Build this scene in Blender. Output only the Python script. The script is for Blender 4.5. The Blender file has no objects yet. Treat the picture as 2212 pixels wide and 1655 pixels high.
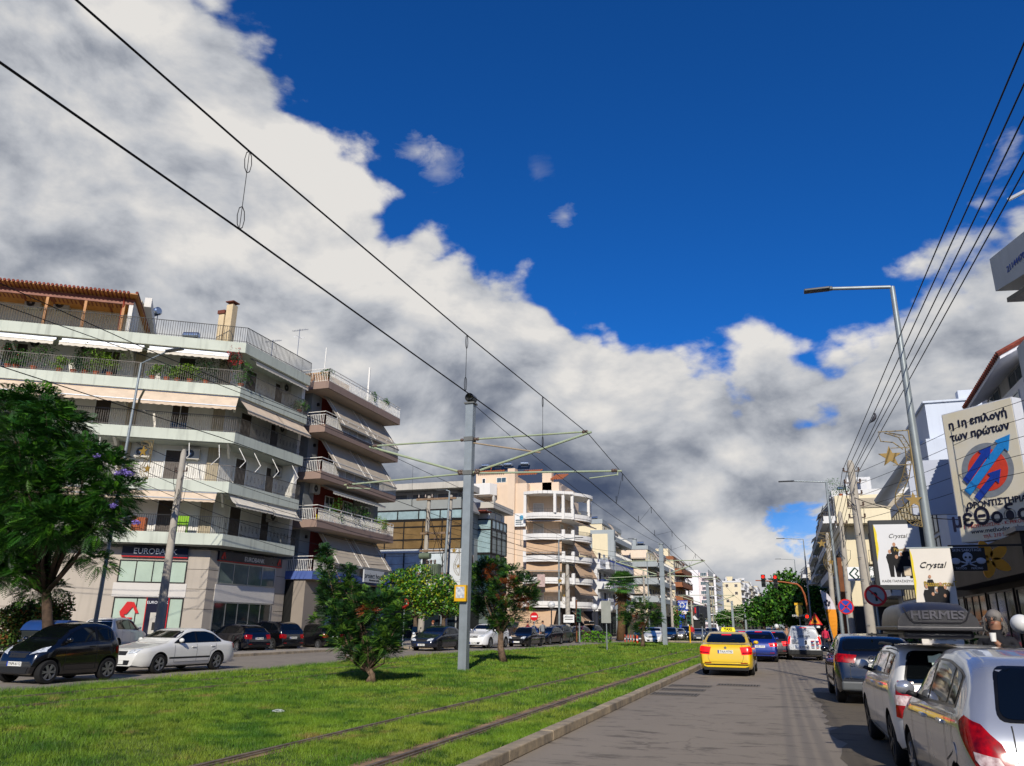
import bpy, bmesh, math, random
import numpy as np
from mathutils import Vector, Matrix
from mathutils.bvhtree import BVHTree
from mathutils.geometry import delaunay_2d_cdt
random.seed(7)
R=math.radians
SC=bpy.context.scene
COL=SC.collection
# ---------------------------------------------------------------- camera
CW,CH,CF=2212.,1655.,1660.
CCX,CCY,CHT=1106.,827.5,1.65
_roll=R(0.7); _pitch=math.atan(520/CF); _yaw=math.atan((1703-1106)/(CF/math.cos(_pitch)))
FW=Vector((-math.sin(_yaw)*math.cos(_pitch), math.cos(_yaw)*math.cos(_pitch), math.sin(_pitch)))
_r0=Vector((math.cos(_yaw),math.sin(_yaw),0)); _u0=_r0.cross(FW)
RV=_r0*math.cos(_roll)+_u0*math.sin(_roll); UV=_u0*math.cos(_roll)-_r0*math.sin(_roll)
cd=bpy.data.cameras.new('camera'); cam=bpy.data.objects.new('camera',cd); COL.objects.link(cam)
m=Matrix((RV,UV,-FW)).transposed().to_4x4(); m.translation=(0,0,CHT); cam.matrix_world=m
cd.sensor_width=36; cd.lens=36*CF/CW; cd.clip_end=6000; cd.clip_start=.05
SC.camera=cam
SC.render.resolution_x=1024; SC.render.resolution_y=766
SC.view_settings.view_transform='Standard'; SC.view_settings.look='None'
SC.view_settings.exposure=EXPOSURE=0.0; SC.view_settings.gamma=1
def ray(x,y):
    return (FW*CF+RV*(x-CCX)-UV*(y-CCY)).normalized()
def at(x,y,X=None,Y=None,Z=None):
    d=ray(x,y)
    t=X/d.x if X is not None else Y/d.y if Y is not None else (Z-CHT)/d.z
    return Vector((0,0,CHT))+d*t
# ---------------------------------------------------------------- colour helpers
def s2l(c):
    return tuple(v/12.92 if v<=.04045 else ((v+.055)/1.055)**2.4 for v in c)
def hx(h):
    h=h.lstrip('#'); return s2l(tuple(int(h[i:i+2],16)/255 for i in (0,2,4)))
# ---------------------------------------------------------------- sun and sky
SUN_AZ=R(16); SUN_EL=R(33)            # the sun stands behind the viewer, a little to the right
sv=Vector((math.sin(SUN_AZ)*math.cos(SUN_EL),-math.cos(SUN_AZ)*math.cos(SUN_EL),math.sin(SUN_EL)))
sd=bpy.data.lights.new('sun','SUN'); sd.energy=4.7; sd.angle=R(.5); sd.color=(1,.93,.82)
so=bpy.data.objects.new('sun',sd); COL.objects.link(so); so.rotation_euler=sv.to_track_quat('Z','Y').to_euler()
def build_world():
    w=bpy.data.worlds.new('World'); SC.world=w; w.use_nodes=True
    nt=w.node_tree; N=nt.nodes; L=nt.links; N.clear()
    def nd(t,**k):
        n=N.new(t)
        for a,b in k.items(): setattr(n,a,b)
        return n
    def ma(op,a,b=None,c=None,clamp=False):
        n=nd('ShaderNodeMath',operation=op,use_clamp=clamp)
        for i,v in enumerate((a,b,c)):
            if v is None: continue
            if isinstance(v,(int,float)): n.inputs[i].default_value=v
            else: L.new(v,n.inputs[i])
        return n.outputs[0]
    tc=nd('ShaderNodeTexCoord'); D=tc.outputs['Generated']
    sky=nd('ShaderNodeTexSky',sky_type='NISHITA'); sky.sun_disc=False
    sky.sun_elevation=SUN_EL; sky.sun_rotation=R(180)-SUN_AZ; sky.altitude=300; sky.air_density=1; sky.dust_density=.3; sky.ozone_density=3
    sep=nd('ShaderNodeSeparateXYZ'); L.new(D,sep.inputs[0]); X,Y,Z=sep.outputs
    az=ma('ARCTAN2',X,Y); el=ma('ARCSINE',Z)
    # outline of the cloud bank, azimuth -> elevation
    pts=[(-500,-700),(0,-420),(400,-90),(560,60),(700,215),(800,290),(900,395),(1000,470),(1110,530),(1230,575),(1350,640),(1450,705),(1560,735),(1650,675),(1745,735),(1850,670),(1930,540),(2050,400),(2212,290),(2700,300)]
    pe=[]
    for p in pts:
        d=ray(*p); pe.append((math.atan2(d.x,d.y),math.asin(d.z)))
    a0,a1=R(-120),R(100)
    pe=[(R(-120),R(14)),(R(-85),R(22))]+pe+[(R(70),R(20)),(R(100),R(12))]
    fc=nd('ShaderNodeFloatCurve'); cv=fc.mapping.curves[0]
    q=[((a-a0)/(a1-a0),e/R(90)) for a,e in pe]
    cv.points[0].location=(0,.15); cv.points[1].location=(1,.13)
    for p in q[1:-1]: cv.points.new(*p)
    fc.mapping.update()
    L.new(ma('DIVIDE',ma('SUBTRACT',az,a0),a1-a0,clamp=True),fc.inputs['Value'])
    elb=ma('MULTIPLY',fc.outputs[0],R(90))
    def noise(scale,detail,rough,off=(0,0,0),dist=0,stretch=(1,1,1.6)):
        mp=nd('ShaderNodeMapping'); mp.inputs['Location'].default_value=off; mp.inputs['Scale'].default_value=stretch
        L.new(D,mp.inputs[0])
        n=nd('ShaderNodeTexNoise'); n.inputs['Scale'].default_value=scale; n.inputs['Detail'].default_value=detail
        n.inputs['Roughness'].default_value=rough; n.inputs['Distortion'].default_value=dist; L.new(mp.outputs[0],n.inputs['Vector']); return n.outputs[0]
    n1=noise(4.2,9,.56,(3.1,.4,1.2),.25); n1b=noise(4.2,9,.56,(3.1-.015,.4,1.2+.055),.25)
    n2=noise(13,7,.6,(1,2,3))
    def puffs(scale,off,detail=3):
        mp=nd('ShaderNodeMapping'); mp.inputs['Location'].default_value=off; mp.inputs['Scale'].default_value=(1,1,1.35); L.new(D,mp.inputs[0])
        nn=nd('ShaderNodeTexNoise'); nn.inputs['Scale'].default_value=scale*.8; nn.inputs['Detail'].default_value=4; L.new(mp.outputs[0],nn.inputs['Vector'])
        mv=nd('ShaderNodeVectorMath',operation='MULTIPLY_ADD'); L.new(nn.outputs['Color'],mv.inputs[0]); mv.inputs[1].default_value=(.9/scale,)*3; L.new(mp.outputs[0],mv.inputs[2])
        v=nd('ShaderNodeTexVoronoi'); v.feature='F1'; v.inputs['Scale'].default_value=scale; v.inputs['Detail'].default_value=detail; v.inputs['Roughness'].default_value=.5; L.new(mv.outputs[0],v.inputs['Vector']); return v.outputs['Distance']
    v1=puffs(7,(.3,1.1,.4),2); v0=puffs(3.2,(2.3,.1,.7),0)
    n5=noise(16,8,.62,(4,9,1),.5,(1,1,2.2))
    dep=ma('ADD',ma('SUBTRACT',elb,el),ma('MULTIPLY',ma('SUBTRACT',n1,.5),.32))
    dep=ma('ADD',dep,ma('MULTIPLY',ma('SUBTRACT',n2,.5),.07)); dep=ma('ADD',dep,ma('MULTIPLY',ma('SUBTRACT',.78,v1),.13)); dep=ma('ADD',dep,ma('MULTIPLY',ma('SUBTRACT',.45,v0),.16))
    def spot(px,py,r,amt,d0):
        v=ray(px,py); dt=nd('ShaderNodeVectorMath',operation='DISTANCE'); L.new(D,dt.inputs[0]); dt.inputs[1].default_value=v
        f=ma('MAXIMUM',ma('SUBTRACT',1,ma('DIVIDE',dt.outputs['Value'],r)),0)
        return ma('ADD',d0,ma('MULTIPLY',amt,ma('MAXIMUM',ma('MULTIPLY',ma('SUBTRACT',ma('ADD',ma('MULTIPLY',f,.55),ma('MULTIPLY',n5,.9)),.72),3.2),0)))
    mask0=nd('ShaderNodeMapRange',interpolation_type='SMOOTHSTEP'); mask0.inputs['From Min'].default_value=-.01; mask0.inputs['From Max'].default_value=.035
    v_=ray(1735,1128); dt_=nd('ShaderNodeVectorMath',operation='DISTANCE'); L.new(D,dt_.inputs[0]); dt_.inputs[1].default_value=v_
    hole=ma('MULTIPLY',ma('MAXIMUM',ma('SUBTRACT',1,ma('DIVIDE',dt_.outputs['Value'],.062)),0),1.25)
    hm=nd('ShaderNodeMapRange',interpolation_type='SMOOTHSTEP'); hm.inputs['From Min'].default_value=.25; hm.inputs['From Max'].default_value=.75; hm.inputs['To Min'].default_value=1; hm.inputs['To Max'].default_value=.22
    L.new(ma('ADD',ma('MULTIPLY',hole,.8),ma('MULTIPLY',ma('MULTIPLY',ma('SUBTRACT',n5,.5),2.6),ma('MINIMUM',ma('MULTIPLY',hole,4),1))),hm.inputs['Value']); L.new(dep,mask0.inputs['Value'])
    mask=ma('MULTIPLY',mask0.outputs[0],hm.outputs[0])
    for (px,py,r,amt) in ((1220,466,.04,.6),(900,325,.05,.5),(950,368,.055,.3),(1160,368,.035,.15)):
        mask=spot(px,py,r,amt,mask)
    mask=ma('MINIMUM',ma('MAXIMUM',mask,0),1)
    # cloud brightness: bright crests near the edge, slate bellies lower down
    relief=ma('ADD',ma('MULTIPLY',ma('SUBTRACT',n1,n1b),2.0),ma('MULTIPLY',ma('SUBTRACT',.45,v1),.55))
    n3=noise(2.1,5,.5,(7,1,4),.3); n4=noise(9,8,.6,(2,8,5),.4)
    low=nd('ShaderNodeMapRange'); L.new(dep,low.inputs['Value']); low.inputs['From Min'].default_value=.02; low.inputs['From Max'].default_value=.42; low.inputs['To Min'].default_value=.93; low.inputs['To Max'].default_value=.72
    br=ma('ADD',low.outputs[0],relief)
    br=ma('ADD',br,ma('MULTIPLY',ma('SUBTRACT',n3,.5),.6)); br=ma('ADD',br,ma('MULTIPLY',ma('SUBTRACT',n4,.5),.38))
    def bspot(px,py,r,amt,b):
        v=ray(px,py); dt=nd('ShaderNodeVectorMath',operation='DISTANCE'); L.new(D,dt.inputs[0]); dt.inputs[1].default_value=v
        mr=nd('ShaderNodeMapRange',interpolation_type='SMOOTHSTEP'); L.new(dt.outputs['Value'],mr.inputs['Value']); mr.inputs['From Min'].default_value=r; mr.inputs['From Max'].default_value=0; mr.inputs['To Max'].default_value=amt
        return ma('ADD',b,mr.outputs[0])
    for s in ((1000,460,.3,.2),(1400,730,.25,.22),(1350,1060,.36,-.3),(1050,980,.22,-.1),(1580,1235,.14,.4),(2080,620,.2,.12),(700,300,.25,.15),(1500,1180,.1,.2),(150,480,.5,.16),(1700,900,.25,.18),(1300,850,.25,.1)): br=bspot(*s,br)
    rp=nd('ShaderNodeValToRGB'); L.new(br,rp.inputs[0]); e=rp.color_ramp.elements
    e[0].position=0; e[0].color=(*hx('4a5670'),1); e[1].position=1; e[1].color=(*hx('f1eeea'),1)
    for p,c in ((.22,'6c7588'),(.45,'9aa0ac'),(.7,'c9ccd2')):
        x=e.new(p); x.color=(*hx(c),1)
    # deep polarised blue of the clear part
    gm=nd('ShaderNodeMix',data_type='RGBA',blend_type='MULTIPLY'); gm.inputs[0].default_value=1; L.new(sky.outputs[0],gm.inputs[6]); gm.inputs[7].default_value=(.1,.62,1.35,1)
    b1=nd('ShaderNodeBackground'); b1.inputs[1].default_value=.085; L.new(gm.outputs[2],b1.inputs[0])
    b2=nd('ShaderNodeBackground'); b2.inputs[1].default_value=.88; L.new(rp.outputs[0],b2.inputs[0])
    mx=nd('ShaderNodeMixShader'); L.new(mask,mx.inputs[0]); L.new(b1.outputs[0],mx.inputs[1]); L.new(b2.outputs[0],mx.inputs[2])
    o=nd('ShaderNodeOutputWorld'); L.new(mx.outputs[0],o.inputs[0])
build_world()
# ---------------------------------------------------------------- materials
MATS={}
def mat(name,col='808080',rough=.7,var=.12,scale=6,bump=0,bscale=30,metal=0,emit=0,spec=.4,coat=0,alpha=1,trans=0,coord='Object',stain=0,col2=None):
    if name in MATS: return MATS[name]
    m=bpy.data.materials.new(name); m.use_nodes=True; nt=m.node_tree; N=nt.nodes; L=nt.links
    b=N['Principled BSDF']; c=hx(col) if isinstance(col,str) else col
    b.inputs['Base Color'].default_value=(*c,1); b.inputs['Roughness'].default_value=rough; b.inputs['Metallic'].default_value=metal
    b.inputs['Specular IOR Level'].default_value=spec
    if coat: b.inputs['Coat Weight'].default_value=coat; b.inputs['Coat Roughness'].default_value=.04
    if emit: b.inputs['Emission Color'].default_value=(*c,1); b.inputs['Emission Strength'].default_value=emit
    if alpha<1: b.inputs['Alpha'].default_value=alpha
    if trans: b.inputs['Transmission Weight'].default_value=trans
    tc=N.new('ShaderNodeTexCoord')
    if var or col2:
        n=N.new('ShaderNodeTexNoise'); n.inputs['Scale'].default_value=scale; n.inputs['Detail'].default_value=6; n.inputs['Roughness'].default_value=.62
        L.new(tc.outputs[coord],n.inputs['Vector'])
        mr=N.new('ShaderNodeMapRange'); mr.inputs['From Min'].default_value=.3; mr.inputs['From Max'].default_value=.7; L.new(n.outputs[0],mr.inputs[0])
        mx=N.new('ShaderNodeMix'); mx.data_type='RGBA'; L.new(mr.outputs[0],mx.inputs[0])
        ca=tuple(min(1,v*(1+var)) for v in c); cb=hx(col2) if col2 else tuple(v*(1-var) for v in c)
        mx.inputs[6].default_value=(*ca,1); mx.inputs[7].default_value=(*cb,1); out=mx.outputs[2]
        if stain:    # rain streaks: noise squeezed sideways, long downwards
            mp=N.new('ShaderNodeMapping'); mp.inputs['Scale'].default_value=(3.5,3.5,.25); L.new(tc.outputs[coord],mp.inputs[0])
            n2=N.new('ShaderNodeTexNoise'); n2.inputs['Scale'].default_value=1.3; n2.inputs['Detail'].default_value=5; L.new(mp.outputs[0],n2.inputs['Vector'])
            r2=N.new('ShaderNodeMapRange'); r2.inputs['From Min'].default_value=.52; r2.inputs['From Max'].default_value=.78; r2.inputs['To Max'].default_value=stain; L.new(n2.outputs[0],r2.inputs[0])
            m2=N.new('ShaderNodeMix'); m2.data_type='RGBA'; L.new(r2.outputs[0],m2.inputs[0]); L.new(out,m2.inputs[6]); m2.inputs[7].default_value=(*(v*.35 for v in c),1); out=m2.outputs[2]
        L.new(out,b.inputs['Base Color'])
        r3=N.new('ShaderNodeMapRange'); r3.inputs['To Min'].default_value=max(.02,rough-.08); r3.inputs['To Max'].default_value=min(1,rough+.08); L.new(n.outputs[0],r3.inputs[0]); L.new(r3.outputs[0],b.inputs['Roughness'])
    if bump:
        n=N.new('ShaderNodeTexNoise'); n.inputs['Scale'].default_value=bscale; n.inputs['Detail'].default_value=4; L.new(tc.outputs[coord],n.inputs['Vector'])
        bp=N.new('ShaderNodeBump'); bp.inputs['Strength'].default_value=bump; bp.inputs['Distance'].default_value=.02; L.new(n.outputs[0],bp.inputs['Height']); L.new(bp.outputs[0],b.inputs['Normal'])
    MATS[name]=m; return m
GLASS=mat('dark_glass','0d1216',.05,0,spec=.9)
def glassy(name,col,rough=.06,spec=.8): return mat(name,col,rough,.25,1.3,spec=spec)
# ---------------------------------------------------------------- mesh builder
class MB:
    def __init__(s): s.v=[]; s.f=[]; s.m=[]; s.k=0; s.T=None
    def add(s,vs,fs):
        n=len(s.v)
        if s.T is not None: vs=[s.T@Vector(p) for p in vs]
        s.v+= [tuple(p) for p in vs]; s.f+=[tuple(i+n for i in f) for f in fs]; s.m+=[s.k]*len(fs); return s
    def box(s,x0,y0,z0,x1,y1,z1):
        return s.add([(x0,y0,z0),(x1,y0,z0),(x1,y1,z0),(x0,y1,z0),(x0,y0,z1),(x1,y0,z1),(x1,y1,z1),(x0,y1,z1)],
            [(0,3,2,1),(4,5,6,7),(0,1,5,4),(1,2,6,5),(2,3,7,6),(3,0,4,7)])
    def cbox(s,c,d): return s.box(c[0]-d[0]/2,c[1]-d[1]/2,c[2]-d[2]/2,c[0]+d[0]/2,c[1]+d[1]/2,c[2]+d[2]/2)
    def prism(s,poly,z0,z1):
        a=sum(poly[i][0]*poly[(i+1)%len(poly)][1]-poly[(i+1)%len(poly)][0]*poly[i][1] for i in range(len(poly)))
        if a<0: poly=poly[::-1]
        n=len(poly)
        return s.add([(p[0],p[1],z0) for p in poly]+[(p[0],p[1],z1) for p in poly],
            [tuple(range(n))[::-1],tuple(range(n,2*n))]+[(i,(i+1)%n,(i+1)%n+n,i+n) for i in range(n)])
    def bar(s,p,q,w,h=None,up=(0,0,1)):
        p=Vector(p);q=Vector(q);h=h or w;d=(q-p).normalized();u=Vector(up)
        if abs(d.dot(u))>.99: u=Vector((1,0,0))
        a=d.cross(u).normalized()*w/2; b=a.cross(d).normalized()*h/2
        vs=[p-a-b,p+a-b,p+a+b,p-a+b,q-a-b,q+a-b,q+a+b,q-a+b]
        return s.add(vs,[(0,1,2,3),(7,6,5,4),(0,4,5,1),(1,5,6,2),(2,6,7,3),(3,7,4,0)])
    def path(s,pts,r,n=8,cap=True,rs=None):
        pts=[Vector(p) for p in pts]; rings=[]; m=len(pts); d0=(pts[1]-pts[0]).normalized()
        u=Vector((0,0,1)) if abs(d0.z)<.9 else Vector((1,0,0)); vs=[];a=None
        for i,p in enumerate(pts):
            d=(pts[min(i+1,m-1)]-pts[max(i-1,0)]).normalized()
            a=(d.cross(u) if a is None else a-d*a.dot(d)).normalized(); b=d.cross(a)
            rr=rs[i] if rs else r
            vs+=[p+a*math.cos(t)*rr+b*math.sin(t)*rr for t in (2*math.pi*j/n for j in range(n))]
        fs=[(i*n+j,i*n+(j+1)%n,(i+1)*n+(j+1)%n,(i+1)*n+j) for i in range(m-1) for j in range(n)]
        if cap: fs+=[tuple(range(n))[::-1],tuple(range((m-1)*n,m*n))]
        return s.add(vs,fs)
    def tube(s,p,q,r,r2=None,n=8): return s.path([p,q],r,n,rs=[r,r2 if r2 is not None else r])
    def lathe(s,prof,c=(0,0,0),ax='z',n=24,cap=True):   # prof: (radius, height) pairs
        vs=[]
        for r,h in prof:
            for j in range(n):
                t=2*math.pi*j/n; a,b=r*math.cos(t),r*math.sin(t)
                v={'z':(a,b,h),'x':(h,a,b),'y':(b,h,a)}[ax]; vs.append((v[0]+c[0],v[1]+c[1],v[2]+c[2]))
        m=len(prof); fs=[(i*n+j,i*n+(j+1)%n,(i+1)*n+(j+1)%n,(i+1)*n+j) for i in range(m-1) for j in range(n)]
        if cap: fs+=[tuple(range(n))[::-1],tuple(range((m-1)*n,m*n))]
        return s.add(vs,fs)
    def ball(s,c,r,n=10,m=7):
        if not hasattr(r,'__len__'): r=(r,r,r)
        vs=[(c[0],c[1],c[2]-r[2])]
        for i in range(1,m):
            t=-math.pi/2+math.pi*i/m
            vs+=[(c[0]+r[0]*math.cos(t)*math.cos(2*math.pi*j/n),c[1]+r[1]*math.cos(t)*math.sin(2*math.pi*j/n),c[2]+r[2]*math.sin(t)) for j in range(n)]
        vs.append((c[0],c[1],c[2]+r[2])); e=len(vs)-1
        fs=[(0,1+(j+1)%n,1+j) for j in range(n)]+[(e,1+(m-2)*n+j,1+(m-2)*n+(j+1)%n) for j in range(n)]
        fs+=[(1+i*n+j,1+i*n+(j+1)%n,1+(i+1)*n+(j+1)%n,1+(i+1)*n+j) for i in range(m-2) for j in range(n)]
        return s.add(vs,fs)
    def build(s,name,mats,parent=None,smooth=False,world=False,bevel=0):
        me=bpy.data.meshes.new(name); vs=s.v
        if world and parent is not None:
            o=parent; L=Vector()
            while o is not None: L+=o.location; o=o.parent
            vs=[(p[0]-L.x,p[1]-L.y,p[2]-L.z) for p in vs]
        me.from_pydata(vs,[],s.f)
        if not isinstance(mats,(list,tuple)): mats=[mats]
        for x in mats: me.materials.append(x)
        if len(mats)>1: me.polygons.foreach_set('material_index',s.m)
        if smooth:
            me.polygons.foreach_set('use_smooth',[True]*len(me.polygons))
            if smooth is not True: me.set_sharp_from_angle(angle=R(smooth))
        me.update()
        ob=bpy.data.objects.new(name,me); COL.objects.link(ob)
        if parent is not None: ob.parent=parent
        if bevel:
            b=ob.modifiers.new('bevel','BEVEL'); b.width=bevel; b.segments=2; b.limit_method='ANGLE'
        return ob
def split_build(b,name,mats,parent=None,world=False,**k):
    par=list(range(len(b.v)))
    def fd(i):
        while par[i]!=i: par[i]=par[par[i]]; i=par[i]
        return i
    for f in b.f:
        r=fd(f[0])
        for j in f[1:]: par[fd(j)]=r
    gr={}
    for f,m_ in zip(b.f,b.m): gr.setdefault(fd(f[0]),[]).append((f,m_))
    out=[]
    for g in gr.values():
        c=MB(); mp={}
        for f,m_ in g:
            for j in f:
                if j not in mp: mp[j]=len(c.v); c.v.append(b.v[j])
            c.f.append(tuple(mp[j] for j in f)); c.m.append(m_)
        out.append(c.build(name,mats,parent,world=world,**k))
    return out
def tag(o,label=None,cat=None,group=None,kind=None):
    if label: o['label']=label
    if cat: o['category']=cat
    if group: o['group']=group
    if kind: o['kind']=kind
    return o
def thing(name,label,cat,loc=(0,0,0),rz=0,group=None):
    o=bpy.data.objects.new(name,None); COL.objects.link(o); o.location=loc; o.rotation_euler=(0,0,rz); o.empty_display_size=.2
    return tag(o,label,cat,group)
def copy_tree(o,parent=None):
    c=o.copy(); COL.objects.link(c)
    if parent is not None: c.parent=parent
    for ch in list(o.children): copy_tree(ch,c)
    return c
FONTC={}
def text(name,s,size,m,parent,origin,right,up,align='CENTER',ext=.004,bold=0,world=True,shear=0,sx=1):
    """lettering laid on a surface: origin, reading direction, up direction"""
    s=s.translate(str.maketrans("πθοΦΡΑΕΟΙΤΝΗΚΒΜΖΥΧ","пΘoOPAEOITNHKBMZYX"))     # glyphs the font fills cleanly
    cu=bpy.data.curves.new(name,'FONT'); cu.body=s; cu.size=size; cu.align_x=align; cu.align_y='CENTER'; cu.extrude=ext; cu.resolution_u=3; cu.shear=shear
    t=bpy.data.objects.new(name,cu); COL.objects.link(t); dg=bpy.context.evaluated_depsgraph_get(); dg.update()
    me=bpy.data.meshes.new_from_object(t.evaluated_get(dg)); bpy.data.objects.remove(t); bpy.data.curves.remove(cu)
    if bold:
        bm=bmesh.new()
        for k,(dx,dy) in enumerate(((-1,0),(1,0),(0,1),(0,-1))):
            n0=len(bm.verts); bm.from_mesh(me); bm.verts.ensure_lookup_table()
            for vv in bm.verts[n0:]: vv.co.x+=dx*bold; vv.co.y+=dy*bold; vv.co.z+=k*.0006
        bm.to_mesh(me); bm.free()
    r=Vector(right).normalized(); u=Vector(up); u=(u-r*u.dot(r)).normalized(); n=r.cross(u)
    M=Matrix((r*sx,u,n)).transposed().to_4x4(); o=Vector(origin)
    if world and parent is not None:
        p=parent
        while p is not None: o=o-p.location; p=p.parent
    M.translation=o; me.transform(M); me.materials.clear(); me.materials.append(m)
    ob=bpy.data.objects.new(name,me); COL.objects.link(ob)
    if parent is not None: ob.parent=parent
    return ob
# ================================================================ ground, roads, median
def sheet(name,poly,z,m,label=None,thick=0):
    b=MB()
    if thick: b.prism(poly,z-thick,z)
    else:
        a=sum(poly[i][0]*poly[(i+1)%len(poly)][1]-poly[(i+1)%len(poly)][0]*poly[i][1] for i in range(len(poly)))
        if a<0: poly=poly[::-1]
        b.add([(x,y,z) for x,y in poly],[tuple(range(len(poly)))])
    return tag(b.build(name,m),kind='structure')
def rect(x0,y0,x1,y1): return [(x0,y0),(x1,y0),(x1,y1),(x0,y1)]
def asphalt(name,base,dark,amt=.5):
    m=bpy.data.materials.new(name); m.use_nodes=True; nt=m.node_tree; N=nt.nodes; L=nt.links; b=N['Principled BSDF']
    tc=N.new('ShaderNodeTexCoord'); O=tc.outputs['Object']
    def nz(sc,det=5,st=(1,1,1),rough=.6,dist=0):
        mp=N.new('ShaderNodeMapping'); mp.inputs['Scale'].default_value=st; L.new(O,mp.inputs[0])
        n=N.new('ShaderNodeTexNoise'); n.inputs['Scale'].default_value=sc; n.inputs['Detail'].default_value=det; n.inputs['Roughness'].default_value=rough; n.inputs['Distortion'].default_value=dist; L.new(mp.outputs[0],n.inputs['Vector']); return n.outputs[0]
    def mr(v,a,c,t0=0,t1=1):
        r=N.new('ShaderNodeMapRange'); r.inputs[1].default_value=a; r.inputs[2].default_value=c; r.inputs[3].default_value=t0; r.inputs[4].default_value=t1; L.new(v,r.inputs[0]); return r.outputs[0]
    def mix(f,a,c):
        x=N.new('ShaderNodeMix'); x.data_type='RGBA'; L.new(f,x.inputs[0])
        for i,v in ((6,a),(7,c)):
            if isinstance(v,tuple): x.inputs[i].default_value=(*v,1)
            else: L.new(v,x.inputs[i])
        return x.outputs[2]
    c0=hx(base); c1=hx(dark)
    c=mix(mr(nz(.35,4,(1,.35,1)),.35,.65),c0,tuple(v*.8 for v in c0))
    c=mix(mr(nz(180,2),.3,.7),c,tuple(v*.62 for v in c0))
    st=mr(nz(1.4,10,(.7,1.6,1),.76,.3),.535,.62,0,amt)          # oil and wear blotches
    c=mix(st,c,c1)
    vo=N.new('ShaderNodeTexVoronoi'); vo.feature='DISTANCE_TO_EDGE'; vo.inputs['Scale'].default_value=.45
    mp=N.new('ShaderNodeMapping'); L.new(O,mp.inputs[0]); wv=N.new('ShaderNodeMix'); wv.data_type='VECTOR'; wv.inputs[0].default_value=.35
    L.new(mp.outputs[0],wv.inputs[4]); nn=N.new('ShaderNodeTexNoise'); nn.inputs['Scale'].default_value=1.5; nn.inputs['Detail'].default_value=5; L.new(O,nn.inputs['Vector']); L.new(nn.outputs['Color'],wv.inputs[5]); L.new(wv.outputs[1],vo.inputs['Vector'])
    cr=mr(vo.outputs['Distance'],.0,.006,.75,0); gate=mr(nz(.4,2),.45,.6)
    mm=N.new('ShaderNodeMath'); mm.operation='MULTIPLY'; L.new(cr,mm.inputs[0]); L.new(gate,mm.inputs[1])
    c=mix(mm.outputs[0],c,c1)
    L.new(c,b.inputs['Base Color']); b.inputs['Roughness'].default_value=.85; b.inputs['Specular IOR Level'].default_value=.35
    bp=N.new('ShaderNodeBump'); bp.inputs['Strength'].default_value=.35; bp.inputs['Distance'].default_value=.008; L.new(nz(120,3),bp.inputs['Height']); L.new(bp.outputs[0],b.inputs['Normal'])
    return m
def paving(name,col,mortar,sx=.4,sy=.4,off=0):
    m=bpy.data.materials.new(name); m.use_nodes=True; nt=m.node_tree; N=nt.nodes; L=nt.links; b=N['Principled BSDF']
    tc=N.new('ShaderNodeTexCoord'); br=N.new('ShaderNodeTexBrick'); br.offset=off; L.new(tc.outputs['Object'],br.inputs['Vector'])
    c=hx(col); br.inputs['Color1'].default_value=(*c,1); br.inputs['Color2'].default_value=(*(v*.82 for v in c),1); br.inputs['Mortar'].default_value=(*hx(mortar),1)
    br.inputs['Scale'].default_value=1; br.inputs['Brick Width'].default_value=sx; br.inputs['Row Height'].default_value=sy; br.inputs['Mortar Size'].default_value=.008
    n=N.new('ShaderNodeTexNoise'); n.inputs['Scale'].default_value=.8; n.inputs['Detail'].default_value=8; L.new(tc.outputs['Object'],n.inputs['Vector'])
    r=N.new('ShaderNodeMapRange'); r.inputs[1].default_value=.4; r.inputs[2].default_value=.7; r.inputs[4].default_value=.45; L.new(n.outputs[0],r.inputs[0])
    x=N.new('ShaderNodeMix'); x.data_type='RGBA'; L.new(r.outputs[0],x.inputs[0]); L.new(br.outputs[0],x.inputs[6]); x.inputs[7].default_value=(*(v*.5 for v in c),1)
    L.new(x.outputs[2],b.inputs['Base Color']); b.inputs['Roughness'].default_value=.85
    return m
def grassmat(name,cols,rough=.6):
    m=bpy.data.materials.new(name); m.use_nodes=True; nt=m.node_tree; N=nt.nodes; L=nt.links; b=N['Principled BSDF']
    tc=N.new('ShaderNodeTexCoord'); O=tc.outputs['Object']
    out=None
    for i,(c,sc,lo,hi) in enumerate(cols):
        if i==0: out=(*hx(c),1); continue
        n=N.new('ShaderNodeTexNoise'); n.inputs['Scale'].default_value=sc; n.inputs['Detail'].default_value=6; n.noise_dimensions='4D'; n.inputs['W'].default_value=i; L.new(O,n.inputs['Vector'])
        r=N.new('ShaderNodeMapRange'); r.inputs[1].default_value=lo; r.inputs[2].default_value=hi; L.new(n.outputs[0],r.inputs[0])
        x=N.new('ShaderNodeMix'); x.data_type='RGBA'; L.new(r.outputs[0],x.inputs[0])
        if isinstance(out,tuple): x.inputs[6].default_value=out
        else: L.new(out,x.inputs[6])
        x.inputs[7].default_value=(*hx(c),1); out=x.outputs[2]
    L.new(out,b.inputs['Base Color']); b.inputs['Roughness'].default_value=rough; b.inputs['Specular IOR Level'].default_value=.25
    b.inputs['Subsurface Weight'].default_value=0
    return m
ASPH=asphalt('asphalt_road','978c7d','3a342e',.6); ASPL=asphalt('asphalt_side_road','998f81','403b38',.35)
PAVE=paving('pavement_tiles','a39a8c','5f5a52'); PAVR=paving('red_brick_paving','a86850','6d4a3c',.22,.11,.5)
KERB=mat('kerb_concrete','a39278',.9,.18,2.5,bump=.5,bscale=14,stain=.0,col2='6f675b')
EARTH=mat('bare_soil','94785a',.95,.35,3,bump=.6,bscale=20,col2='413428')
sheet('ground',rect(-900,-40,900,2500),-.02,mat('open_ground','77726a',.9,.2,.2))
sheet('road',[(-3.42,-4),(3.05,-4),(3.05,78),(3.05,600),(-3.0,600),(-3.2,78),(-3.42,40)],0,ASPH)
DARKA=asphalt('asphalt_patch','6d6353','2a2624',.7)
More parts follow.
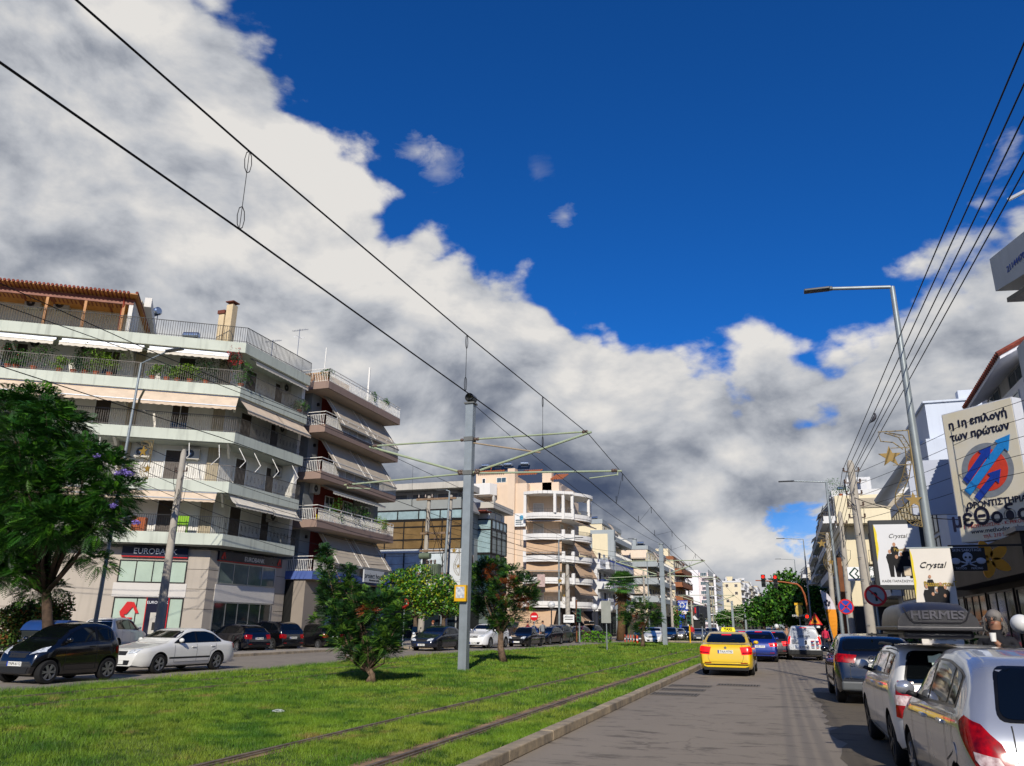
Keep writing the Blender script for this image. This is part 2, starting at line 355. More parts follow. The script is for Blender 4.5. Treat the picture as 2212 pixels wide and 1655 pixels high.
b=MB(); _r=random.Random(8); _p=[(.75+_r.uniform(-.12,.12)-.012*(y_-4),y_) for y_ in np.arange(4,24,.5)]; b.add([(x_,y_,.004) for x_,y_ in _p]+[(3.04,y_,.004) for x_,y_ in _p],[(i_,i_+len(_p),i_+1+len(_p),i_+1) for i_ in range(len(_p)-1)]); tag(b.build('road_patch',DARKA),kind='structure')
LK=[(-25.2,-4),(-25.2,18),(-24.9,30),(-25.0,44),(-25.0,47.5),(-22.1,50),(-21.9,60),(-20.5,72),(-17.5,90),(-16.5,130),(-15.5,300),(-15.5,600)]   # kerb of the left pavement
ML=[(-15.9,4),(-16.1,13),(-16.6,22),(-16.7,32),(-16.8,42),(-15.9,52),(-14.6,66),(-13.6,76)]        # left edge of the median
sheet('side_road',[(-60,-4)]+[(-10,-4),(-10,5)]+ML+[(-3.4,76),(-3.4,87),(-12,87),(-11.5,130),(-11,600)]+LK[::-1]+[(-60,-4)],.004,ASPL)
def strip_along(pts,dx0,dx1): return [(x+dx0,y) for x,y in pts]+[(x+dx1,y) for x,y in pts[::-1]]
# left pavement: slab with a worn stone kerb
sheet('pavement',LK+[(-80,600),(-80,12),(-60,-4)],.11,PAVE,thick=.1)
b=MB(); 
for (p,q) in zip(LK,LK[1:]):
    n=max(1,int(math.hypot(q[0]-p[0],q[1]-p[1])/1.0)); n=min(n,60)
    for i in range(n):
        a=(p[0]+(q[0]-p[0])*i/n,p[1]+(q[1]-p[1])*i/n,.06); c=(p[0]+(q[0]-p[0])*(i+.985)/n,p[1]+(q[1]-p[1])*(i+.985)/n,.06)
        b.bar((a[0]+.08,a[1],a[2]),(c[0]+.08,c[1],c[2]),.16,.13+random.uniform(0,.012))
tag(b.build('kerb',KERB,bevel=.012),kind='structure')
# right pavement
sheet('pavement',rect(3.2,-6,16,600),.12,paving('grey_pavement_slabs','8d877e','4c4842',.5,.5),thick=.1)
b=MB()
for i in range(90):
    y=-6+i*1.4; b.box(3.05,y,0,3.2,y+1.38,.125+random.uniform(0,.01))
b.box(3.05,120,0,3.2,600,.13); tag(b.build('kerb',KERB,bevel=.012),kind='structure')
# median: earth base, kerbs on both sides
MEDP=[(-3.61,2)]+[(-3.61,76)]+ML[::-1]
GB=grassmat('median_turf',[('3e5220',1,0,1),('2c4016',1.2,.35,.6),('5d6230',.5,.5,.7),('6b5a3a',1.1,.56,.66)],.9)
sheet('median_turf',MEDP,.10,GB,thick=.1)
sheet('median_turf',[(-3.3,88),(-3.2,600),(-11,600),(-12,88)],.10,GB,thick=.1)
b=MB()
y=2.0
while y<76:
    l=2.0; x=-3.61; b.box(x,y,0,x+.21,y+l-.006,.14+random.uniform(-.004,.006)); y+=l
for (p,q) in zip(ML,ML[1:]):
    n=max(1,int(math.hypot(q[0]-p[0],q[1]-p[1])))
    for i in range(n):
        a=(p[0]+(q[0]-p[0])*i/n-.07,p[1]+(q[1]-p[1])*i/n,.06); c=(p[0]+(q[0]-p[0])*(i+.985)/n-.07,p[1]+(q[1]-p[1])*(i+.985)/n,.06)
        b.bar(a,c,.14,.1)
b.box(-3.3,88,0,-3.1,400,.13)
b.bar((-12,87.9,.06),(-3.2,87.9,.06),.15,.13); b.bar((-13.6,76.1,.06),(-3.7,76.1,.06),.15,.13)
tag(b.build('kerb',KERB,bevel=.015),kind='structure')
# tram tracks in the turf: earth strips and grooved rails
def ragged(x,w,y0,y1,z,seed):
    rr=random.Random(seed); n=int((y1-y0)/.35); vs=[];fs=[]
    for i in range(n+1):
        y=y0+(y1-y0)*i/n; vs+=[(x-w/2-rr.uniform(0,.09),y,z),(x+w/2+rr.uniform(0,.09),y,z)]
        if i: k=2*i; fs.append((k-2,k-1,k+1,k))
    return vs,fs
b=MB()
for x,w in ((-4.52,.46),(-6.22,.26),(-14.9,.2),(-13.3,.12)): b.add(*ragged(x,w,3,76,.106,int(-x*10)))
tag(b.build('track_bed_soil',EARTH),kind='structure')
RAIL=mat('rail_steel','75675a',.6,.35,3,metal=.2,col2='4a4038')
for x in (-4.48,-6.22,-13.3,-14.9):
    b=MB()
    for dx,w,z in ((-.045,.055,.128),(.05,.03,.124)): b.box(x+dx-w/2,2,.10,x+dx+w/2,76,z); b.box(x+dx-w/2,88,.1,x+dx+w/2,320,z)
    tag(b.build('rail',RAIL),'steel tram rail in the turf, '+{-4.48:'nearest the road kerb',-6.22:'between two grassy strips beside the road side track',-13.3:'second from the side road, mostly overgrown',-14.9:'overgrown beside the side road edge'}[x],'rail','tram rails in the grass')
# grass blades
def blades():
    rg=np.random.default_rng(3); P=[]
    def zone(x0,x1,y0,y1,dens,ln,wd):
        n=int((x1-x0)*(y1-y0)*dens); x=rg.uniform(x0,x1,n); y=rg.uniform(y0,y1,n)
        xl=np.interp(y,[p[1] for p in ML],[p[0] for p in ML])
        k=(x>xl-.02)
        for tx,w in ((-4.52,.2),(-6.22,.1)): k&=(np.abs(x-tx+rg.normal(0,.03,n))>w)
        for tx,w in ((-14.9,.12),(-13.3,.06)): k&=(np.abs(x-tx+rg.normal(0,.05,n))>w)|(rg.random(n)<.35)
        x,y=x[k],y[k]; n=len(x)
        # tufts: taller by the edges and where a slow wave is high
        w=np.sin(x*2.1+3*np.sin(y*.7))*np.cos(y*1.3+2*np.sin(x*.9)); strip=((x<-4.75)&(x>-6.1))
        h=ln*rg.uniform(.5,1.35,n)*(1+.35*w)*np.where(strip,.75,1)*np.where((x-np.interp(y,[p[1] for p in ML],[p[0] for p in ML]))<.35,1.5,1)
        P.append((x,y,h,np.full(n,wd)))
    zone(-9,-3.63,6.6,13,2600,.06,.006); zone(-14,-9,6.5,9.6,1500,.06,.008); zone(-12,-3.63,9.5,14,1500,.06,.008); zone(-16.2,-3.63,9,18,1500,.065,.009)
    zone(-16.7,-3.63,18,28,620,.075,.014); zone(-16.9,-3.63,28,45,230,.085,.026); zone(-16,-3.63,45,76,70,.095,.05)
    x,y,h,w=[np.concatenate(a) for a in zip(*P)]; n=len(x)
    a=rg.uniform(0,2*np.pi,n); lean=rg.uniform(.1,1.0,n)*h; la=rg.uniform(0,2*np.pi,n)
    z=np.full(n,.098); v=np.empty((n,3,3),np.float32)
    v[:,0]=np.stack([x-np.cos(a)*w/2,y-np.sin(a)*w/2,z],1); v[:,1]=np.stack([x+np.cos(a)*w/2,y+np.sin(a)*w/2,z],1)
    v[:,2]=np.stack([x+np.cos(la)*lean,y+np.sin(la)*lean,z+h],1)
    me=bpy.data.meshes.new('grass'); me.vertices.add(3*n); me.vertices.foreach_set('co',v.ravel()); me.loops.add(3*n); me.loops.foreach_set('vertex_index',np.arange(3*n,dtype=np.int32))
    me.polygons.add(n); me.polygons.foreach_set('loop_start',np.arange(0,3*n,3,dtype=np.int32)); me.polygons.foreach_set('loop_total',np.full(n,3,np.int32)); me.update(); me.validate()
    me.materials.append(grassmat('grass_blades',[('688722',1,0,1),('3d6318',1.3,.44,.62),('7a8a2c',.45,.48,.64),('24460f',4,.52,.66),('8a7a42',1.1,.62,.7),('9a8450',9,.65,.73)],.5))
    o=bpy.data.objects.new('grass',me); COL.objects.link(o); tag(o,'short green grass covering the tram median between the two roads','grass',kind='stuff')
blades()
# iron drain gratings by the kerb
IRON=mat('cast_iron','6a645c',.7,.3,9,metal=.1); IRONB=mat('drain_pit','2a2622',.9,0)
for i,(x0,y0,l) in enumerate(((-3.35,20.6,1.15),(-3.33,22.1,1.15),(-3.3,23.6,1.15),(-2.05,24.6,1.2))):
    b=MB(); b.k=1; b.box(x0,y0,.004,x0+l,y0+.8,.007); b.k=0
    b.box(x0,y0,.007,x0+l,y0+.05,.016); b.box(x0,y0+.75,.007,x0+l,y0+.8,.016)
    for k in range(15): xx=x0+k*(l-.04)/14; b.box(xx,y0+.05,.007,xx+.035,y0+.75,.015)
    tag(b.build('drain_grate',[IRON,IRONB]),'slatted iron drain grate in the asphalt '+['by the kerb, nearest of the row','by the kerb, middle of the row','by the kerb, farthest of the row','set apart to the right of the kerbside row'][i],'drain grate','drain gratings in the road')
# litter on the lawn
LIT=mat('white_litter','a5aca2',.7,.1)
for (px,py,s,l) in ((600,1537,.09,'crumpled white paper scrap on the open lawn left of the small conifer'),(1010,1419,.07,'white paper scrap lying on grass just beside the tram pole foot')):
    p=at(px,py,Z=.14); b=MB(); rr=random.Random(px)
    b.ball((p.x,p.y,.14),(s*1.2,s*.8,s*.3),9,6); b.v=[(x+rr.uniform(-.02,.02),y+rr.uniform(-.02,.02),z+rr.uniform(-.01,.02)) for x,y,z in b.v]
    tag(b.build('litter',LIT),l,'litter')
# ================================================================ building kit
class Fa:
    """a wall plane: u runs left to right seen from outside, v inward, z up"""
    def __init__(s,p0,p1):
        s.p=Vector((p0[0],p0[1],0)); d=Vector((p1[0]-p0[0],p1[1]-p0[1],0)); s.L=d.length; s.d=d.normalized(); s.n=Vector((-s.d.y,s.d.x,0))
        s.M=Matrix((s.d,s.n,Vector((0,0,1)))).transposed().to_4x4(); s.M.translation=s.p
    def mb(s): b=MB(); b.T=s.M; return b
    def pt(s,u,v,z): return s.M@Vector((u,v,z))
    def uz(s,px,py,v=0):
        o=s.p+s.n*v; r=ray(px,py); c=Vector((0,0,CHT)); t=(o-c).dot(s.n)/r.dot(s.n); q=c+r*t
        return (q-s.p).dot(s.d), q.z
    def off(s,v): 
        a=s.p+s.n*v; e=a+s.d*s.L; return Fa((a.x,a.y),(e.x,e.y))
D1=lambda x,y:(x*.588/1.852,(1050+y*.588)/1.852)
D2=lambda x,y:(x*.588/1.852,(1950+y*.588)/1.852)
D3=lambda x,y:((1100+x*.4531)/1.852,(1450+y*.4531)/1.852)
D4=lambda x,y:((1100+x*.4531)/1.852,(2000+y*.4531)/1.852)
D5=lambda x,y:((1900+x*.4531)/1.852,(1800+y*.4531)/1.852)
D7=lambda x,y:((3096+x*.4531)/1.852,(1500+y*.4531)/1.852)
D9=lambda x,y:((1500+x*.4531)/1.852,(1600+y*.4531)/1.852)
DC=lambda x,y:((3300+x*.3599)/1.852,(2150+y*.3599)/1.852)
WHITEF=mat('white_pvc_frame','dcdcd8',.45,.05,4); DARKF=mat('dark_metal_frame','2a2826',.4,.1,4,metal=.3)
PANE=glassy('window_pane','1d262b'); PANEB=glassy('blue_pane','3f5560'); CURT=mat('curtain_pane','8f9388',.25,.35,2.5,spec=.8)
SHUT=mat('brown_shutter','4a4038',.6,.15,5); SHUTG=mat('grey_shutter','8b8f92',.5,.1,5); SHUTW=mat('white_shutter','c9c4ba',.5,.1,5)
ACM=mat('ac_casing','b9b4a8',.5,.12,5); BLK=mat('black_plastic','151515',.5,.1,4)
AWN=mat('beige_awning_fabric','cdb9a0',.85,.12,2.2,bump=.25,bscale=3); AWNW=mat('cream_awning_fabric','d6cdbb',.85,.08,2,bump=.2,bscale=3)
IRN=mat('black_iron_railing','1c1b1c',.5,.1,5,metal=.3); IRG=mat('grey_iron_railing','5d5853',.5,.1,5,metal=.3)
WHR=mat('white_painted_railing','dedbd3',.5,.08,5); ALU=mat('aluminium','a9abad',.35,.08,5,metal=.8)
def window(F,par,u0,u1,z0,z1,kind='glass',fm=None,pm=None,n=2,fw=.06,v=0,name='window'):
    fm=fm or WHITEF; b=F.mb()
    b.box(u0,v-.05,z0,u0+fw,v+.0,z1).box(u1-fw,v-.05,z0,u1,v,z1).box(u0+fw,v-.05,z0,u1-fw,v,z0+fw).box(u0+fw,v-.05,z1-fw,u1-fw,v,z1)
    if kind!='shutter':
        for k in range(1,n): u=u0+(u1-u0)*k/n; b.box(u-fw*.4,v-.045,z0+fw,u+fw*.4,v,z1-fw)
    w=b.build(name,fm,par,world=True)
    p=F.mb()
    if kind in('shutter','half'):
        zz=z0+fw if kind=='shutter' else z0+(z1-z0)*.5; m=max(4,int((z1-zz)/.075))
        s=F.mb()
        for k in range(m):
            a=zz+(z1-fw-zz)*k/m; h=(z1-fw-zz)/m; s.add([(u0+fw,v-.03,a),(u1-fw,v-.03,a),(u1-fw,v-.012,a+h*.9),(u0+fw,v-.012,a+h*.9)],[(0,1,2,3)])
        s.box(u0+fw,v-.010,zz,u1-fw,v+.01,z1-fw); s.build('shutter',pm if kind=='shutter' and pm else SHUT,w,world=True)
    if kind!='shutter':
        p.box(u0+fw,v-.02,z0+fw,u1-fw,v+.01,z1-fw if kind=='glass' else z0+(z1-z0)*.5); p.build('pane',(pm if pm and kind=='glass' else PANE),w,world=True)
    return w
def ac(F,par,u,z,v=0,m=None):
    b=F.mb(); b.k=0; b.box(u-.42,v-.34,z,u+.42,v-.04,z+.6); b.box(u-.35,v-.32,z-.06,u-.3,v,z); b.box(u+.3,v-.32,z-.06,u+.35,v,z)
    b.k=1; b.lathe([(.23,-.346),(.23,-.342)],(0,0,0),'y',20); 
    n=len(b.v)-40; T=F.M
    b.v[n:]=[tuple(Vector(p)+T.to_3x3()@Vector((u-.1,v,z+.3))) for p in b.v[n:]]
    b.k=2; b.box(u-.11-.05,v-.352,z+.25,u-.09+.05,v-.347,z+.35)
    for k in range(7): b.box(u-.33,v-.350,z+.06+k*.08,u+.13,v-.348,z+.068+k*.08)
    return b.build('air_conditioner',[m or ACM,BLK,ALU],par,world=True)
def rail(pts,z0,h,par,m,sp=.12,r=.009,mid=True,solid=None,posts=1.5,scroll=False,double=False):
    b=MB(); pts=[Vector((p[0],p[1],0)) for p in pts]
    for p,q in zip(pts,pts[1:]):
        L=(q-p).length; d=(q-p)/L; n=max(1,int(L/sp))
        b.bar(p+Vector((0,0,z0+h)),q+Vector((0,0,z0+h)),.04,.03); b.bar(p+Vector((0,0,z0+.07)),q+Vector((0,0,z0+.07)),.025,.02)
        if double: b.bar(p+Vector((0,0,z0+h+.2)),q+Vector((0,0,z0+h+.2)),.05,.04)
        for k in range(n+1):
            a=p+d*(L*k/n); big=(k%max(1,int(posts/sp))==0) or k==n; w=r*2.6 if big else r*2
            b.bar(a+Vector((0,0,z0)),a+Vector((0,0,z0+h+(.2 if double and big else 0))),w,w,up=(d.x,d.y,0))
            if scroll and k%3==1:
                for s in(-1,1):
                    c=[a+d*(s*(.012+.035*math.sin(t*math.pi)))+Vector((0,0,z0+h*(.3+.4*t))) for t in (0,.25,.5,.75,1)]
                    b.path(c,.008,3,cap=False)
    return b.build('balcony_railing',m,par,world=True)
def awning(F,par,u0,u1,zt,v0,out,drop,m,val=.2,arms=True,sag=0,name='awning',ang=0,curve=0):
    b=F.mb(); n=max(6,int((u1-u0)/.14)); rr=random.Random(int(u0*77+zt*13)); vs=[];k=4
    for i in range(n+1):
        t=i/n; u=u0+(u1-u0)*t
        for j in range(k+1):
            s=j/k; vs.append((u,v0-out*s,zt-drop*s-(sag+.012*math.sin(t*(u1-u0)*5+rr.random()))*math.sin(s*math.pi)))
        vs.append((u,v0-out-.004,zt-drop-val*(.72+.28*abs(math.cos(u*math.pi/.38)))))
    w=k+2; fs=[(i*w+j,(i+1)*w+j,(i+1)*w+j+1,i*w+j+1) for i in range(n) for j in range(w-1)]
    b.add(vs,fs); b.k=1
    b.box(u0-.02,v0-.06,zt-.02,u1+.02,v0+.06,zt+.1); b.bar((u0,v0-out,zt-drop),(u1,v0-out,zt-drop),.05,.05)
    if arms:
        for u in (u0+.3,u1-.3): b.bar((u,v0+.02,zt-.04-(drop*.2)),(u,v0-out,zt-drop-.03),.03,.03)
    o=b.build(name,[m,ALU],par,world=True); return o
def plate(F,par,pxs,m,name,v=-.02,th=.015,fn=None):
    """a flat shape on a wall given by picture points measured on that wall"""
    q=[F.uz(*(fn(*p) if fn else p)) for p in pxs]
    n=len(q); b=F.mb(); b.add([(u,v,z) for u,z in q]+[(u,v-th,z) for u,z in q],[tuple(range(n)),tuple(range(n,2*n))[::-1]]+[(i,i+n,(i+1)%n+n,(i+1)%n) for i in range(n)])
    return b.build(name,m,par,world=True)
def uzrect(F,a,b_,fn): 
    u0,z1=F.uz(*fn(*a)); u1,z0=F.uz(*fn(*b_)); return u0,u1,z0,z1
def wtext(F,par,s,u,z,size,m,v=-.03,name='lettering',**k):
    return text(name,s,size,m,par,F.pt(u,v,z),F.d,(0,0,1),**k)
def leaves(b,n,c,r,s,shell=.35,rnd=random,flat=0):
    for _ in range(n):
        while 1:
            p=Vector((rnd.uniform(-1,1),rnd.uniform(-1,1),rnd.uniform(-1,1)))
            if shell<p.length<1: break
        p=Vector((p.x*r[0]+c[0],p.y*r[1]+c[1],p.z*r[2]+c[2]))
        a=Vector((rnd.gauss(0,1),rnd.gauss(0,1),rnd.gauss(0,1)*(1-flat))).normalized(); u=Vector((rnd.gauss(0,1),rnd.gauss(0,1),rnd.gauss(0,1))).cross(a).normalized()
        l=s*rnd.uniform(.6,1.3); w=l*.42
        b.add([p-a*l*.5,p+u*w*.5,p+a*l*.5,p-u*w*.5],[(0,1,2,3)])
LEAF=[mat('leaf_green','38641a',.5,.35,1.2,spec=.3,col2='1d3d0e'),mat('leaf_light','6c8a24',.5,.3,1.5,spec=.3,col2='3c5c16'),mat('leaf_dark','1f4016',.5,.3,1.5,spec=.3,col2='10280c')]
TERRA=mat('terracotta','a4522f',.8,.15,6); REDFL=mat('red_petal','b01525',.6,.2,5)
def potted(loc,h,w,label,group,seed,kind=0,flowers=False):
    t=thing('potted_plant',label,'plant',loc,0,group); rr=random.Random(seed)
    b=MB(); b.lathe([(.11,0),(.16,.22),(.18,.22),(.18,.26),(.15,.26),(.15,.22)],n=14); b.build('pot',TERRA,t,smooth=35)
    b=MB()
    for _ in range(6):
        a=rr.uniform(0,6.28); b.path([(0,0,.2),(math.cos(a)*w*.2,math.sin(a)*w*.2,.2+h*.4),(math.cos(a)*w*.4,math.sin(a)*w*.4,.2+h*.8)],.01,4)
    b.build('stem',mat('green_stem','4a4a26',.8),t)
    b=MB(); b.k=0
    for k in range(7):
        b.k=0; c=(rr.uniform(-.5,.5)*w,rr.uniform(-.4,.4)*w,.25+h*rr.uniform(.1,.85)); leaves(b,int(80),c,(w*.42,w*.42,h*.26),.12,.1,rr)
    o=b.build('foliage',LEAF[kind],t)
    if flowers:
        b=MB()
        for k in range(10): c=(rr.uniform(-.5,.5)*w,rr.uniform(-.5,.5)*w,.3+h*rr.uniform(.4,1)); b.ball(c,.035,5,4)
        b.build('flower',REDFL,t)
    return t
def solar(b,x,y,z,ang=0):
    pass
def solar_heater(par,x,y,z,rz=0,s=1):
    M=Matrix.Translation((x,y,z))@Matrix.Rotation(rz,4,'Z')@Matrix.Scale(s,4)
    b=MB(); b.T=M; b.lathe([(.0,-.62),(.2,-.62),(.28,-.55),(.28,.55),(.2,.62),(0,.62)],(0,.1,1.15),'x',18,cap=False)
    t=b.build('water_tank',mat('steel_tank','a9b4bd',.2,.1,3,metal=.9),par,world=True,smooth=40)
    b=MB(); b.T=M
    for sx in(-.55,.55): b.bar((sx,.1,0),(sx,.1,1),.04); b.bar((sx,-1,.15),(sx,.2,.95),.04)
    b.k=1; b.add([(-.9,-1.05,.15),(.9,-1.05,.15),(.9,.0,.9),(-.9,0,.9),(-.9,-1.02,.09),(.9,-1.02,.09),(.9,.04,.84),(-.9,.04,.84)],[(0,1,2,3),(4,7,6,5),(0,4,5,1),(2,6,7,3)])
    b.build('solar_panel',[ALU,glassy('solar_glass','10161f')],par,world=True)
def antenna(par,x,y,z,h=1.8):
    b=MB(); b.tube((x,y,z),(x,y,z+h),.02,n=5)
    for k in range(9): b.bar((x-.5+k*.13,y-.16,z+h-.1),(x-.5+k*.13,y+.16,z+h-.1),.012)
    b.bar((x-.6,y,z+h-.1),(x+.7,y,z+h-.1),.02); b.bar((x-.3,y-.2,z+h-.6),(x+.3,y+.2,z+h-.6),.015); b.bar((x,y-.3,z+h-.6),(x,y+.3,z+h-.6),.015)
    b.build('antenna',ALU,par,world=True)
# ================================================================ 1 corner apartment block with the bank
def block_bank():
    T=thing('apartment_building','white corner apartment block over a bank branch, pale green balcony bands, beige awnings','building',(-33,38,.1))
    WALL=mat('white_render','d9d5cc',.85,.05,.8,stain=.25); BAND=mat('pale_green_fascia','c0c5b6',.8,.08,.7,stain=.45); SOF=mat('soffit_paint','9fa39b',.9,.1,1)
    STONE=paving('stone_strip','b3a487','8d8676',.35,.12,.5)
    P=(-29.,35.6); d=Vector((.835,.551)); A=(P[0]-19*d.x,P[1]-19*d.y)
    nI=Vector((-.551,.835))
    wc=(-30.5,36.41); wA=(wc[0]-19*d.x,wc[1]-19*d.y)
    poly=lambda o: [(A[0]+nI.x*o,A[1]+nI.y*o),(P[0]-o,P[1]+o*.54),(P[0]-o,42.5),(-47,42.5),(-53,33)]
    wall=[wA,wc,(-30.5,42.4),(-46,42.4),(-52.5,33)]
    b=MB(); b.prism(wall,5.3,17.2); b.box(-30.5,42.05,6,-29.25,42.38,17.2); b.build('wall',WALL,T,world=True)
    # ground floor cladding
    gc=(-30.,36.0); gA=(gc[0]-19*d.x,gc[1]-19*d.y); CL=mat('tan_cladding_panel','aca294',.55,.08,.6,stain=.2); CLD=mat('panel_joint','4b443a',.8)
    b=MB(); b.prism([gA,gc,(-30,43.3),(-44,43.3),(-52.5,33)],.1,5.38); b.build('ground_floor_wall',CL,T,world=True)
    G=Fa(gA,gc); S=Fa(gc,(-30,43.3))
    W=Fa(wA,wc); WS=Fa(wc,(-30.5,42.4)); E=Fa(A,P); ES=Fa(P,(-29,42.5))
    b=G.mb()
    for z in (1.15,2.2,3.25,4.3): b.box(0,-.004,z,G.L-6.9,0,z+.025); b.box(G.L-1.45,-.004,z,G.L,0,z+.025)
    for u in (G.L-8.6,G.L-10.4,G.L-12.2): b.box(u,-.004,.1,u+.025,0,5.3)
    b.T=S.M
    for z in (1.15,2.2,3.25,4.3): b.box(0,-.004,z,1.1,0,z+.025); b.box(S.L-1.0,-.004,z,S.L,0,z+.025)
    split_build(b,'panel_joint',CLD,T,world=True)
    NAVY=mat('navy_sign','14152c',.3,.08,3); RED=mat('red_sign','c01a1c',.4,.05,4); LIT=mat('pale_green_window','aebfae',.15,.12,.8,spec=.9); WSP=mat('white_spandrel','c9c4bc',.5,.05,2)
    SIGNW=mat('sign_white','e6e6e6',.4,0)
    # front: sign, upper window, spandrel, lower window with logo
    u0,u1,z0,z1=uzrect(G,(840,398),(1278,478),D2)
    b=G.mb(); b.box(u0,-.14,z0,u1,0,z1); sg=b.build('shop_sign',NAVY,T,world=True); b=G.mb(); b.box(u0,-.15,z0-.05,u1,-.02,z0-.002); b.build('sign_strip',RED,sg,world=True)
    wtext(G,sg,'EUROBANK',(u0+u1)/2,(z0+z1)/2,.42,SIGNW,-.142)
    u0,u1,z0,z1=uzrect(G,(820,480),(1258,655),D2); window(G,T,u0,u1,z0,z1-.08,'glass',DARKF,LIT,4)
    uu0,uu1,_,zz1=u0-.05,u1+.1,0,z0
    _,_,zz0,_=uzrect(G,(790,655),(1220,750),D2); b=G.mb(); b.box(uu0-.1,-.03,zz0,uu1,0,zz1-.01); b.build('spandrel',WSP,T,world=True)
    u0,u1,z0,z1=uzrect(G,(775,760),(1218,1010),D2); z0=.45; window(G,T,u0,u1,z0,zz0-.02,'glass',DARKF,LIT,3)
    um=G.uz(*D2(1000,800))[0]; ur=G.uz(*D2(1145,800))[0]
    b=G.mb(); b.k=0; b.box(um,-.12,.3,ur,-.052,zz0-.05); b.k=1; b.box(um-.04,-.13,.3,um,-.05,zz0-.02); b.box(ur,-.13,.3,ur+.04,-.05,zz0-.02); b.k=2; b.box(um+.25,-.125,.9,ur-.15,-.121,2.0); b.k=3; b.box(um+.4,-.13,1.1,ur-.4,-.126,1.5)
    cm=b.build('cash_machine',[NAVY,RED,ACM,BLK],T,world=True); wtext(G,cm,'EUROBANK',(um+ur)/2,zz0-.28,.2,SIGNW,-.124)
    for pl in ([(815,845),(868,778),(900,778),(860,845),(845,868),(858,885),(900,885),(895,897),(838,895),(818,870)],[(900,780),(915,780),(945,855),(925,858),(905,812),(862,862),(848,862)]): plate(G,T,pl,RED,'logo',-.06,.03,D2)
    window(G,T,G.L-11.6,G.L-10.5,.2,2.9,'shutter',mat('brown_door_frame','4a1f16',.5,.1,3),mat('brown_door','4a1f16')); window(G,T,G.L-13.2,G.L-12.4,1.2,4.6,'glass',DARKF,PANE,2)
    # street side
    u0,u1,z0,z1=uzrect(S,(1485,430),(1905,535),D2)
    z1=S.uz(*D2(1485,430))[1]; z0=S.uz(*D2(1485,495))[1]
    b=S.mb(); b.box(u0,-.14,z0,u1,0,z1); sg=b.build('shop_sign',NAVY,T,world=True); b=S.mb(); b.box(u0,-.15,z0-.05,u1,-.02,z0-.002); b.build('sign_strip',RED,sg,world=True)
    wtext(S,sg,'EUROBANK',(u0+u1)/2+.2,(z0+z1)/2-.05,.36,SIGNW,-.142)
    for uc in (u0+.35,u1-.3):
        b=S.mb(); zc=(z0+z1)/2
        for q in ([(-.2,-.12),(-.02,.2),(.05,.2),(-.08,-.03),(.0,-.12),(.02,-.19),(-.16,-.19)],[(.03,.2),(.09,.2),(.2,-.15),(.13,-.17),(.06,.05),(-.02,-.08),(-.06,-.08)]):
            n=len(q); b.add([(uc+x,-.16,zc+y) for x,y in q]+[(uc+x,-.13,zc+y) for x,y in q],[tuple(range(n))[::-1]]+[(i,i+n,(i+1)%n+n,(i+1)%n) for i in range(n)])
        b.build('logo',RED,sg,world=True)
    ztop=z0-.06; zb=S.uz(*D2(1470,655))[1]; ua=S.uz(*D2(1480,600))[0]; ub=S.uz(*D2(1868,600))[0]
    window(S,T,ua,ub,zb,ztop,'glass',ALU,glassy('shop_pane','5c6a66'),4)
    zc=zb-.95; b=S.mb(); b.box(ua-.1,-.03,zc,ub+.1,0,zb-.01); b.build('spandrel',WSP,T,world=True)
    window(S,T,ua-.1,ub-.1,.2,zc-.02,'glass',ALU,PANE,5); 
    pn=MB(); 
    # storeys
    ZT=(6.2,9.1,11.95,14.75,17.45)
    for i,z in enumerate(ZT):
        b=MB(); b.prism(poly(0),z-.62,z); fa=b.build('balcony_slab' if i<4 else 'roof_slab',BAND,T,world=True)
        if i<4:
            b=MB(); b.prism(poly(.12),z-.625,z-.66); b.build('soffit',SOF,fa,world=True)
            rail([A,P,(-29,42.45)],z,.92,T,IRG if i else IRN,.115,.008,scroll=True)
        else: rail([A,P,(-29,42.45)],z,.95,T,IRN,.13,.011)
    # brackets under the slabs
    b=MB()
    for i,z in enumerate(ZT[1:]):
        for u in (6.4,12.6,18.6):
            p=E.pt(u,.15,z-.66); q=E.pt(u,1.5,z-.66); r=E.pt(u,1.5,z-1.25); w=E.d*.12
            b.add([p,q,r,p+w,q+w,r+w],[(0,1,2),(3,5,4),(0,3,4,1),(1,4,5,2),(2,5,3,0)])
    split_build(b,'beam_bracket',WALL,T,world=True)
    # doors, stone strips, air conditioners: measured once, repeated up the building
    us=lambda F,x,y: F.uz(*D1(x,y))[0]
    dw=[(us(W,640,1000),us(W,760,1000)),(us(W,1160,1050),us(W,1285,1050))]
    ds=[(us(WS,1630,1100),us(WS,1710,1100)),(us(WS,1835,1150),us(WS,1895,1150))]
    st=[(us(W,870,1000),us(W,935,1000)),(us(W,1445,1080),us(W,1525,1080))]
    for i,z in enumerate(ZT[:4]):
        for k,(a,c) in enumerate(dw): window(W,T,a,c,z+.05,z+1.95,'shutter' if (k+i)%3 else 'half')
        window(W,T,dw[0][0]-5.2,dw[0][0]-3.9,z+.05,z+1.95,'half')
        for a,c in ds: window(WS,T,a,c,z+.05,z+1.95,'shutter')
        b=MB()
        for a,c in st: b.T=W.M; b.box(a,-.1,z,c,0,z+2.24)
        split_build(b,'stone_strip',STONE,T,world=True)
        ac(WS,T,WS.L-.75,z+1.45)
    ac(W,T,us(W,600,600),ZT[3]+1.55); ac(W,T,us(W,270,530),ZT[3]+1.6); ac(W,T,us(W,985,1240),ZT[1]+1.35); ac(W,T,us(W,1320,1240),ZT[1]+1.4); ac(WS,T,.5,ZT[2]+5.6-2.8+1.5)
    # awnings
    u=lambda x,y: E.uz(*D1(x,y))[0]
    cuts=[(-6,u(385,480)),(u(425,480),u(985,530)),(u(1022,530),u(1565,590))]
    cas=mat('awning_cassette','b5b8bb',.3,.05,3,metal=.6)
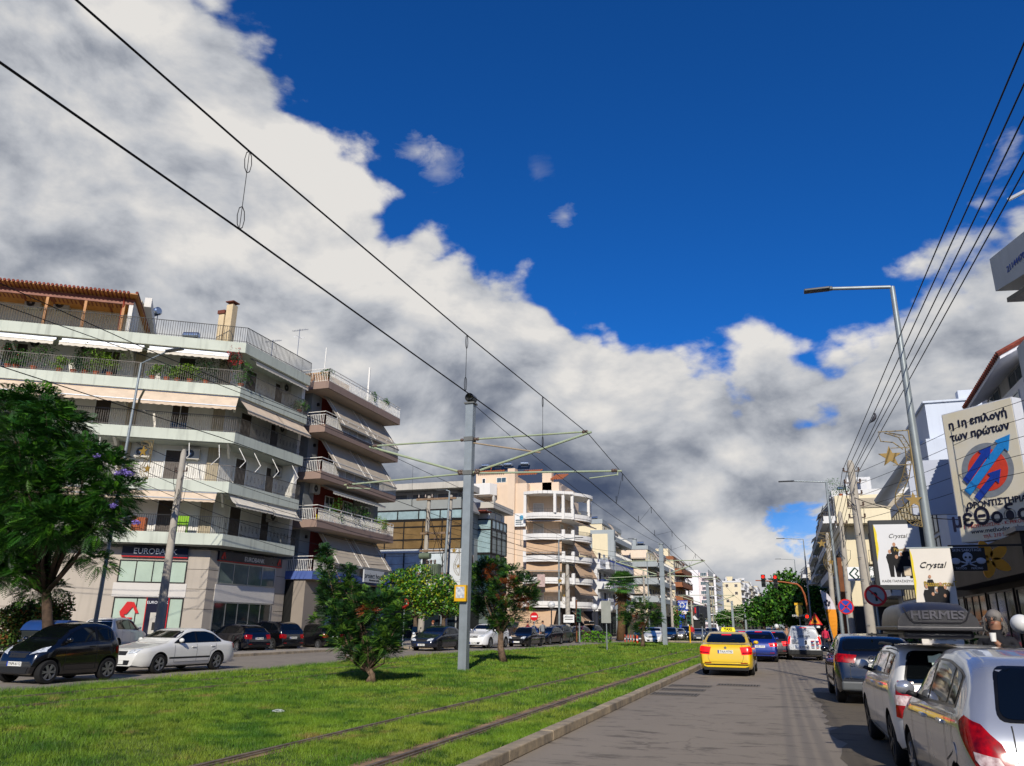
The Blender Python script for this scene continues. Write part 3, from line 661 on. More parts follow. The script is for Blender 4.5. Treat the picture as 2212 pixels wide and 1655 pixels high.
    for a,c in cuts:
        a=max(a,.1); awning(E,T,a,c,17.45-.72,.25,.5,.3,AWNW,.22)
        b=E.mb(); b.bar((a,.2,16.68),(c,.2,16.68),.16,.14); b.build('awning_cassette',cas,T,world=True)
    awning(ES,T,1.0,ES.L-.3,16.8,.3,.4,.25,AWNW,.2)
    us4=[(.1,u(345,800)),(u(360,800),u(968,870)),(u(985,870),u(1620,930))]
    for a,c in us4: awning(E,T,a,c,14.75-.66,.15,.75,.75,AWN,.22)
    awning(ES,T,.25,ES.L*.55,14.05,.2,.7,.75,AWN,.2); awning(ES,T,ES.L*.56,ES.L-.1,14.05,.2,.7,.75,AWN,.2)
    awning(E,T,E.L-6.2,E.L-.6,9.1-.66,.1,.35,.42,AWN,.16); awning(E,T,E.L-12.5,E.L-6.4,9.1-.66,.1,.35,.35,AWN,.16)
    awning(ES,T,.3,ES.L*.55,9.1-.66,.15,.55,.55,AWNW,.16,sag=.12); awning(ES,T,ES.L*.56,ES.L-.1,9.1-.66,.15,.55,.6,AWNW,.16,sag=.15)
    b=MB()
    for F,l in ((E,[E.L-9.2,E.L-7,E.L-2.4,E.L-.8]),(ES,[.6,2.0,3.8,5.9])):
        for k,uu in enumerate(l): b.path([F.pt(uu,.1,11.2),F.pt(uu+.15,-.35,10.4),F.pt(uu-.25,-.3,9.95)],.022,6)
    split_build(b,'awning_arm',WHR,T,world=True)
    # roof terrace: penthouse under a tiled lean-to roof
    PF=E.off(1.9); uR=E.uz(*D1(855,430))[0]+.2
    b=PF.mb(); b.box(.6,0,17.45,uR,5,20.2); PT=mat('penthouse_render','c9bca4',.85,.06,1,stain=.2); b.build('penthouse_wall',PT,T,world=True)
    ze=E.uz(*D1(870,215))[1]; z_l=E.uz(*D1(0,140))[1]; WOOD=mat('stained_pine','7a3c1e',.5,.25,3); WOODL=mat('light_pine_post','a86f30',.5,.2,3)
    E2=E.off(.1)
    b=E2.mb(); e0=ze
    uL=.4
    for k in range(9):
        a=uL+(uR-uL)*k/8; b.bar((a,0,e0-.22),(a,6.2,e0-1.1),.1,.16)
    b.box(uL,-.02,e0-.62,uR,.1,e0-.3); b.build('roof_beam',WOOD,T,world=True)
    b=E2.mb(); b.add([(uL,-.5,e0-.08),(uR+.25,-.5,e0-.08),(uR+.25,6.4,e0-1.3),(uL,6.4,e0-1.3),(uL,-.5,e0-.14),(uR+.25,-.5,e0-.14),(uR+.25,6.4,e0-1.36),(uL,6.4,e0-1.36)],[(0,1,2,3),(4,7,6,5),(0,4,5,1),(1,5,6,2),(2,6,7,3)])
    pr=b.build('roof_boards',WOODL,T,world=True)
    b=E2.mb()
    for k in range(int((uR-uL)/.22)):
        a=uL+k*.22; b.path([(a,-.56,e0-.06),(a,6.4,e0-1.27)],.085,6)
    for k in range(24): b.path([(uR+.2,-.5+k*.285,e0-.02-k*.0505),(uR+.2,-.5+k*.285+.27,e0-.07-k*.0505)],.09,6)
    b.build('roof_tiles',mat('red_roof_tile','7d3a2a',.8,.3,4,col2='4f241b'),T,world=True)
    b=E2.mb()
    for px in (292,560,825): 
        uu=E2.uz(*D1(px,400))[0]; b.box(uu-.07,0,17.45,uu+.07,.14,e0-.6)
    split_build(b,'terrace_post',WOODL,T,world=True)
    b=E2.mb(); b.box(uR-.22,0,17.45,uR,.3,e0-.4); b.add([(uR,.2,17.45),(uR,5,17.45),(uR,5,e0-1.2),(uR,.2,e0-.3),(uR-.15,.2,17.45),(uR-.15,5,17.45),(uR-.15,5,e0-1.2),(uR-.15,.2,e0-.3)],[(0,1,2,3),(7,6,5,4),(0,3,7,4),(1,5,6,2)])
    b.add([(uR+.1,2.0,19.9),(uR+.1,7.2,17.5),(uR+.1,7.2,17.9),(uR+.1,2.0,20.5),(uR+.5,2.0,19.9),(uR+.5,7.2,17.5),(uR+.5,7.2,17.9),(uR+.5,2.0,20.5)],[(0,1,2,3),(7,6,5,4),(3,2,6,7),(0,4,5,1),(0,3,7,4)])
    b.build('penthouse_side_wall',WALL,T,world=True)
    ac(PF,T,PF.uz(*D1(235,290))[0],PF.uz(*D1(235,290))[1]-.3); ac(PF,T,PF.uz(*D1(430,300))[0],PF.uz(*D1(430,300))[1]-.3)
    b=E2.mb(); b.path([(uR-.55,-.1,e0-.25),(uR-.5,0,e0-.7),(uR-.6,.1,e0-1.0),(uR-.6,.1,17.45)],.05,8); b.build('drainpipe',mat('red_drainpipe','8d3420',.5),T,world=True)
    # chimneys
    c=E.pt(E.L-1.3,.6,17.45); b=MB(); b.k=0
    b.box(c.x-.55,c.y-.15,17.45,c.x-.15,c.y+.25,19.4); b.box(c.x-.05,c.y-.15,17.45,c.x+.4,c.y+.3,19.95); b.k=1
    b.box(c.x-.62,c.y-.22,19.4,c.x-.1,c.y+.3,19.62); b.box(c.x-.12,c.y-.22,20.1,c.x+.47,c.y+.37,20.16); b.box(c.x,c.y-.05,19.95,c.x+.35,c.y+.2,20.1)
    b.build('chimney',[mat('cream_chimney','cdb893',.8,.1,2),mat('chimney_cap','6b3a2c',.8)],T,world=True)
    q=PF.pt(uR-.1,3.3,20.55); solar_heater(T,q.x,q.y,19.6,R(-10)); q=PF.pt(E.uz(*D1(100,130))[0],3.3,20); solar_heater(T,q.x-.5,q.y,19.75,R(-10))
    q=E.pt(E.L-3.5,2.2,17.45); solar_heater(T,q.x,q.y,17.45,R(20),.8)
    antenna(T,-29.9,42.0,17.45,3.4); antenna(T,-30.4,39.9,17.45,1.9)
    # flower pots along the fourth balcony
    k=0; ordw=['first','second','third','fourth','fifth','sixth','seventh','eighth','ninth','tenth','eleventh','twelfth','thirteenth']
    for px,h,w,kd,fl in ((20,.9,.8,2,1),(80,.5,.6,0,0),(200,1.15,.9,0,0),(380,.7,.6,1,0),(480,.9,.7,2,0),(560,1.3,.8,0,0),(640,1.1,.8,1,0),(730,1.15,.9,1,0),(1030,.6,.6,1,0),(1130,.8,.8,0,0),(1200,.7,.7,1,0),(1290,.8,.8,1,0),(1400,1.0,1.0,2,0)):
        p=E.pt(E.uz(*D1(px,760))[0],.35,14.75); potted(p,h*1.2,w*1.3,ordw[k]+' potted plant from the left along the leafy balcony just under the roof terrace','plants on the leafy balcony',px,kd,fl); k+=1
    p=ES.pt(.35,.3,14.75); potted(p,1.2,1.0,'bushy potted shrub at the outer corner of the leafy balcony','plants on the leafy balcony',5,0)
    p=ES.pt(ES.L-.5,.3,14.75); potted(p,.9,.9,'potted shrub at the far street end of the leafy balcony','plants on the leafy balcony',6,0)
    b=MB(); rr=random.Random(9); b.k=0; cc=E.pt(E.L-1.6,.5,16.3)
    for k in range(16): q=E.pt(E.L-.3-k*.2,.45,16.5-.03*k+rr.uniform(-.25,.2)); leaves(b,26,q,(.3,.25,.25),.13,.1,rr)
    q=E.pt(E.L-.5,.1,16.7)
    t=thing('bougainvillea','red flowering creeper hanging under the roof slab at the building corner','plant',(cc.x,cc.y,14.75)); b.build('foliage',LEAF[2],t,world=True)
    b=MB()
    for k in range(90):
        q=E.pt(E.L-.1-rr.random()*.9,.05+rr.uniform(-.2,.2),16.75+rr.uniform(-.75,.45)); leaves(b,2,q,(.06,.06,.06),.11,0,rr)
    b.build('flower',REDFL,t,world=True)
    b=MB(); b.path([E.pt(E.L-.8,.5,14.75),E.pt(E.L-.6,.45,15.6),E.pt(E.L-1.2,.45,16.5)],.03,6); b.build('stem',mat('bark_brown','4c3c2c',.9,.2,8),t,world=True)
    # things on the first balcony
    p=E.pt(E.uz(*D2(940,240))[0],.4,6.2); b=MB(); b.box(-.35,-.25,0,.35,.25,.75); o=b.build('cabinet',mat('orange_wood','a85220',.5,.15,3)); o.location=p; o.rotation_euler=(0,0,R(33)); tag(o,'small orange wooden cabinet on the lowest balcony above the bank sign','cabinet')
    p=E.pt(E.uz(*D2(1235,240))[0],.5,6.2); b=MB(); b.box(-.3,-.02,.45,.3,.03,.95); b.box(-.3,-.45,.42,.3,0,.46)
    for sx in(-.27,.27):
        for sy in(-.42,-.02): b.box(sx-.02,sy-.02,0,sx+.02,sy+.02,.43)
    o=b.build('chair',mat('lime_fabric','7fae1a',.7,.1,4)); o.location=p; o.rotation_euler=(0,0,R(33)); tag(o,'lime green chair on the lowest balcony behind the concrete pole','chair')
block_bank()
# ================================================================ 2 dark red apartment block
def block_red():
    T=thing('apartment_building','dark red narrow apartment block with taupe balcony bands, white bar railings and long beige sunshades','building',(-33,48,.1))
    REDW=mat('dark_red_render','6e2416',.85,.1,.7,stain=.2); GRYW=mat('grey_render','7d7f7c',.85,.05,1); TP=mat('taupe_fascia','8d776b',.75,.06,.8,stain=.25); SO=mat('pale_soffit','b8a594',.9,.06,1)
    b=MB(); b.prism([(-29.7,44.2),(-29.7,54.2),(-41,54.2),(-41,44.2)],4.2,16.9); b.build('wall',REDW,T,world=True)
    b=MB(); b.prism([(-29.66,43.9),(-29.66,45.1),(-40,45.1),(-40,43.9)],4.2,16.9); b.box(-29.71,50.4,7.9,-29.62,54.1,13.7); b.build('grey_wall',GRYW,T,world=True)
    S=Fa((-29.66,43.3),(-29.66,54.2)); E=Fa((-28,43.2),(-28,53.9))
    for i,z in enumerate((4.2,7.45,10.6,13.75,16.8)):
        b=MB(); b.prism([(-28,43.2),(-28,53.9),(-35,53.9),(-35,43.2)],z,z+.5); fa=b.build('balcony_slab',TP if i else mat('blue_fascia','4a5f9c',.6,.06,1),T,world=True)
        b=MB(); b.prism([(-28.1,43.3),(-28.1,53.8),(-34,53.8),(-34,43.3)],z-.03,z-.002); b.build('soffit',SO,fa,world=True)
        rail([(-31,43.25),(-28.05,43.25),(-28.05,53.85)],z+.5,.72,T,WHR,.13,.014,double=True)
    SH=mat('sunshade_fabric','a89c8a',.9,.05,2,bump=.15,bscale=2)
    for z,u0,n in ((16.8,1.6,2),(13.75,1.5,2),(7.45,2.2,2)):
        L=(E.L-.2-u0)/n
        for k in range(n):
            o=awning(E,T,u0+k*L,u0+(k+1)*L-.08,z-.06,1.3,1.5,2.05,SH,.12,arms=False)
            b=E.mb()
            for uu in (u0+k*L+.5,u0+(k+1)*L-.6): b.bar((uu,1.28,z-.05),(uu,-.24,z-2.12),.04,.03)
            split_build(b,'awning_arm',WHR,o,world=True)
    awning(E,T,2.0,E.L-1.2,10.5,1.1,.9,.42,AWNW,.2)
    for i,z in enumerate((4.7,7.95,11.1,14.25)):
        for a,c in ((3.2,4.3),(5.6,6.9),(8.2,9.4)): window(S,T,a,c,z+.02,z+2.1,'glass' if i==1 else 'shutter',WHITEF,PANE)
    ac(S,T,1.6,12.7-3.0+.25); 
    b=S.mb()
    for z in (6.9,13.1,16): b.box(1.2,-.14,z,1.34,0,z+.2)
    split_build(b,'wall_lamp',BLK,T,world=True)
    # roof planters and poles, ground floor shop
    b=MB(); b.box(-29,44,17.3,-28.4,46.5,17.95); b.box(-31,43.4,17.3,-28.3,43.7,18.1); split_build(b,'roof_planter',mat('ochre_brick','a87d4a',.8,.15,3),T,world=True)
    b=MB(); b.tube((-28.7,43.6,17.3),(-28.7,43.6,19.9),.04,n=6); b.tube((-28.4,49.2,17.3),(-28.4,49.2,20.2),.09,n=6); split_build(b,'roof_pole',WHR,T,world=True)
    BL=mat('blue_shopfront','6d7fb5',.6,.06,1); G=Fa((-28.6,43.3),(-28.6,54.2)); G0=Fa((-30,43.3),(-28.6,43.3))
    b=MB(); b.k=0; b.box(-40,43.45,.1,-28.9,54.2,4.2); b.k=1; b.box(-28.9,46,.1,-28.6,46.8,4.2); b.box(-28.9,53.2,.1,-28.6,54.2,4.2); b.k=2; b.box(-29.4,43.35,.1,-28.55,45.9,4.15); b.build('shop_wall',[BLK,BL,mat('taupe_wall','8a8074',.8,.05,1)],T,world=True)
    window(G,T,3.6,9.7,.5,3.9,'glass',DARKF,PANE,4,v=.28)
    GS=Fa((-28.54,43.35),(-28.54,45.9)); text('lettering','Project house',.42,BLK,T,GS.pt(1.25,-.02,2.1),(0,math.cos(R(52)),math.sin(R(52))),(0,-math.sin(R(52)),math.cos(R(52))))
    s=at(*D4(880,690),X=-27.4); b=MB(); b.box(-27.45,s.y-1.6,s.z-.35,-27.35,s.y+1.3,s.z+.5); o=b.build('shop_sign',mat('sign_grey_white','b4b6b6',.5,.04,1),T,world=True)
    text('lettering','project house',.5,BLK,o,(-27.34,s.y-.15,s.z+.1),(0,1,0),(0,0,1)); text('lettering','ΑΝΑΚΑΙΝΙΣΕΙΣ ΧΩΡΩΝ',.14,BLK,o,(-27.34,s.y-.15,s.z-.2),(0,1,0),(0,0,1))
    b=MB(); b.bar((-27.6,s.y-1.7,s.z+.6),(-27.6,s.y+1.4,s.z+.6),.35,.12); b.build('lamp_box',ALU,o,world=True)
    rr=random.Random(4)
    for k,(u,h,w,kd) in enumerate(((2.8,1.5,.9,0),(4.6,1.3,1.4,2),(7.2,1.4,.9,0),(8.9,1.1,1.0,1))):
        p=E.pt(u,.3,7.95); potted(p,h,w,['tall','spreading dark','tall thin','yellowish'][k]+' potted shrub spilling over the white railing of the red building','plants on the red building',30+k,kd)
    for k,u in enumerate((.4,6.5,8.6)): p=E.pt(u,.4,17.3); potted(p,.8,.6,['nearest','middle','farthest'][k]+' small potted plant on the roof edge of the red building','roof plants on the red building',50+k,0)
    b=MB(); b.lathe([(.14,0),(.2,.4)],n=14); o=b.build('bucket',mat('yellow_plastic','c8b400',.4,.05,3)); p=E.pt(.7,.4,7.95); o.location=p; tag(o,'yellow bucket on the planted balcony of the red building','bucket')
block_red()
# ================================================================ 3 glass office block
def block_glass():
    T=thing('office_building','low glass office block with brown blinds and flat roofs behind the pole transformer','building',(-33,71,.1))
    CON=mat('pale_concrete','b9b4a9',.85,.08,.8,stain=.3); WP=mat('white_panel','c8cbca',.5,.05,1,stain=.2); FR=DARKF
    BLIND=glassy('brown_blind_pane','76603f',.12,.7); BLU=glassy('pale_blue_pane','8fa5a8',.08); WB=glassy('whitened_pane','bcc6c8',.45,.4); TAN=glassy('tan_reflecting_pane','9a8458',.06)
    F=Fa((-46,67.6),(-28,67.6)); S=Fa((-28,67.6),(-28,77))
    b=MB(); b.box(-46,67.9,.1,-28.3,77,13.2); b.build('wall',mat('grey_office_wall','8e9290',.8,.06,1),T,world=True)
    b=MB(); b.prism([(-47,66.8),(-27.6,66.8),(-27.6,70.9),(-47,72)],13.9,14.5); b.build('roof_slab',CON,T,world=True)
    b=MB(); b.prism([(-31,72.3),(-26.6,72.3),(-26.6,78.5),(-31,78.5)],12.7,13.3); b.build('roof_slab',CON,T,world=True)
    b=MB(); b.box(-31,72.6,11.2,-27.3,77.6,12.7); b.box(-46,68.4,11.2,-29,77,13.9); b.build('top_storey_wall',WP,T,world=True)
    # front bays
    def bays(F,u0,u1,z0,z1,n,pm,zs=(),v=-.02):
        b=F.mb()
        for k in range(n+1): u=u0+(u1-u0)*k/n; b.box(u-.05,v-.1,z0,u+.05,v,z1)
        for z in (z0,z1)+tuple(zs): b.box(u0,v-.08,z-.06,u1,v,z+.06)
        o=b.build('window',FR,T,world=True); b=F.mb(); b.box(u0,v-.03,z0,u1,v+.01,z1); b.build('pane',pm,o,world=True)
    u0=0; uR=F.L
    bays(F,u0,uR,8.3,11.0,9,BLIND,(9.2,10.4)); bays(F,u0,uR-1.8,5.35,8.0,8,WB,()); bays(F,0,uR,11.1,12.0,8,BLU)
    bays(S,0,2.4,8.3,11.0,2,TAN,(10.4,)); bays(S,0,2.4,11.1,12.0,2,BLU)
    b=MB(); b.box(-46,67.55,4.3,-27.95,67.9,5.3); b.box(-29.8,67.5,5.3,-27.95,67.9,8.2); b.box(-28.2,67.6,4.3,-27.93,70.2,8.2); b.box(-46,67.4,7.95,-27.9,67.9,8.28); b.build('white_band',WP,T,world=True)
    for k in range(6):
        u=1.5+k*2.7; window(Fa((-46,68.4),(-29,68.4)),T,u,u+2.2,12.05,13.7,'shutter',WHITEF,SHUTG)
    W2=Fa((-26.9,72.6),(-26.9,77)); W2f=Fa((-30,72.6),(-26.9,72.6))
    b=MB(); b.box(-31,72.7,.1,-27,77,11.2); b.build('glass_wing',mat('wing_core','5c6764',.5,.1,1),T,world=True)
    bays(W2,0,4.4,8.3,10.6,3,glassy('wing_pane','66726c',.06),(9.9,)); bays(W2,0,4.4,10.7,11.6,4,BLU); bays(W2f,0,3.1,4.5,8.2,2,PANEB); bays(W2f,0,3.1,8.3,11.6,2,BLU,(10.6,)); bays(W2,0,4.4,4.5,8.1,3,PANE)
    window(Fa((-27.28,72.6),(-27.28,77)),T,.3,4.0,11.7,12.6,'glass',WHITEF,PANEB,2)
    b=MB(); b.box(-28.3,67.7,.1,-28.05,77,4.3); b.build('shop_front',BLK,T,world=True); window(F,T,6,17.5,.3,4.1,'glass',DARKF,PANE,7,v=.25)
    awning(Fa((-28,67.6),(-28,71)),T,.4,3.0,13.6,.3,.9,1.7,SH2,.15,arms=False)
    b=MB(); b.prism([(-28.6,70.9),(-26.9,70.9),(-26.9,72.6),(-28.6,72.6)],12.2,12.3); b.build('tiled_canopy',mat('red_roof_tile','7d3a2a'),T,world=True)
    b=MB(); b.lathe([(.45,0),(.3,.12),(0,.16)],(-27.4,74.5,13.9),'x',16,cap=False); b.build('satellite_dish',mat('dish_white','c8c2b4',.6),T,world=True)
    # hoarding with a face and the sign on the party wall
    p=MB(); p.box(-27.9,67.7,5.4,-27.82,70.3,7.9); h=p.build('poster_panel',mat('poster_beige','cfc0ae',.5,.1,1.5),T,world=True)
    p=MB(); p.ball((-27.8,69.6,6.9),(.04,.55,.75),14,10); p.build('portrait',mat('portrait_tone','a88d7b',.6,.2,2),h,world=True); p=MB(); p.ball((-27.79,69.9,6.9),(.03,.3,1.0),14,10); p.build('hair',mat('portrait_hair','2c2522',.6,.2,2),h,world=True)
    text('lettering','STUDIO',.3,mat('poster_grey','7c7a72',.6),h,(-27.8,68.5,7.2),(0,1,0),(0,0,1)); text('lettering','ΛΕΝΑ',.42,WHITEF,T,(-27.98,69.2,3.6),(0,1,0),(0,0,1))
SH2=mat('grey_sunshade','8d8a86',.9,.05,2)
block_glass()
# ================================================================ 4 peach block with rounded balconies
def block_peach():
    T=thing('apartment_building','peach seven storey apartment block with white curved balconies, columns on the top one','building',(-31,101,.1))
    PEA=mat('peach_render','d6bfa6',.85,.05,.7,stain=.12); WH=mat('white_balcony','d9d6d0',.75,.04,.8,stain=.12)
    b=MB(); b.prism([(-31,98.2),(-27.2,99.2),(-26.6,107.5),(-40,107.5),(-40,98.2)],.1,18.2); b.build('wall',PEA,T,world=True)
    b=MB(); b.box(-36,97,.1,-31,107,19.6); b.box(-33.6,96.6,.1,-32.6,98,21.6); b.box(-29.3,98.4,18.2,-28,99.4,21.2); b.build('stair_tower',PEA,T,world=True)
    b=MB(); b.box(-36,98.4,18.2,-27,107,19.8); b.build('penthouse',PEA,T,world=True)
    b=MB()
    def tilerow(x0,x1,y,z):
        n=int((x1-x0)/.3)
        for k in range(n): b.path([(x0+k*.3,y,z),(x0+k*.3,y+3,z+1.1)],.12,5)
    tilerow(-38,-34,97,21.4); tilerow(-32.4,-29.5,97.6,20.9); tilerow(-28,-26.2,98.2,20.2); b.build('roof_tiles',mat('orange_tile','a55f3a',.8,.2,3),T,world=True)
    b=MB(); b.box(-38.5,97.5,17.8,-33.7,105,21.3); b.build('roof_room',PEA,T,world=True)
    window(Fa((-38.5,97.5),(-33.7,97.5)),T,.9,1.4,19.9,20.6,'glass',WHITEF,PANE,1); window(Fa((-38.5,97.5),(-33.7,97.5)),T,3.0,4.4,19.9,20.6,'glass',WHITEF,PANEB,2)
    b=MB(); b.prism([(-40,95.2),(-35.6,95.2),(-35.0,96.3),(-36,98.5),(-40,98.5)],18.0,19.5); b.build('balcony_slab',WH,T,world=True)
    for x in (-37.5,-35.6,-34.2,-31.8): solar_heater(T,x,98.3,21.5,R(10),.9)
    antenna(T,-32,99,21,1.8)
    # balcony outline: bowed front, notch, rounded street side
    def outl(o):
        pts=[(-31,96.0+o)]
        for k in range(9): t=k/8; pts.append((-30.7+4.6*t,95.9-.75*math.sin(math.pi*t)+.9*t+o*.8))
        pts+=[(-25.9,96.9+o),(-24.9-o,97.6)]
        pts2=[]
        for k in range(11): t=k/10; pts2.append((-25.0+1.5*math.sin(math.pi*t)-o,98.4+6.6*t))
        return pts,pts2
    Z=(4.4,7.3,10.0,12.75,15.45)
    for i,z in enumerate(Z):
        p,p2=outl(0); poly=p+p2+[(-27,105.2),(-31,99.5)]
        q,q2=outl(.14); 
        b=MB(); b.prism(poly,z-.75,z-.5); 
        for line in (p,p2):
            for a,c in zip(line,line[1:]): b.bar((a[0],a[1],z-.25),(c[0],c[1],z-.25),.14,.5)
        for (x,y) in ((-30.9,95.95),(-26.0,96.9),(-24.95,97.7)): b.box(x-.2,y-.2,z-.8,x+.2,y+.2,z+.55)
        b.build('balcony',WH,T,world=True)
        rail(p[1:],z,.5,T,IRG,.15,.012); rail(p2,z,.5,T,IRG,.15,.012)
        F=Fa((-31,98.15),(-27.2,99.15)); S=Fa((-27.2,99.2),(-26.65,107.5))
        window(F,T,.5,1.9,z-.4,z+1.6,'shutter',WHITEF,SHUTW); window(S,T,.5,1.6,z-.4,z+1.6,'shutter',WHITEF,SHUTW); window(S,T,3.5,5.0,z-.4,z+1.6,'shutter' if i%2 else 'half',WHITEF)
    FE=Fa((-30.8,95.8),(-26.1,96.6)); SE=Fa((-24.9,97.8),(-24.0,104.6)); BA=mat('tan_awning_fabric','b79a7c',.9,.06,2)
    for z,dr,o in ((14.7,.25,.3),(12.0,1.6,.5),(9.25,1.1,.4),(6.55,.9,.35)): awning(FE,T,.1,FE.L-.1,z,.5,o,dr,BA,.15,arms=False)
    for z,dr in ((12,1.7),(9.25,1.7),(6.6,1.2),(14.7,.5)): awning(SE,T,.3,SE.L-.2,z,.3,1.0,dr,BA,.15,arms=True)
    b=MB()
    for (x,y) in ((-30.9,95.95),(-26.9,96.1),(-26.0,96.9),(-25.0,97.7),(-23.6,101),(-24.2,104.4)): b.box(x-.17,y-.17,15.4,x+.17,y+.17,17.9)
    split_build(b,'column',WH,T,world=True)
    b=MB(); p,p2=outl(0)
    for line in (p,p2):
        for a,c in zip(line,line[1:]): b.bar((a[0],a[1],18.05),(c[0],c[1],18.05),.5,.38)
    b.prism(p+p2+[(-27,105.2),(-28,99.5),(-31,99)],18.0,18.22); b.build('ring_beam',WH,T,world=True)
    b=MB(); b.k=0; b.box(-36,97.5,.1,-26.5,107.3,3.6); b.build('shop_wall',mat('dark_shop_wall','2a211e',.6,.15,1),T,world=True)
    big=awning(Fa((-33.5,96.2),(-26.6,96.2)),T,0,6.6,3.3,.3,1.6,2.0,BA,.2,name='shop_awning')
    q=lambda u,s,t: Vector((-33.5+u,95.9-1.6*s-.03,3.3-2.0*s+.03))
    INK=mat('awning_ink','4a3a2c',.8)
    up=Vector((0,1.6,2.0)); text('lettering','Jenny K',.95,INK,big,q(3.3,.55,0),(1,0,0),up,shear=.35)
    b=MB(); pts=[q(1.4+3.8*k/12,.78+.03*math.sin(k*.8),0) for k in range(13)]; b.path(pts,.02,4); cr=[q(2.7+dx,.22-dz,0) for dx,dz in ((0,0),(-.1,.12),(.15,.04),(.25,.2),(.4,.05),(.6,.18),(.6,0))]; b.path(cr+[cr[0]],.02,4); b.build('logo',INK,big,world=True)
    text('lettering','Β Υ Τ Ι Q Υ Ε',.22,INK,big,q(3.3,.9,0),(1,0,0),up)
    for k,y in enumerate((98,101)): awning(Fa((-24.9,y),(-24.9,y+2.8)),T,0,2.7,3.2,.3,1.7,1.7,BA,.2,name='shop_awning')
    b=MB(); p=at(*D5(585,1080),Y=95); b.box(p.x-.5,p.y-.05,6.1,p.x+.5,p.y,7.6); tag(b.build('blanket',mat('pink_blanket','b49c94',.9,.2,3)),'pinkish blanket hung over the white balcony rail of the peach block','blanket')
    b=MB(); s=at(*D9(1282,1060),Y=96.5); b.box(s.x-.75,96.45,s.z-.85,s.x+.75,96.55,s.z+.85); o=b.build('wall_sign',WHITEF,T,world=True); b=MB(); b.lathe([(.3,0),(.3,.02)],(s.x+.25,96.4,s.z+.3),'y',16); b.build('logo',mat('sign_cyan','4a93b5',.5),o,world=True)
    for k,(w_,h_) in enumerate(((.9,.12),(.8,.12),(1.0,.1))): b=MB(); b.box(s.x-.6,96.42,s.z-.1-.25*k,s.x-.6+w_,96.45,s.z-.1-.25*k+h_); b.build('lettering',PANEB,o,world=True)
block_peach()
# ================================================================ generic blocks further down both sides
def apartment(label,x0,x1,y0,y1,H,zs,wall,fascia,side=1,bal=1.3,wrap=1.5,railm=None,aw=None,aprob=.5,seed=1,rh=.5,ground='3a3430',name='apartment_building',solid=.55,roof=True,shut=None,fw=.5,recess=0):
    """side=1: the street face looks towards +x; side=-1: towards -x. the end face looks at the viewer"""
    T=thing(name,label,'building',((x0+x1)/2,(y0+y1)/2,.1)); rr=random.Random(seed); railm=railm or IRG
    xs=x1 if side>0 else x0
    b=MB(); b.box(x0,y0,3.4,x1,y1,H); b.build('wall',wall,T,world=True)
    b=MB(); b.box(x0+.1,y0+.15,.1,x1-.1,y1,3.4); b.build('ground_floor',mat('shop_dark_'+ground,ground,.6,.3,1.3),T,world=True)
    S=Fa((xs,y0),(xs,y1)) if side>0 else Fa((xs,y1),(xs,y0)); F=Fa((x0,y0),(x1,y0)); GI=Fa((xs-.1*side,y0),(xs-.1*side,y1)) if side>0 else Fa((xs+.1,y1),(xs+.1,y0))
    n=max(1,int((y1-y0)/4.2))
    for k in range(n):
        a=(k+.08)*S.L/n; window(GI,T,a,a+S.L/n*.84,.3,2.9,'glass',DARKF,PANE,3)
    for z in zs:
        xe=xs+bal*side; y=(y0-.0)
        pl=[(xs,y0+recess),(xe,y0+recess),(xe,y1-.4),(xs,y1-.4)] 
        b=MB(); b.prism(pl,z-.22,z); sol=solid
        if sol:
            b.box(min(xe,xe-.1*side),y0+recess,z,max(xe,xe-.1*side),y1-.4,z+sol); b.box(min(xs,xe),y0+recess,z,max(xs,xe),y0+recess+.1,z+sol); b.box(min(xs,xe),y1-.5,z,max(xs,xe),y1-.4,z+sol)
        b.build('balcony',fascia,T,world=True)
        rail([(xs,y0+recess+.05),(xe-.05*side,y0+recess+.05),(xe-.05*side,y1-.45)],z+sol,1.0-sol,T,railm,.22 if y0>120 else .16,.014)
        m=max(2,int(S.L/3.0))
        for k in range(m):
            a=(k+.22)*S.L/m; window(S,T,a,a+S.L/m*.5,z+.05,z+2.1,rr.choice(['half','shutter','glass']),WHITEF,shut if shut else None)
            if aw and rr.random()<aprob:
                dr=rr.choice([.5,.9,1.5]); awning(S,T,(k+.05)*S.L/m,(k+.95)*S.L/m,z+2.55,-bal+.15+.9,.9+.2,dr,aw,.15)
        w=int((x1-x0)/3.2)
        for k in range(w):
            if rr.random()<fw:
                a=(k+.3)*F.L/w; window(F,T,a,a+1.2,z+.9,z+2.1,'half' if rr.random()<.5 else 'shutter',WHITEF)
    b=MB(); b.box(x0-.1,y0-.1,H,x1+.1,y0+.15,H+.7); b.box(x0-.1,y1-.15,H,x1+.1,y1+.1,H+.7)
    for xa in (x0-.1,x1-.15): b.box(xa,y0+.15,H,xa+.25,y1-.15,H+.7)
    b.build('parapet',fascia,T,world=True)
    if roof:
        b=MB(); xx=rr.uniform(x0+1,x1-3); b.box(xx,y0+2,H,xx+2.6,y0+5,H+2.4); b.build('stair_house',wall,T,world=True)
        for k in range(2): solar_heater(T,rr.uniform(x0+1,x1-1),rr.uniform(y0+1,y0+4),H+.2,rr.uniform(-.3,.3),.9)
        antenna(T,rr.uniform(x0+1,x1-1),y0+2,H,2.4); b=MB(); xx=rr.uniform(x0+1,x1-1); b.box(xx,y0+1,H,xx+.6,y0+1.6,H+1.9); b.box(xx-.1,y0+.9,H+1.9,xx+.7,y0+1.7,H+2.05); b.build('chimney',fascia,T,world=True)
    return T
CREAM=mat('cream_render','dccfae',.85,.04,.6,stain=.12); WHT=mat('white_office_render','cfcfce',.8,.04,.6,stain=.15); GRB=mat('grey_balcony','9ba2a4',.8,.05,.7,stain=.2); BRN=mat('brown_balcony','8f5a3a',.75,.1,.8)
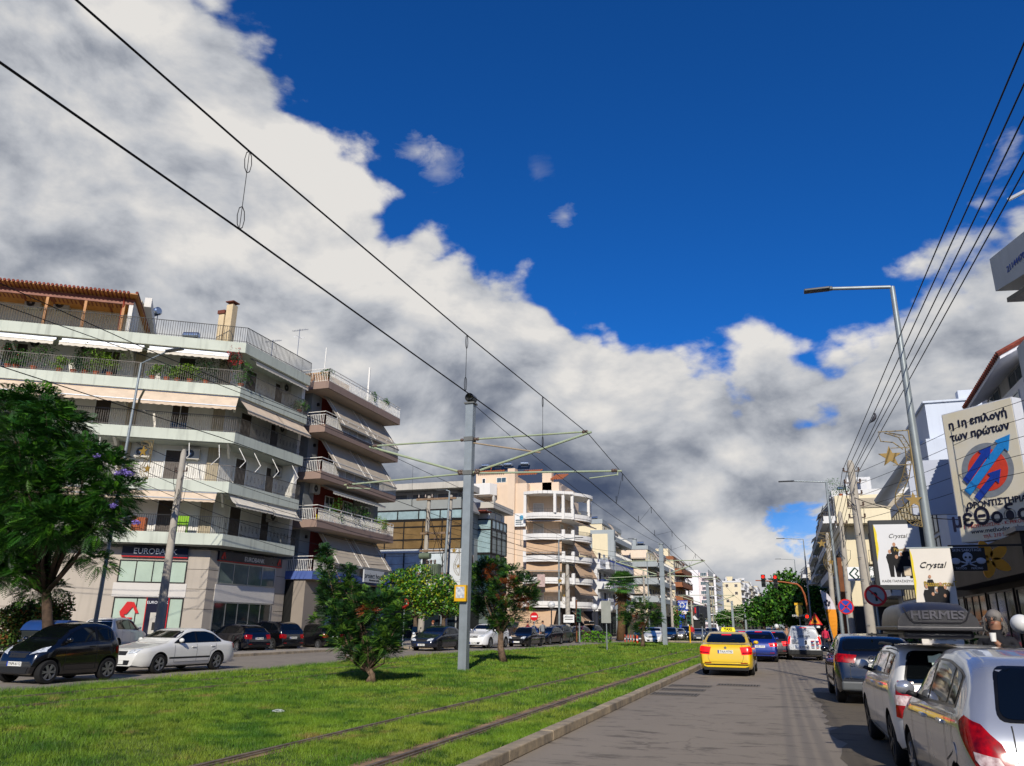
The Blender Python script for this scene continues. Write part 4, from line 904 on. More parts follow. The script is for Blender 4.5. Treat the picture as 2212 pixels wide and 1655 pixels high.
PNK=mat('pinkish_render','d6c7c6',.85,.03,.5,stain=.1); BEI=mat('beige_render','cbbfa6',.85,.05,.6,stain=.2); STN=mat('stone_render','b9b2a2',.85,.07,.6,stain=.25)
# 5 white office with blue balcony panels
T=apartment('white three storey office with blue panelled balconies beside the peach block','x',0,0,0,0,[],0,0) if 0 else None
t5=apartment('white three storey office with blue glass balcony panels just behind the peach block',-31,-23.6,96.5+9,124,9.6,(3.9,6.5,9.1),WHT,WHT,solid=.75,railm=mat('blue_railing','27408a',.4,.1,3),aprob=0,seed=5,fw=.2,ground='1c2130',roof=False,bal=1.8)
for (px,py,s) in ((1130,1010,1.0),(1205,1350,.9)):
    p=at(*D5(px,py),X=-21.6); b=MB(); b.box(-21.66,p.y-1.7,p.z-.55,-21.6,p.y+1.7,p.z+.55); o=b.build('sign_board',mat('sign_white','e6e6e6'),t5,world=True); text('lettering','C Consult',.75,BLK,o,(-21.59,p.y,p.z),(0,1,0),(0,0,1))
t6=apartment('tall cream apartment block with blank sunlit gable and pale grey balcony boxes',-34,-25.5,118,133,16.6,(5.4,8.3,11.2,14.1),CREAM,GRB,railm=WHR,aw=AWN,aprob=.6,seed=6,fw=.12,solid=.5,bal=1.9)
b=MB(); b.box(-27.3,117.7,10.6,-23.6,118.6,15.6); b.build('balcony_box',GRB,t6,world=True); b=MB(); b.box(-27.0,117.62,11.4,-24.6,117.69,15.0); b.build('blind',CREAM,t6,world=True)
b=MB(); b.box(-30,113,.1,-25.5,118,8.8); tag(b.build('annex_building',mat('orange_render','b8652c',.85,.1,.7)),'narrow bright orange low building tucked behind the palm tree','building')
t7=apartment('cream apartment block with grey balcony bands and pink sunshades beyond the palm',-33,-21.5,136,158,14.2,(5.6,8.5,11.4),CREAM,GRB,railm=WHR,aw=mat('pink_awning_fabric','d5c2ad',.9,.05,2),aprob=.9,seed=7,fw=0,solid=.55,bal=1.8)
E7=Fa((-33,136),(-21.5,136))
for z in (5.6,8.5,11.4):
    b=MB(); b.box(-31,134.4,z-.2,-19.8,136,z); b.box(-31,134.4,z,-19.8,134.5,z+.8); b.build('balcony',GRB,t7,world=True)
    awning(Fa((-31,134.6),(-20,134.6)),t7,1.0,9.5,z+2.7,.4,.5,1.4,mat('pink_awning_fabric'),.15); window(E7,t7,3,5.2,z+.1,z+2.1,'half'); window(E7,t7,7,9,z+.1,z+2.1,'half')
t8=apartment('narrow cream block with brown balcony boxes behind the second tram pole',-32,-20.6,163,182,14.6,(4.0,6.7,9.4,12.1),CREAM,BRN,railm=IRG,aw=AWNW,aprob=.6,seed=8,fw=.3,solid=.7,bal=1.7)
# 9 pinkish tower
def tower():
    Y=290; x0=at(1486,1340,Y=Y).x; xm=at(1515,1340,Y=Y).x; x1=at(1536,1340,Y=Y).x; H=at(1500,1232,Y=Y).z; k_=H/6.6
    T=thing('office_building','tall pinkish white office block with horizontal window bands','building',(x0,Y+5,.1)); WT=mat('white_tower','e2dedd',.8,.03,.5)
    b=MB(); b.box(xm,Y,.1,x1,Y+30,H-.8); b.build('wall',PNK,T,world=True)
    b=MB(); b.box(x0,Y-1.2,.1,xm,Y+30,H); b.k=1; b.box(x0-2.2,Y+1,.1,x0,Y+20,H-.3); b.build('stair_tower',[WT,PNK],T,world=True)
    F=Fa((xm,Y),(x1,Y)); G=Fa((x0,Y-1.2),(xm,Y-1.2))
    for i in range(6):
        z=.6+k_*(i+.6)
        window(F,T,.5,F.L-.5,z+.5,z+k_*.55,'glass',WHITEF,PANEB,4); window(G,T,.7,1.2,z,z+k_*.7,'glass',DARKF,PANE,1)
        b=MB(); b.box(x1-2.0,Y-1.4,z-.2,x1+2.2,Y+30,z+.1); b.k=1; b.box(x1+.05,Y-.3,z+.1,x1+.15,Y+30,z+k_*.85); b.build('balcony',[WT,PANE],T,world=True); rail([(x1-1.9,Y-1.3),(x1+2.1,Y-1.3),(x1+2.1,Y+29)],z+.1,.9,T,IRG,.6,.03)
    b=MB()
    for x,y in ((x1+2.2,Y-1.2),(at(1467,1300,Y=Y).x,Y),(at(1479,1300,Y=Y).x,Y)): b.box(x-.35,y-.35,.1,x+.35,y+.35,H-1.5)
    split_build(b,'white_column',WT,T,world=True)
    xa=at(1469,1300,Y=Y).x; xb=at(1478,1300,Y=Y).x; hz=at(1472,1250,Y=Y).z
    b=MB(); b.box(xa,Y+1,.1,xb,Y+14,hz); b.build('rear_wing',mat('grey_wing','aeb2b8',.8,.05,1),T,world=True); 
    for z in (hz-5,hz-11): window(Fa((xa,Y+1),(xb,Y+1)),T,.4,xb-xa-.4,z,z+3,'glass',DARKF,PANE,1)
tower()
def billshop():
    Y=210; xa=at(1487,1340,Y=Y).x; xb=at(1512,1340,Y=Y).x; zt=at(1490,1299,Y=Y).z; zr=at(1512,1309,Y=Y).z; zb=3.2
    T=thing('shop_building','dark ribbed shop building with a white diagonal stripe behind the blue fuel sign','building',(xa,Y+3,.1)); F=Fa((xa,Y),(xb,Y)); L=F.L
    b=F.mb(); b.add([(0,0,zb),(L,0,zb),(L,0,zr),(0,0,zt),(0,14,zb),(L+1,14,zb),(L+1,14,zr),(0,14,zt)],[(0,1,2,3),(7,6,5,4),(0,4,5,1),(1,5,6,2),(2,6,7,3),(3,7,4,0)]); b.build('wall',mat('charcoal_cladding','35363a',.5,.1,1),T,world=True)
    b=F.mb(); n=12
    for k in range(n): t=k/n; b.bar((0,-.06,lerp_(zb,zt,t)),(L,-.06,lerp_(zb,zr,t)),.1,.1)
    split_build(b,'rib',mat('steel_rib','606369',.4,metal=.5),T,world=True)
    b=F.mb(); b.add([(L*.2,-.16,zb+(zt-zb)*.5),(L*.85,-.16,zb),(L*.55,-.16,zb),(L*.2,-.16,zb+(zt-zb)*.28)],[(0,1,2,3)]); b.k=1; b.box(L*.6,-.3,zb+1.6,L*.72,-.2,zr-.4); b.k=2; b.box(L*.8,-.3,zb+.6,L*.98,-.2,zr+.3); split_build(b,'painted_stripe',[WHT,mat('red_sign','c01a1c'),mat('navy_sign','14152c')],T,world=True)
    b=F.mb(); b.box(.2,.3,.1,L,14,zb); b.build('ground_floor',BLK,T,world=True)
lerp_=lambda a,b,t:a+(b-a)*t
billshop()
rs=random.Random(11)
LF=[('white block with curved corner balconies past the pinkish tower',-22.5,-15.5,330,352,18.5,CREAM,WHT),('cream block with stair house on the distant left side',-22.5,-15,356,380,19,WHT,WHT),('white block with flat roof, far down the left side',-22,-14.5,385,410,21,WHT,STN),('pale stone block near the end of the left side',-22,-14,415,450,21,STN,WHT),('last whitish block at the end of the left side',-24,-13,470,520,23,WHT,BEI),('dark roofed beige block left of the pinkish tower, behind poles',-36,-23.5,184.5,196,9.5,BEI,STN)]
for i,(l,x0,x1,y0,y1,H,w,f) in enumerate(LF): apartment(l,x0,x1,y0,y1,H,[z for z in np.arange(4,H-1.5,2.95)],w,f,seed=20+i,aw=AWNW,aprob=.25,roof=True,rh=.5,bal=1.4)
# ================================================================ right hand side
def block_shops():
    T=thing('shop_building','dark brown shopfront under a white upper storey with red tiled roof, on the right','building',(11,30,.1))
    WH=mat('white_villa_render','d3d4d8',.8,.04,.8,stain=.2); DB=mat('dark_brown_canopy','1f1410',.6,.15,1.2); DK=mat('shop_interior_dark','0e0d0d',.7,.2,1)
    b=MB(); b.box(6.9,24.6,.1,22,40,4.1); b.build('ground_floor',DK,T,world=True)
    b=MB(); b.box(6.1,23.9,3.1,22,35.2,4.15); b.build('canopy',DB,T,world=True)
    b=MB(); b.box(6.0,23.8,4.16,22,25.0,4.28); b.box(6.3,24.1,2.98,22,24.5,3.08); split_build(b,'canopy_trim',mat('canopy_trim_light','9a958e',.6,.1,2),T,world=True)
    b=MB(); b.box(8.9,27,4.1,22,39,10.4); b.build('upper_wall',WH,T,world=True)
    b=MB(); b.box(9.3,30.6,10.4,14,38.5,11.6); b.build('attic_wall',WH,T,world=True)
    b=MB(); b.box(7.9,27,7.7,8.9,33,8.6); b.box(7.9,27,5.3,8.9,38,6.1); split_build(b,'balcony',WH,T,world=True)
    S=Fa((8.9,39),(8.9,27)); F=Fa((8.9,27),(22,27)); A=Fa((9.3,30.6),(14,30.6)); SA=Fa((9.3,38.5),(9.3,30.6))
    for k in range(3): window(S,T,1+k*3.8,3.6+k*3.8,8.6,10.1,'glass',ALU,PANEB,3); window(S,T,1+k*3.8,3.6+k*3.8,6.1,7.5,'glass',ALU,PANE,3)
    window(F,T,.4,2.4,8.4,10.1,'glass',ALU,PANEB,2); window(SA,T,1,3,10.6,11.3,'glass',ALU,PANEB,2); window(SA,T,4.5,6.5,10.6,11.3,'glass',ALU,PANEB,2)
    # tiled roof edge seen from below
    y0,y1=30.0,37.5; xe,ze=8.05,11.0
    b=MB(); b.add([(xe,y0,ze),(xe+.35,y1,ze),(13,y1,ze+2.6),(13,y0,ze+2.6),(xe,y0,ze-.16),(xe+.35,y1,ze-.16),(13,y1,ze+2.4),(13,y0,ze+2.4)],[(0,1,2,3),(7,6,5,4),(0,4,5,1),(1,5,6,2),(2,6,7,3),(3,7,4,0)]); b.build('roof_soffit',WH,T,world=True)
    b=MB()
    for k in range(30):
        y=y0+k*.26; x=xe-.08+.35*k/30; b.path([(x,y,ze+.02),(13,y,ze+2.66)],.1,6)
    b.build('roof_tiles',mat('red_roof_tile','7d3a2a'),T,world=True)
    G=Fa((6.9,24.6),(22,24.6)); OF=mat('dark_orange_frame','7a3216',.6,.1,2)
    window(G,T,.3,1.3,.2,3.0,'glass',DARKF,PANE,2); window(G,T,1.5,2.6,.1,2.9,'glass',OF,PANE,1,.12); window(G,T,3,6,.2,3.0,'glass',DARKF,PANE,3)
    GW=Fa((6.9,40),(6.9,24.6))
    for k in range(4): window(GW,T,.5+k*3.7,3.9+k*3.7,.3,2.9,'glass',DARKF,PANE,3)
    OR=mat('orange_petal_sign','d08a1a',.5,.05,2)
    f=at(*DC(1845,240),Y=23.8)
    for k in range(5):
        t=R(90+72*k+20); b=MB(); c0=(f.x+math.cos(t)*.27,f.z+math.sin(t)*.27); n=12; vs=[]
        for j in range(n): a_=2*math.pi*j/n; u=.24*math.cos(a_); w=.14*math.sin(a_)*(1-.2*math.cos(a_)); vs.append((c0[0]+u*math.cos(t)-w*math.sin(t),23.8,c0[1]+u*math.sin(t)+w*math.cos(t)))
        b.add(vs+[(x,23.88,z) for x,_,z in vs],[tuple(range(n)),tuple(range(n,2*n))[::-1]]+[(j,(j+1)%n,(j+1)%n+n,j+n) for j in range(n)]); b.build('petal',OR,T,world=True)
    # tattoo studio sign hangs square to the street
    Y=22.6; a=at(*DC(1372,118),Y=Y); c=at(*DC(1775,140),Y=Y); e=at(*DC(1420,372),Y=Y); w=c.x-a.x; hh=a.z-e.z; cx=(a.x+c.x)/2
    s=thing('shop_sign','black hanging sign with white skull and crossed tools beside the orange flower','sign',(cx,Y,e.z)); b=MB(); b.box(a.x,Y,e.z,c.x,Y+.12,a.z); pn=b.build('panel',mat('black_sign','111114',.5,.1,2),s,world=True)
    GT=mat('grey_sign_print','a9adb8',.6,.1,3); cy=cx
    text('lettering','SKIN SABOTAGE',hh*.17,GT,pn,(cx,Y-.004,a.z-hh*.11),(1,0,0),(0,0,1),sx=w/(hh*1.55)); text('lettering','TATTOO      PIERCING',hh*.13,GT,pn,(cx,Y-.004,e.z+hh*.1),(1,0,0),(0,0,1),sx=w/(hh*1.75))
    b=MB(); b.ball((cx,Y,e.z+hh*.6),(hh*.2,.02,hh*.2),14,9); b.box(cx-hh*.1,Y-.02,e.z+hh*.32,cx+hh*.1,Y,e.z+hh*.46)
    for sg in (-1,1): b.bar((cx-sg*hh*.3,Y-.01,e.z+hh*.18),(cx+sg*hh*.3,Y-.01,e.z+hh*.4),.03,.03); b.ball((cx-sg*hh*.5,Y,e.z+hh*.42),(hh*.2,.015,hh*.14),10,6)
    b.k=1
    for yy in (-.08,.08): b.ball((cx+hh*yy,Y-.015,e.z+hh*.58),(hh*.055,.015,hh*.05),8,6)
    b.build('emblem',[GT,BLK],pn,world=True,smooth=True); b=MB(); b.bar((a.x,Y+.06,a.z+.05),(6.3,Y+.06,a.z+.05),.05); b.build('bracket',DARKF,s,world=True)
block_shops()
apartment('pale block standing at the very near right, outside the picture, shading the pavement',7.3,20,-14,18.5,10.4,(4.2,7.3),WHT,GRB,side=-1,seed=90,roof=False,bal=.9,fw=.3,solid=.4)
def block_curved():
    T=thing('office_building','pale office block with dark street glazing and a curved roof edge beyond the big sign','building',(13,52,.1))
    LB=mat('pale_blue_white_render','c5ccd6',.8,.04,.8,stain=.15)
    b=MB(); b.box(8.2,44,.1,20,64,10.2); b.build('wall',LB,T,world=True)
    b=MB(); b.box(7.96,43.9,10.2,20,50,13.0); b.build('penthouse',LB,T,world=True)
    b=MB(); b.box(7.86,43.8,13.0,20,50.1,13.1); b.box(9.6,44,12.2,10.4,44.6,13.6); b.build('roof_slab',LB,T,world=True)
    b=MB(); prof=[(8.4,11.5),(7.8,11.45),(7.4,11.2),(7.5,10.9),(8.3,10.7)]
    b.add([(x,46,z) for x,z in prof]+[(x,66,z) for x,z in prof],[(0,1,2,3,4),(9,8,7,6,5)]+[(i,i+5,(i+1)%5+5,(i+1)%5) for i in range(5)]); b.build('curved_roof_edge',LB,T,world=True,smooth=60)
    S=Fa((8.2,64),(8.2,46))
    for z in (.4,3.5,6.6): window(S,T,.5,17.5,z,z+2.9,'glass',DARKF,PANE,14)
    b=MB(); b.box(7.5,43.2,3.6,8.2,46,4.5); b.box(7.6,43.0,9.6,8.5,45,10.9); split_build(b,'balcony',LB,T,world=True)
    # small lightbox sign
    a=at(*D7(1485,750),Y=40); b=MB(); b.box(6.0,39.4,a.z-2.6,8.4,39.7,a.z-.1); b.build('sign_box',mat('grey_sign','aab0bd',.5,.05,1),T,world=True)
block_curved()
r3=apartment('beige apartment block with deep shaded balconies behind the framed poster',5.6,16,74,90,10.2,(3.6,7.0),CREAM,CREAM,side=-1,railm=IRN,aw=None,seed=31,fw=0,solid=.15,bal=.6,recess=0)
b=MB(); b.box(5.0,72.2,10.2,13.4,74,12.6); b.k=1; b.box(6.0,72.1,11.5,13.4,72.19,12.3); b.build('top_balcony',[CREAM,mat('ribbed_beige','a79c88',.8,.1,9)],r3,world=True)
F=Fa((5.6,74),(16,74))
for z in (3.9,7.0): 
    window(F,r3,1.9,4.6,z+.1,z+2.5,'glass',DARKF,PANE,3); window(F,r3,5.6,8.0,z+.1,z+2.4,'glass',DARKF,PANE,2); b=MB(); b.box(7.2,72.4,z-.2,14,74,z); b.build('balcony',CREAM,r3,world=True); rail([(7.2,72.5),(14,72.5)],z,.95,r3,IRN,.14,.012)
potted((5.6,73,12.6),1.4,1.6,'bushy plant on the roof corner of the beige block on the right','plants on roofs',77,0)
RF=[('white apartment block with brown shutters behind the beige block',6.2,17,92,112,15.5,WHT,WHT),('tall pale block with antennas on the right side, in the row',6.4,17,114,134,17,WHT,GRB),('cream block with stacked balconies past the feather flag',6.6,17,138,160,15,CREAM,WHT),('grey white block with awnings on the far right side',6.4,17,164,190,14,STN,WHT),('pale block behind the big green tree on the right',6,17,196,230,15,BEI,WHT),('last pale block on the right side of the street',5,17,240,290,15,WHT,BEI)]
for i,(l,x0,x1,y0,y1,H,w,f) in enumerate(RF): apartment(l,x0,x1,y0,y1,H,[z for z in np.arange(4,H-1.5,2.95)],w,f,side=-1,seed=50+i,aw=AWNW,aprob=.5,bal=1.3)
r5=apartment('white low block in the gap between the curved office and beige block',9,17,65.5,72.5,8.5,(4.2,),WHT,WHT,side=-1,seed=60,roof=False,aw=AWNW,aprob=1)
# ================================================================ vehicles
def lerp(a,b,t): return a+(b-a)*t
def pl(pts,x):
    if x<=pts[0][0]: return pts[0][1]
    for (a,b),(c,d) in zip(pts,pts[1:]):
        if x<=c: return lerp(b,d,(x-a)/(c-a) if c>a else 1)
    return pts[-1][1]
def smooth_pl(pts,x,w=.06): return (pl(pts,x-w)+2*pl(pts,x)+pl(pts,x+w))/4
def paint(name,col,metal=0,rough=.28): return mat('paint_'+name,col,rough,.05,1.5,metal=metal,coat=1,spec=.5)
TYRE=mat('tyre_rubber','131313',.85,.2,8); RIMM=mat('alloy_rim','9b9da0',.3,.1,5,metal=.8); RIMD=mat('dark_rim','3a3b3d',.4,.1,5,metal=.7)
HL=mat('headlight_lens','c6cbd0',.12,.35,14,spec=.8,col2='6c7278'); TLM=mat('tail_light_red','9a0508',.15,.3,16,spec=.35,col2='560306'); TLC=mat('tail_light_clear','c9b9b5',.15,.25,18,spec=.8,col2='8d6a66'); TLON=mat('brake_light_lit','e01410',.2,0,emit=.9)
AMB=mat('amber_lens','d07a18',.2,.1,8); TRIM=mat('dark_plastic_trim','1b1c1d',.6,.12,6); PLT=mat('plate_white','d9d9d2',.5,.03,8); INKP=mat('plate_ink','101010',.6,0); CHR=mat('chrome','c8c8c8',.12,0,metal=1)
SEAL=mat('window_seal','090909',.3,.1,6)
CGL=mat('car_glass','080b0d',.04,0,spec=.55); SEAT=mat('seat_fabric','2b2a2a',.9)
PLB=mat('plate_blue','17389a',.4,0)
SPEC={
'hatch':dict(L=4.2,W=1.76,H=1.47,fo=.85,wb=2.6,wr=.31,belt=[(0,.8),(1,.9),(4.2,1.0)],top=[(0,.48),(.04,.64),(.2,.74),(.95,.93),(1.15,1.0),(1.85,1.37),(2.3,1.47),(2.8,1.47),(3.3,1.42),(3.65,1.32),(3.93,1.06),(4.1,.93),(4.17,.7),(4.2,.45)],A=1.35,Cc=3.62,B=2.3,B2=3.2),
'small':dict(L=3.85,W=1.70,H=1.51,fo=.78,wb=2.48,wr=.3,belt=[(0,.8),(1,.92),(3.85,1.03)],top=[(0,.48),(.04,.66),(.18,.78),(.75,.97),(.92,1.03),(1.6,1.41),(2.0,1.51),(2.6,1.5),(3.1,1.44),(3.4,1.34),(3.65,1.05),(3.76,.9),(3.82,.7),(3.85,.45)],A=1.15,Cc=3.3,B=2.05,B2=2.95),
'sedan':dict(L=4.4,W=1.70,H=1.39,fo=.88,wb=2.58,wr=.3,belt=[(0,.72),(1.1,.86),(4.4,.9)],top=[(0,.45),(.02,.66),(.1,.74),(1.05,.89),(1.3,.94),(2.0,1.31),(2.35,1.38),(2.95,1.38),(3.3,1.3),(3.8,.98),(4.0,.95),(4.3,.92),(4.37,.75),(4.4,.42)],A=1.5,Cc=3.6,B=2.45,B2=3.35),
'taxi':dict(L=4.67,W=1.81,H=1.46,fo=.9,wb=2.69,wr=.33,belt=[(0,.75),(1.1,.93),(4.67,1.0)],top=[(0,.45),(.03,.62),(.15,.72),(1.1,.93),(1.3,.98),(2.1,1.38),(2.5,1.46),(3.1,1.45),(3.6,1.33),(4.15,1.07),(4.35,1.05),(4.55,1.03),(4.63,.8),(4.67,.42)],A=1.55,Cc=3.95,B=2.5,B2=3.45),
'suv':dict(L=4.4,W=1.84,H=1.64,fo=.88,wb=2.66,wr=.36,belt=[(0,.95),(1,1.05),(4.4,1.12)],top=[(0,.55),(.04,.78),(.2,.9),(1.0,1.08),(1.2,1.13),(1.85,1.5),(2.2,1.62),(3.0,1.64),(3.6,1.6),(3.95,1.48),(4.22,1.15),(4.32,1.0),(4.37,.75),(4.4,.5)],A=1.4,Cc=3.9,B=2.35,B2=3.35),
'micro':dict(L=2.7,W=1.56,H=1.54,fo=.42,wb=1.87,wr=.3,belt=[(0,.8),(.6,.95),(2.7,1.05)],top=[(0,.5),(.03,.68),(.12,.8),(.45,.96),(.55,1.0),(1.05,1.38),(1.4,1.52),(1.9,1.54),(2.3,1.48),(2.48,1.36),(2.6,1.05),(2.67,.8),(2.7,.5)],A=.68,Cc=2.38,B=1.82,B2=9),
'van':dict(L=3.9,W=1.72,H=1.74,fo=.75,wb=2.5,wr=.32,belt=[(0,.95),(.9,1.05),(3.9,1.1)],top=[(0,.55),(.04,.78),(.15,.9),(.65,1.08),(.8,1.13),(1.4,1.6),(1.75,1.71),(2.6,1.74),(3.5,1.72),(3.72,1.66),(3.82,1.2),(3.87,.9),(3.9,.45)],A=.98,Cc=2.0,B=9,B2=9),
'mpv':dict(L=4.03,W=1.74,H=1.62,fo=.8,wb=2.6,wr=.31,belt=[(0,.88),(1,.98),(4.03,1.05)],top=[(0,.5),(.04,.72),(.2,.85),(.85,1.03),(1.0,1.08),(1.65,1.5),(2.0,1.6),(2.8,1.62),(3.4,1.57),(3.68,1.47),(3.9,1.05),(3.97,.85),(4.0,.7),(4.03,.45)],A=1.2,Cc=3.5,B=2.15,B2=3.05),
'pickup':dict(L=4.4,W=1.62,H=1.42,fo=.75,wb=2.5,wr=.3,belt=[(0,.72),(1.1,.86),(4.4,.9)],top=[(0,.48),(.02,.72),(1.0,.86),(1.15,.9),(1.7,1.36),(1.9,1.42),(2.4,1.41),(2.55,1.38),(2.68,.92),(2.8,.9),(4.36,.9),(4.4,.5)],A=1.3,Cc=2.5,B=9,B2=9),
}
def car(kind,label,name,pt,pos,head,plate=None,group=None,rim=None,nsp=5,lit=False,tail='mid',detail=1,cat='car',over=None,glass=None,scale=1,wsp=.05,rails=False):
    s=dict(SPEC[kind]); 
    if over: s.update(over)
    L,W,H=s['L'],s['W'],s['H']; hw=W/2; tp=s['top']; bl=s['belt']; fo,wb,wr=s['fo'],s['wb'],s['wr']
    T=thing(name,label,cat,(pos[0],pos[1],pos[2] if len(pos)>2 else .005),R(head+180),group)
    top=lambda x: smooth_pl(tp,x,.03 if x<.15 or x>L-.2 else .07)
    wid=lambda x: hw*(1-.24*max(0,1-x/.5)**2-.13*max(0,1-(L-x)/.4)**2)
    zbot=lambda x: .2+.05*max(0,1-x/.25)+.09*max(0,1-(L-x)/.35)
    belt=lambda x,zt: min(pl(bl,x),zt-.055)
    xs=sorted(set([0,.012,.03,.06,.1,.16,.24,L-.24,L-.16,L-.1,L-.06,L-.03,L-.012,L]+[round(.24+(L-.48)*i/34,3) for i in range(35)]))
    def section(x):
        zt=top(x); w=wid(x); zb=zbot(x); b=belt(x,zt); e=min(.1,(zt-b)*.5); yr=w*.955-.34*(zt-b)
        P=[(0,zb),(w*.8,zb),(w*.93,zb+.03),(w*.985,zb+.12)]
        for t,k in ((.35,1.0),(.6,1.0),(.8,.995),(.92,.98)): P.append((w*k,lerp(zb+.1,b,t)))
        P.append((w*.955,b)); 
        for t in (.3,.6,.85): P.append((lerp(w*.955,yr,t*.95),lerp(b,zt-e,t)))
        P+= [(yr*.985,zt-e*.75),(yr*.93,zt-e*.32),(yr*.8,zt-e*.1),(yr*.45,zt-.005),(0,zt)]
        return P
    vs=[];n=None
    for x in xs:
        P=section(x); n=len(P); row=[(x-L/2,y,z) for y,z in P]+[(x-L/2,-y,z) for y,z in P[-2:0:-1]]; vs+=row
    m=2*n-2; fs=[]
    for i in range(len(xs)-1):
        for j in range(m): fs.append((i*m+j,(i+1)*m+j,(i+1)*m+(j+1)%m,i*m+(j+1)%m))
    fs+=[tuple(range(m)),tuple(range((len(xs)-1)*m,len(xs)*m))[::-1]]
    b=MB(); b.add(vs,fs); body=b.build('body',[pt,TRIM],T,smooth=True)
    bm=bmesh.new(); bm.from_mesh(body.data); bmesh.ops.recalc_face_normals(bm,faces=bm.faces); bm.to_mesh(body.data)
    bvh=BVHTree.FromBMesh(bm); bm.free()
    # wheel arches cut out of the body
    c=MB()
    for x in (fo,fo+wb):
        for sy in(-1,1): c.lathe([(wr+.05,hw-.28),(wr+.05,hw+.3)] if sy>0 else [(wr+.05,-hw-.3),(wr+.05,-hw+.28)],(x-L/2,0,wr+.01),'y',28)
    cut=c.build('cutter',TRIM,T); bm=bmesh.new(); bm.from_mesh(cut.data); bmesh.ops.recalc_face_normals(bm,faces=bm.faces); bm.to_mesh(cut.data); bm.free()
    md=body.modifiers.new('b','BOOLEAN'); md.operation='DIFFERENCE'; md.object=cut; n0=len(body.data.polygons)
    for sv_ in ('MANIFOLD','EXACT'):
        try: md.solver=sv_
        except Exception: continue
        dg=bpy.context.evaluated_depsgraph_get(); dg.update(); me=bpy.data.meshes.new_from_object(body.evaluated_get(dg))
        if len(me.polygons)>n0*.8 and len(me.polygons)!=n0: break
    body.modifiers.clear(); old=body.data; body.data=me; bpy.data.meshes.remove(old)
    cm=cut.data; bpy.data.objects.remove(cut); bpy.data.meshes.remove(cm)
    while len(me.materials)<2: me.materials.append(TRIM)
    me.materials[0]=pt; me.materials[1]=TRIM
    mi=[];sm=[]
    for f in me.polygons:
        cc=f.center; k=0
        for x in (fo,fo+wb):
            d=math.hypot(cc.x+L/2-x,cc.z-wr-.01)
            rad=abs((cc.x+L/2-x)*f.normal.x+(cc.z-wr-.01)*f.normal.z)/max(d,1e-4)
            if (abs(d-wr-.05)<.02 and rad>.8) or (d<wr+.05 and abs(cc.y)<hw-.22): k=1
        if cc.z<.21: k=1
        mi.append(k); sm.append(k==0)
    me.polygons.foreach_set('material_index',mi); me.polygons.foreach_set('use_smooth',[True]*len(sm)); me.set_sharp_from_angle(angle=R(38))
    # surface patches
    def cast(fr,s_,z):
        if fr=='L': o,d=Vector((s_-L/2,3,z)),Vector((0,-1,0))
        elif fr=='R': o,d=Vector((s_-L/2,-3,z)),Vector((0,1,0))
        elif fr=='F': o,d=Vector((-5,s_,z)),Vector((1,0,0))
        elif fr=='B': o,d=Vector((5,s_,z)),Vector((-1,0,0))
        elif fr=='T': o,d=Vector((s_-L/2,z,4)),Vector((0,0,-1))
        elif fr in('BL','BR','FL','FR'):
            sx=1 if fr[0]=='B' else -1; sy=1 if fr[1]=='L' else -1
            d=Vector((-sx,-sy,0)).normalized(); r=Vector((sx,-sy,0)).normalized()     # s_ measured from the corner, positive towards the end face
            o=Vector((sx*L/2,sy*hw,z))+Vector((-sx*s_ if s_<0 else 0,0,0)); o=Vector((sx*(L/2-max(0,-s_)),sy*(hw-max(0,s_)),z))-d*3
        h=bvh.ray_cast(o,d)
        if h[0] is None:
            h=bvh.find_nearest(o+d*3 if len(fr)>1 else (o+d*(3 if fr in 'LR' else 5)))
        return h[0],h[1]
    def patch(fr,poly,m_,name,off=.006,g=.1,par=None,thick=0):
        if not detail: g=.25
        bp=[]
        for p,q in zip(poly,poly[1:]+poly[:1]):
            k=max(1,int(math.dist(p,q)/g)); bp+=[(lerp(p[0],q[0],i/k),lerp(p[1],q[1],i/k)) for i in range(k)]
        nb=len(bp); pts=[Vector(p) for p in bp]
        x0=min(p[0] for p in bp); x1=max(p[0] for p in bp); y0=min(p[1] for p in bp); y1=max(p[1] for p in bp)
        def inside(x,y):
            r=False
            for i in range(nb):
                a,c_=bp[i],bp[i-1]
                if (a[1]>y)!=(c_[1]>y) and x<(c_[0]-a[0])*(y-a[1])/(c_[1]-a[1])+a[0]: r=not r
            return r
        i=1
        while x0+i*g<x1:
            j=1
            while y0+j*g<y1:
                if inside(x0+i*g,y0+j*g): pts.append(Vector((x0+i*g,y0+j*g)))
                j+=1
            i+=1
        v,_,f,*_r=delaunay_2d_cdt(pts,[(i,(i+1)%nb) for i in range(nb)],[],1,1e-5)
        q=MB(); vv=[]
        for p in v:
            h,nr=cast(fr,p.x,p.y); vv.append(h+nr*off)
        q.add(vv,[tuple(t) for t in f]); o=q.build(name,m_,par or T,smooth=True)
        bm=bmesh.new(); bm.from_mesh(o.data); bmesh.ops.recalc_face_normals(bm,faces=bm.faces)
        if thick: 
            pass
        bm.to_mesh(o.data); bm.free(); return o
    lines=MB()
    def line(fr,pts,w=.009,off=.0045):
        P=[]
        for p,q in zip(pts,pts[1:]):
            k=max(1,int(math.dist(p,q)/.04))
            for i in range(k+(q is pts[-1])): P.append((lerp(p[0],q[0],i/k),lerp(p[1],q[1],i/k)))
        hs=[cast(fr,*p) for p in P]; vv=[]
        for i,(h,nr) in enumerate(hs):
            d=(hs[min(i+1,len(hs)-1)][0]-hs[max(0,i-1)][0]); 
            if d.length<1e-6: d=Vector((1,0,0))
            sdv=d.normalized().cross(nr)*w/2; vv+=[h+sdv+nr*off,h-sdv+nr*off]
        lines.add(vv,[(2*i,2*i+1,2*i+3,2*i+2) for i in range(len(hs)-1)])
    gl=glass or CGL
    # side windows
    xa,xc=s['A'],s['Cc']; up=lambda x: top(x)-.085-(.02 if kind!='van' else .06)
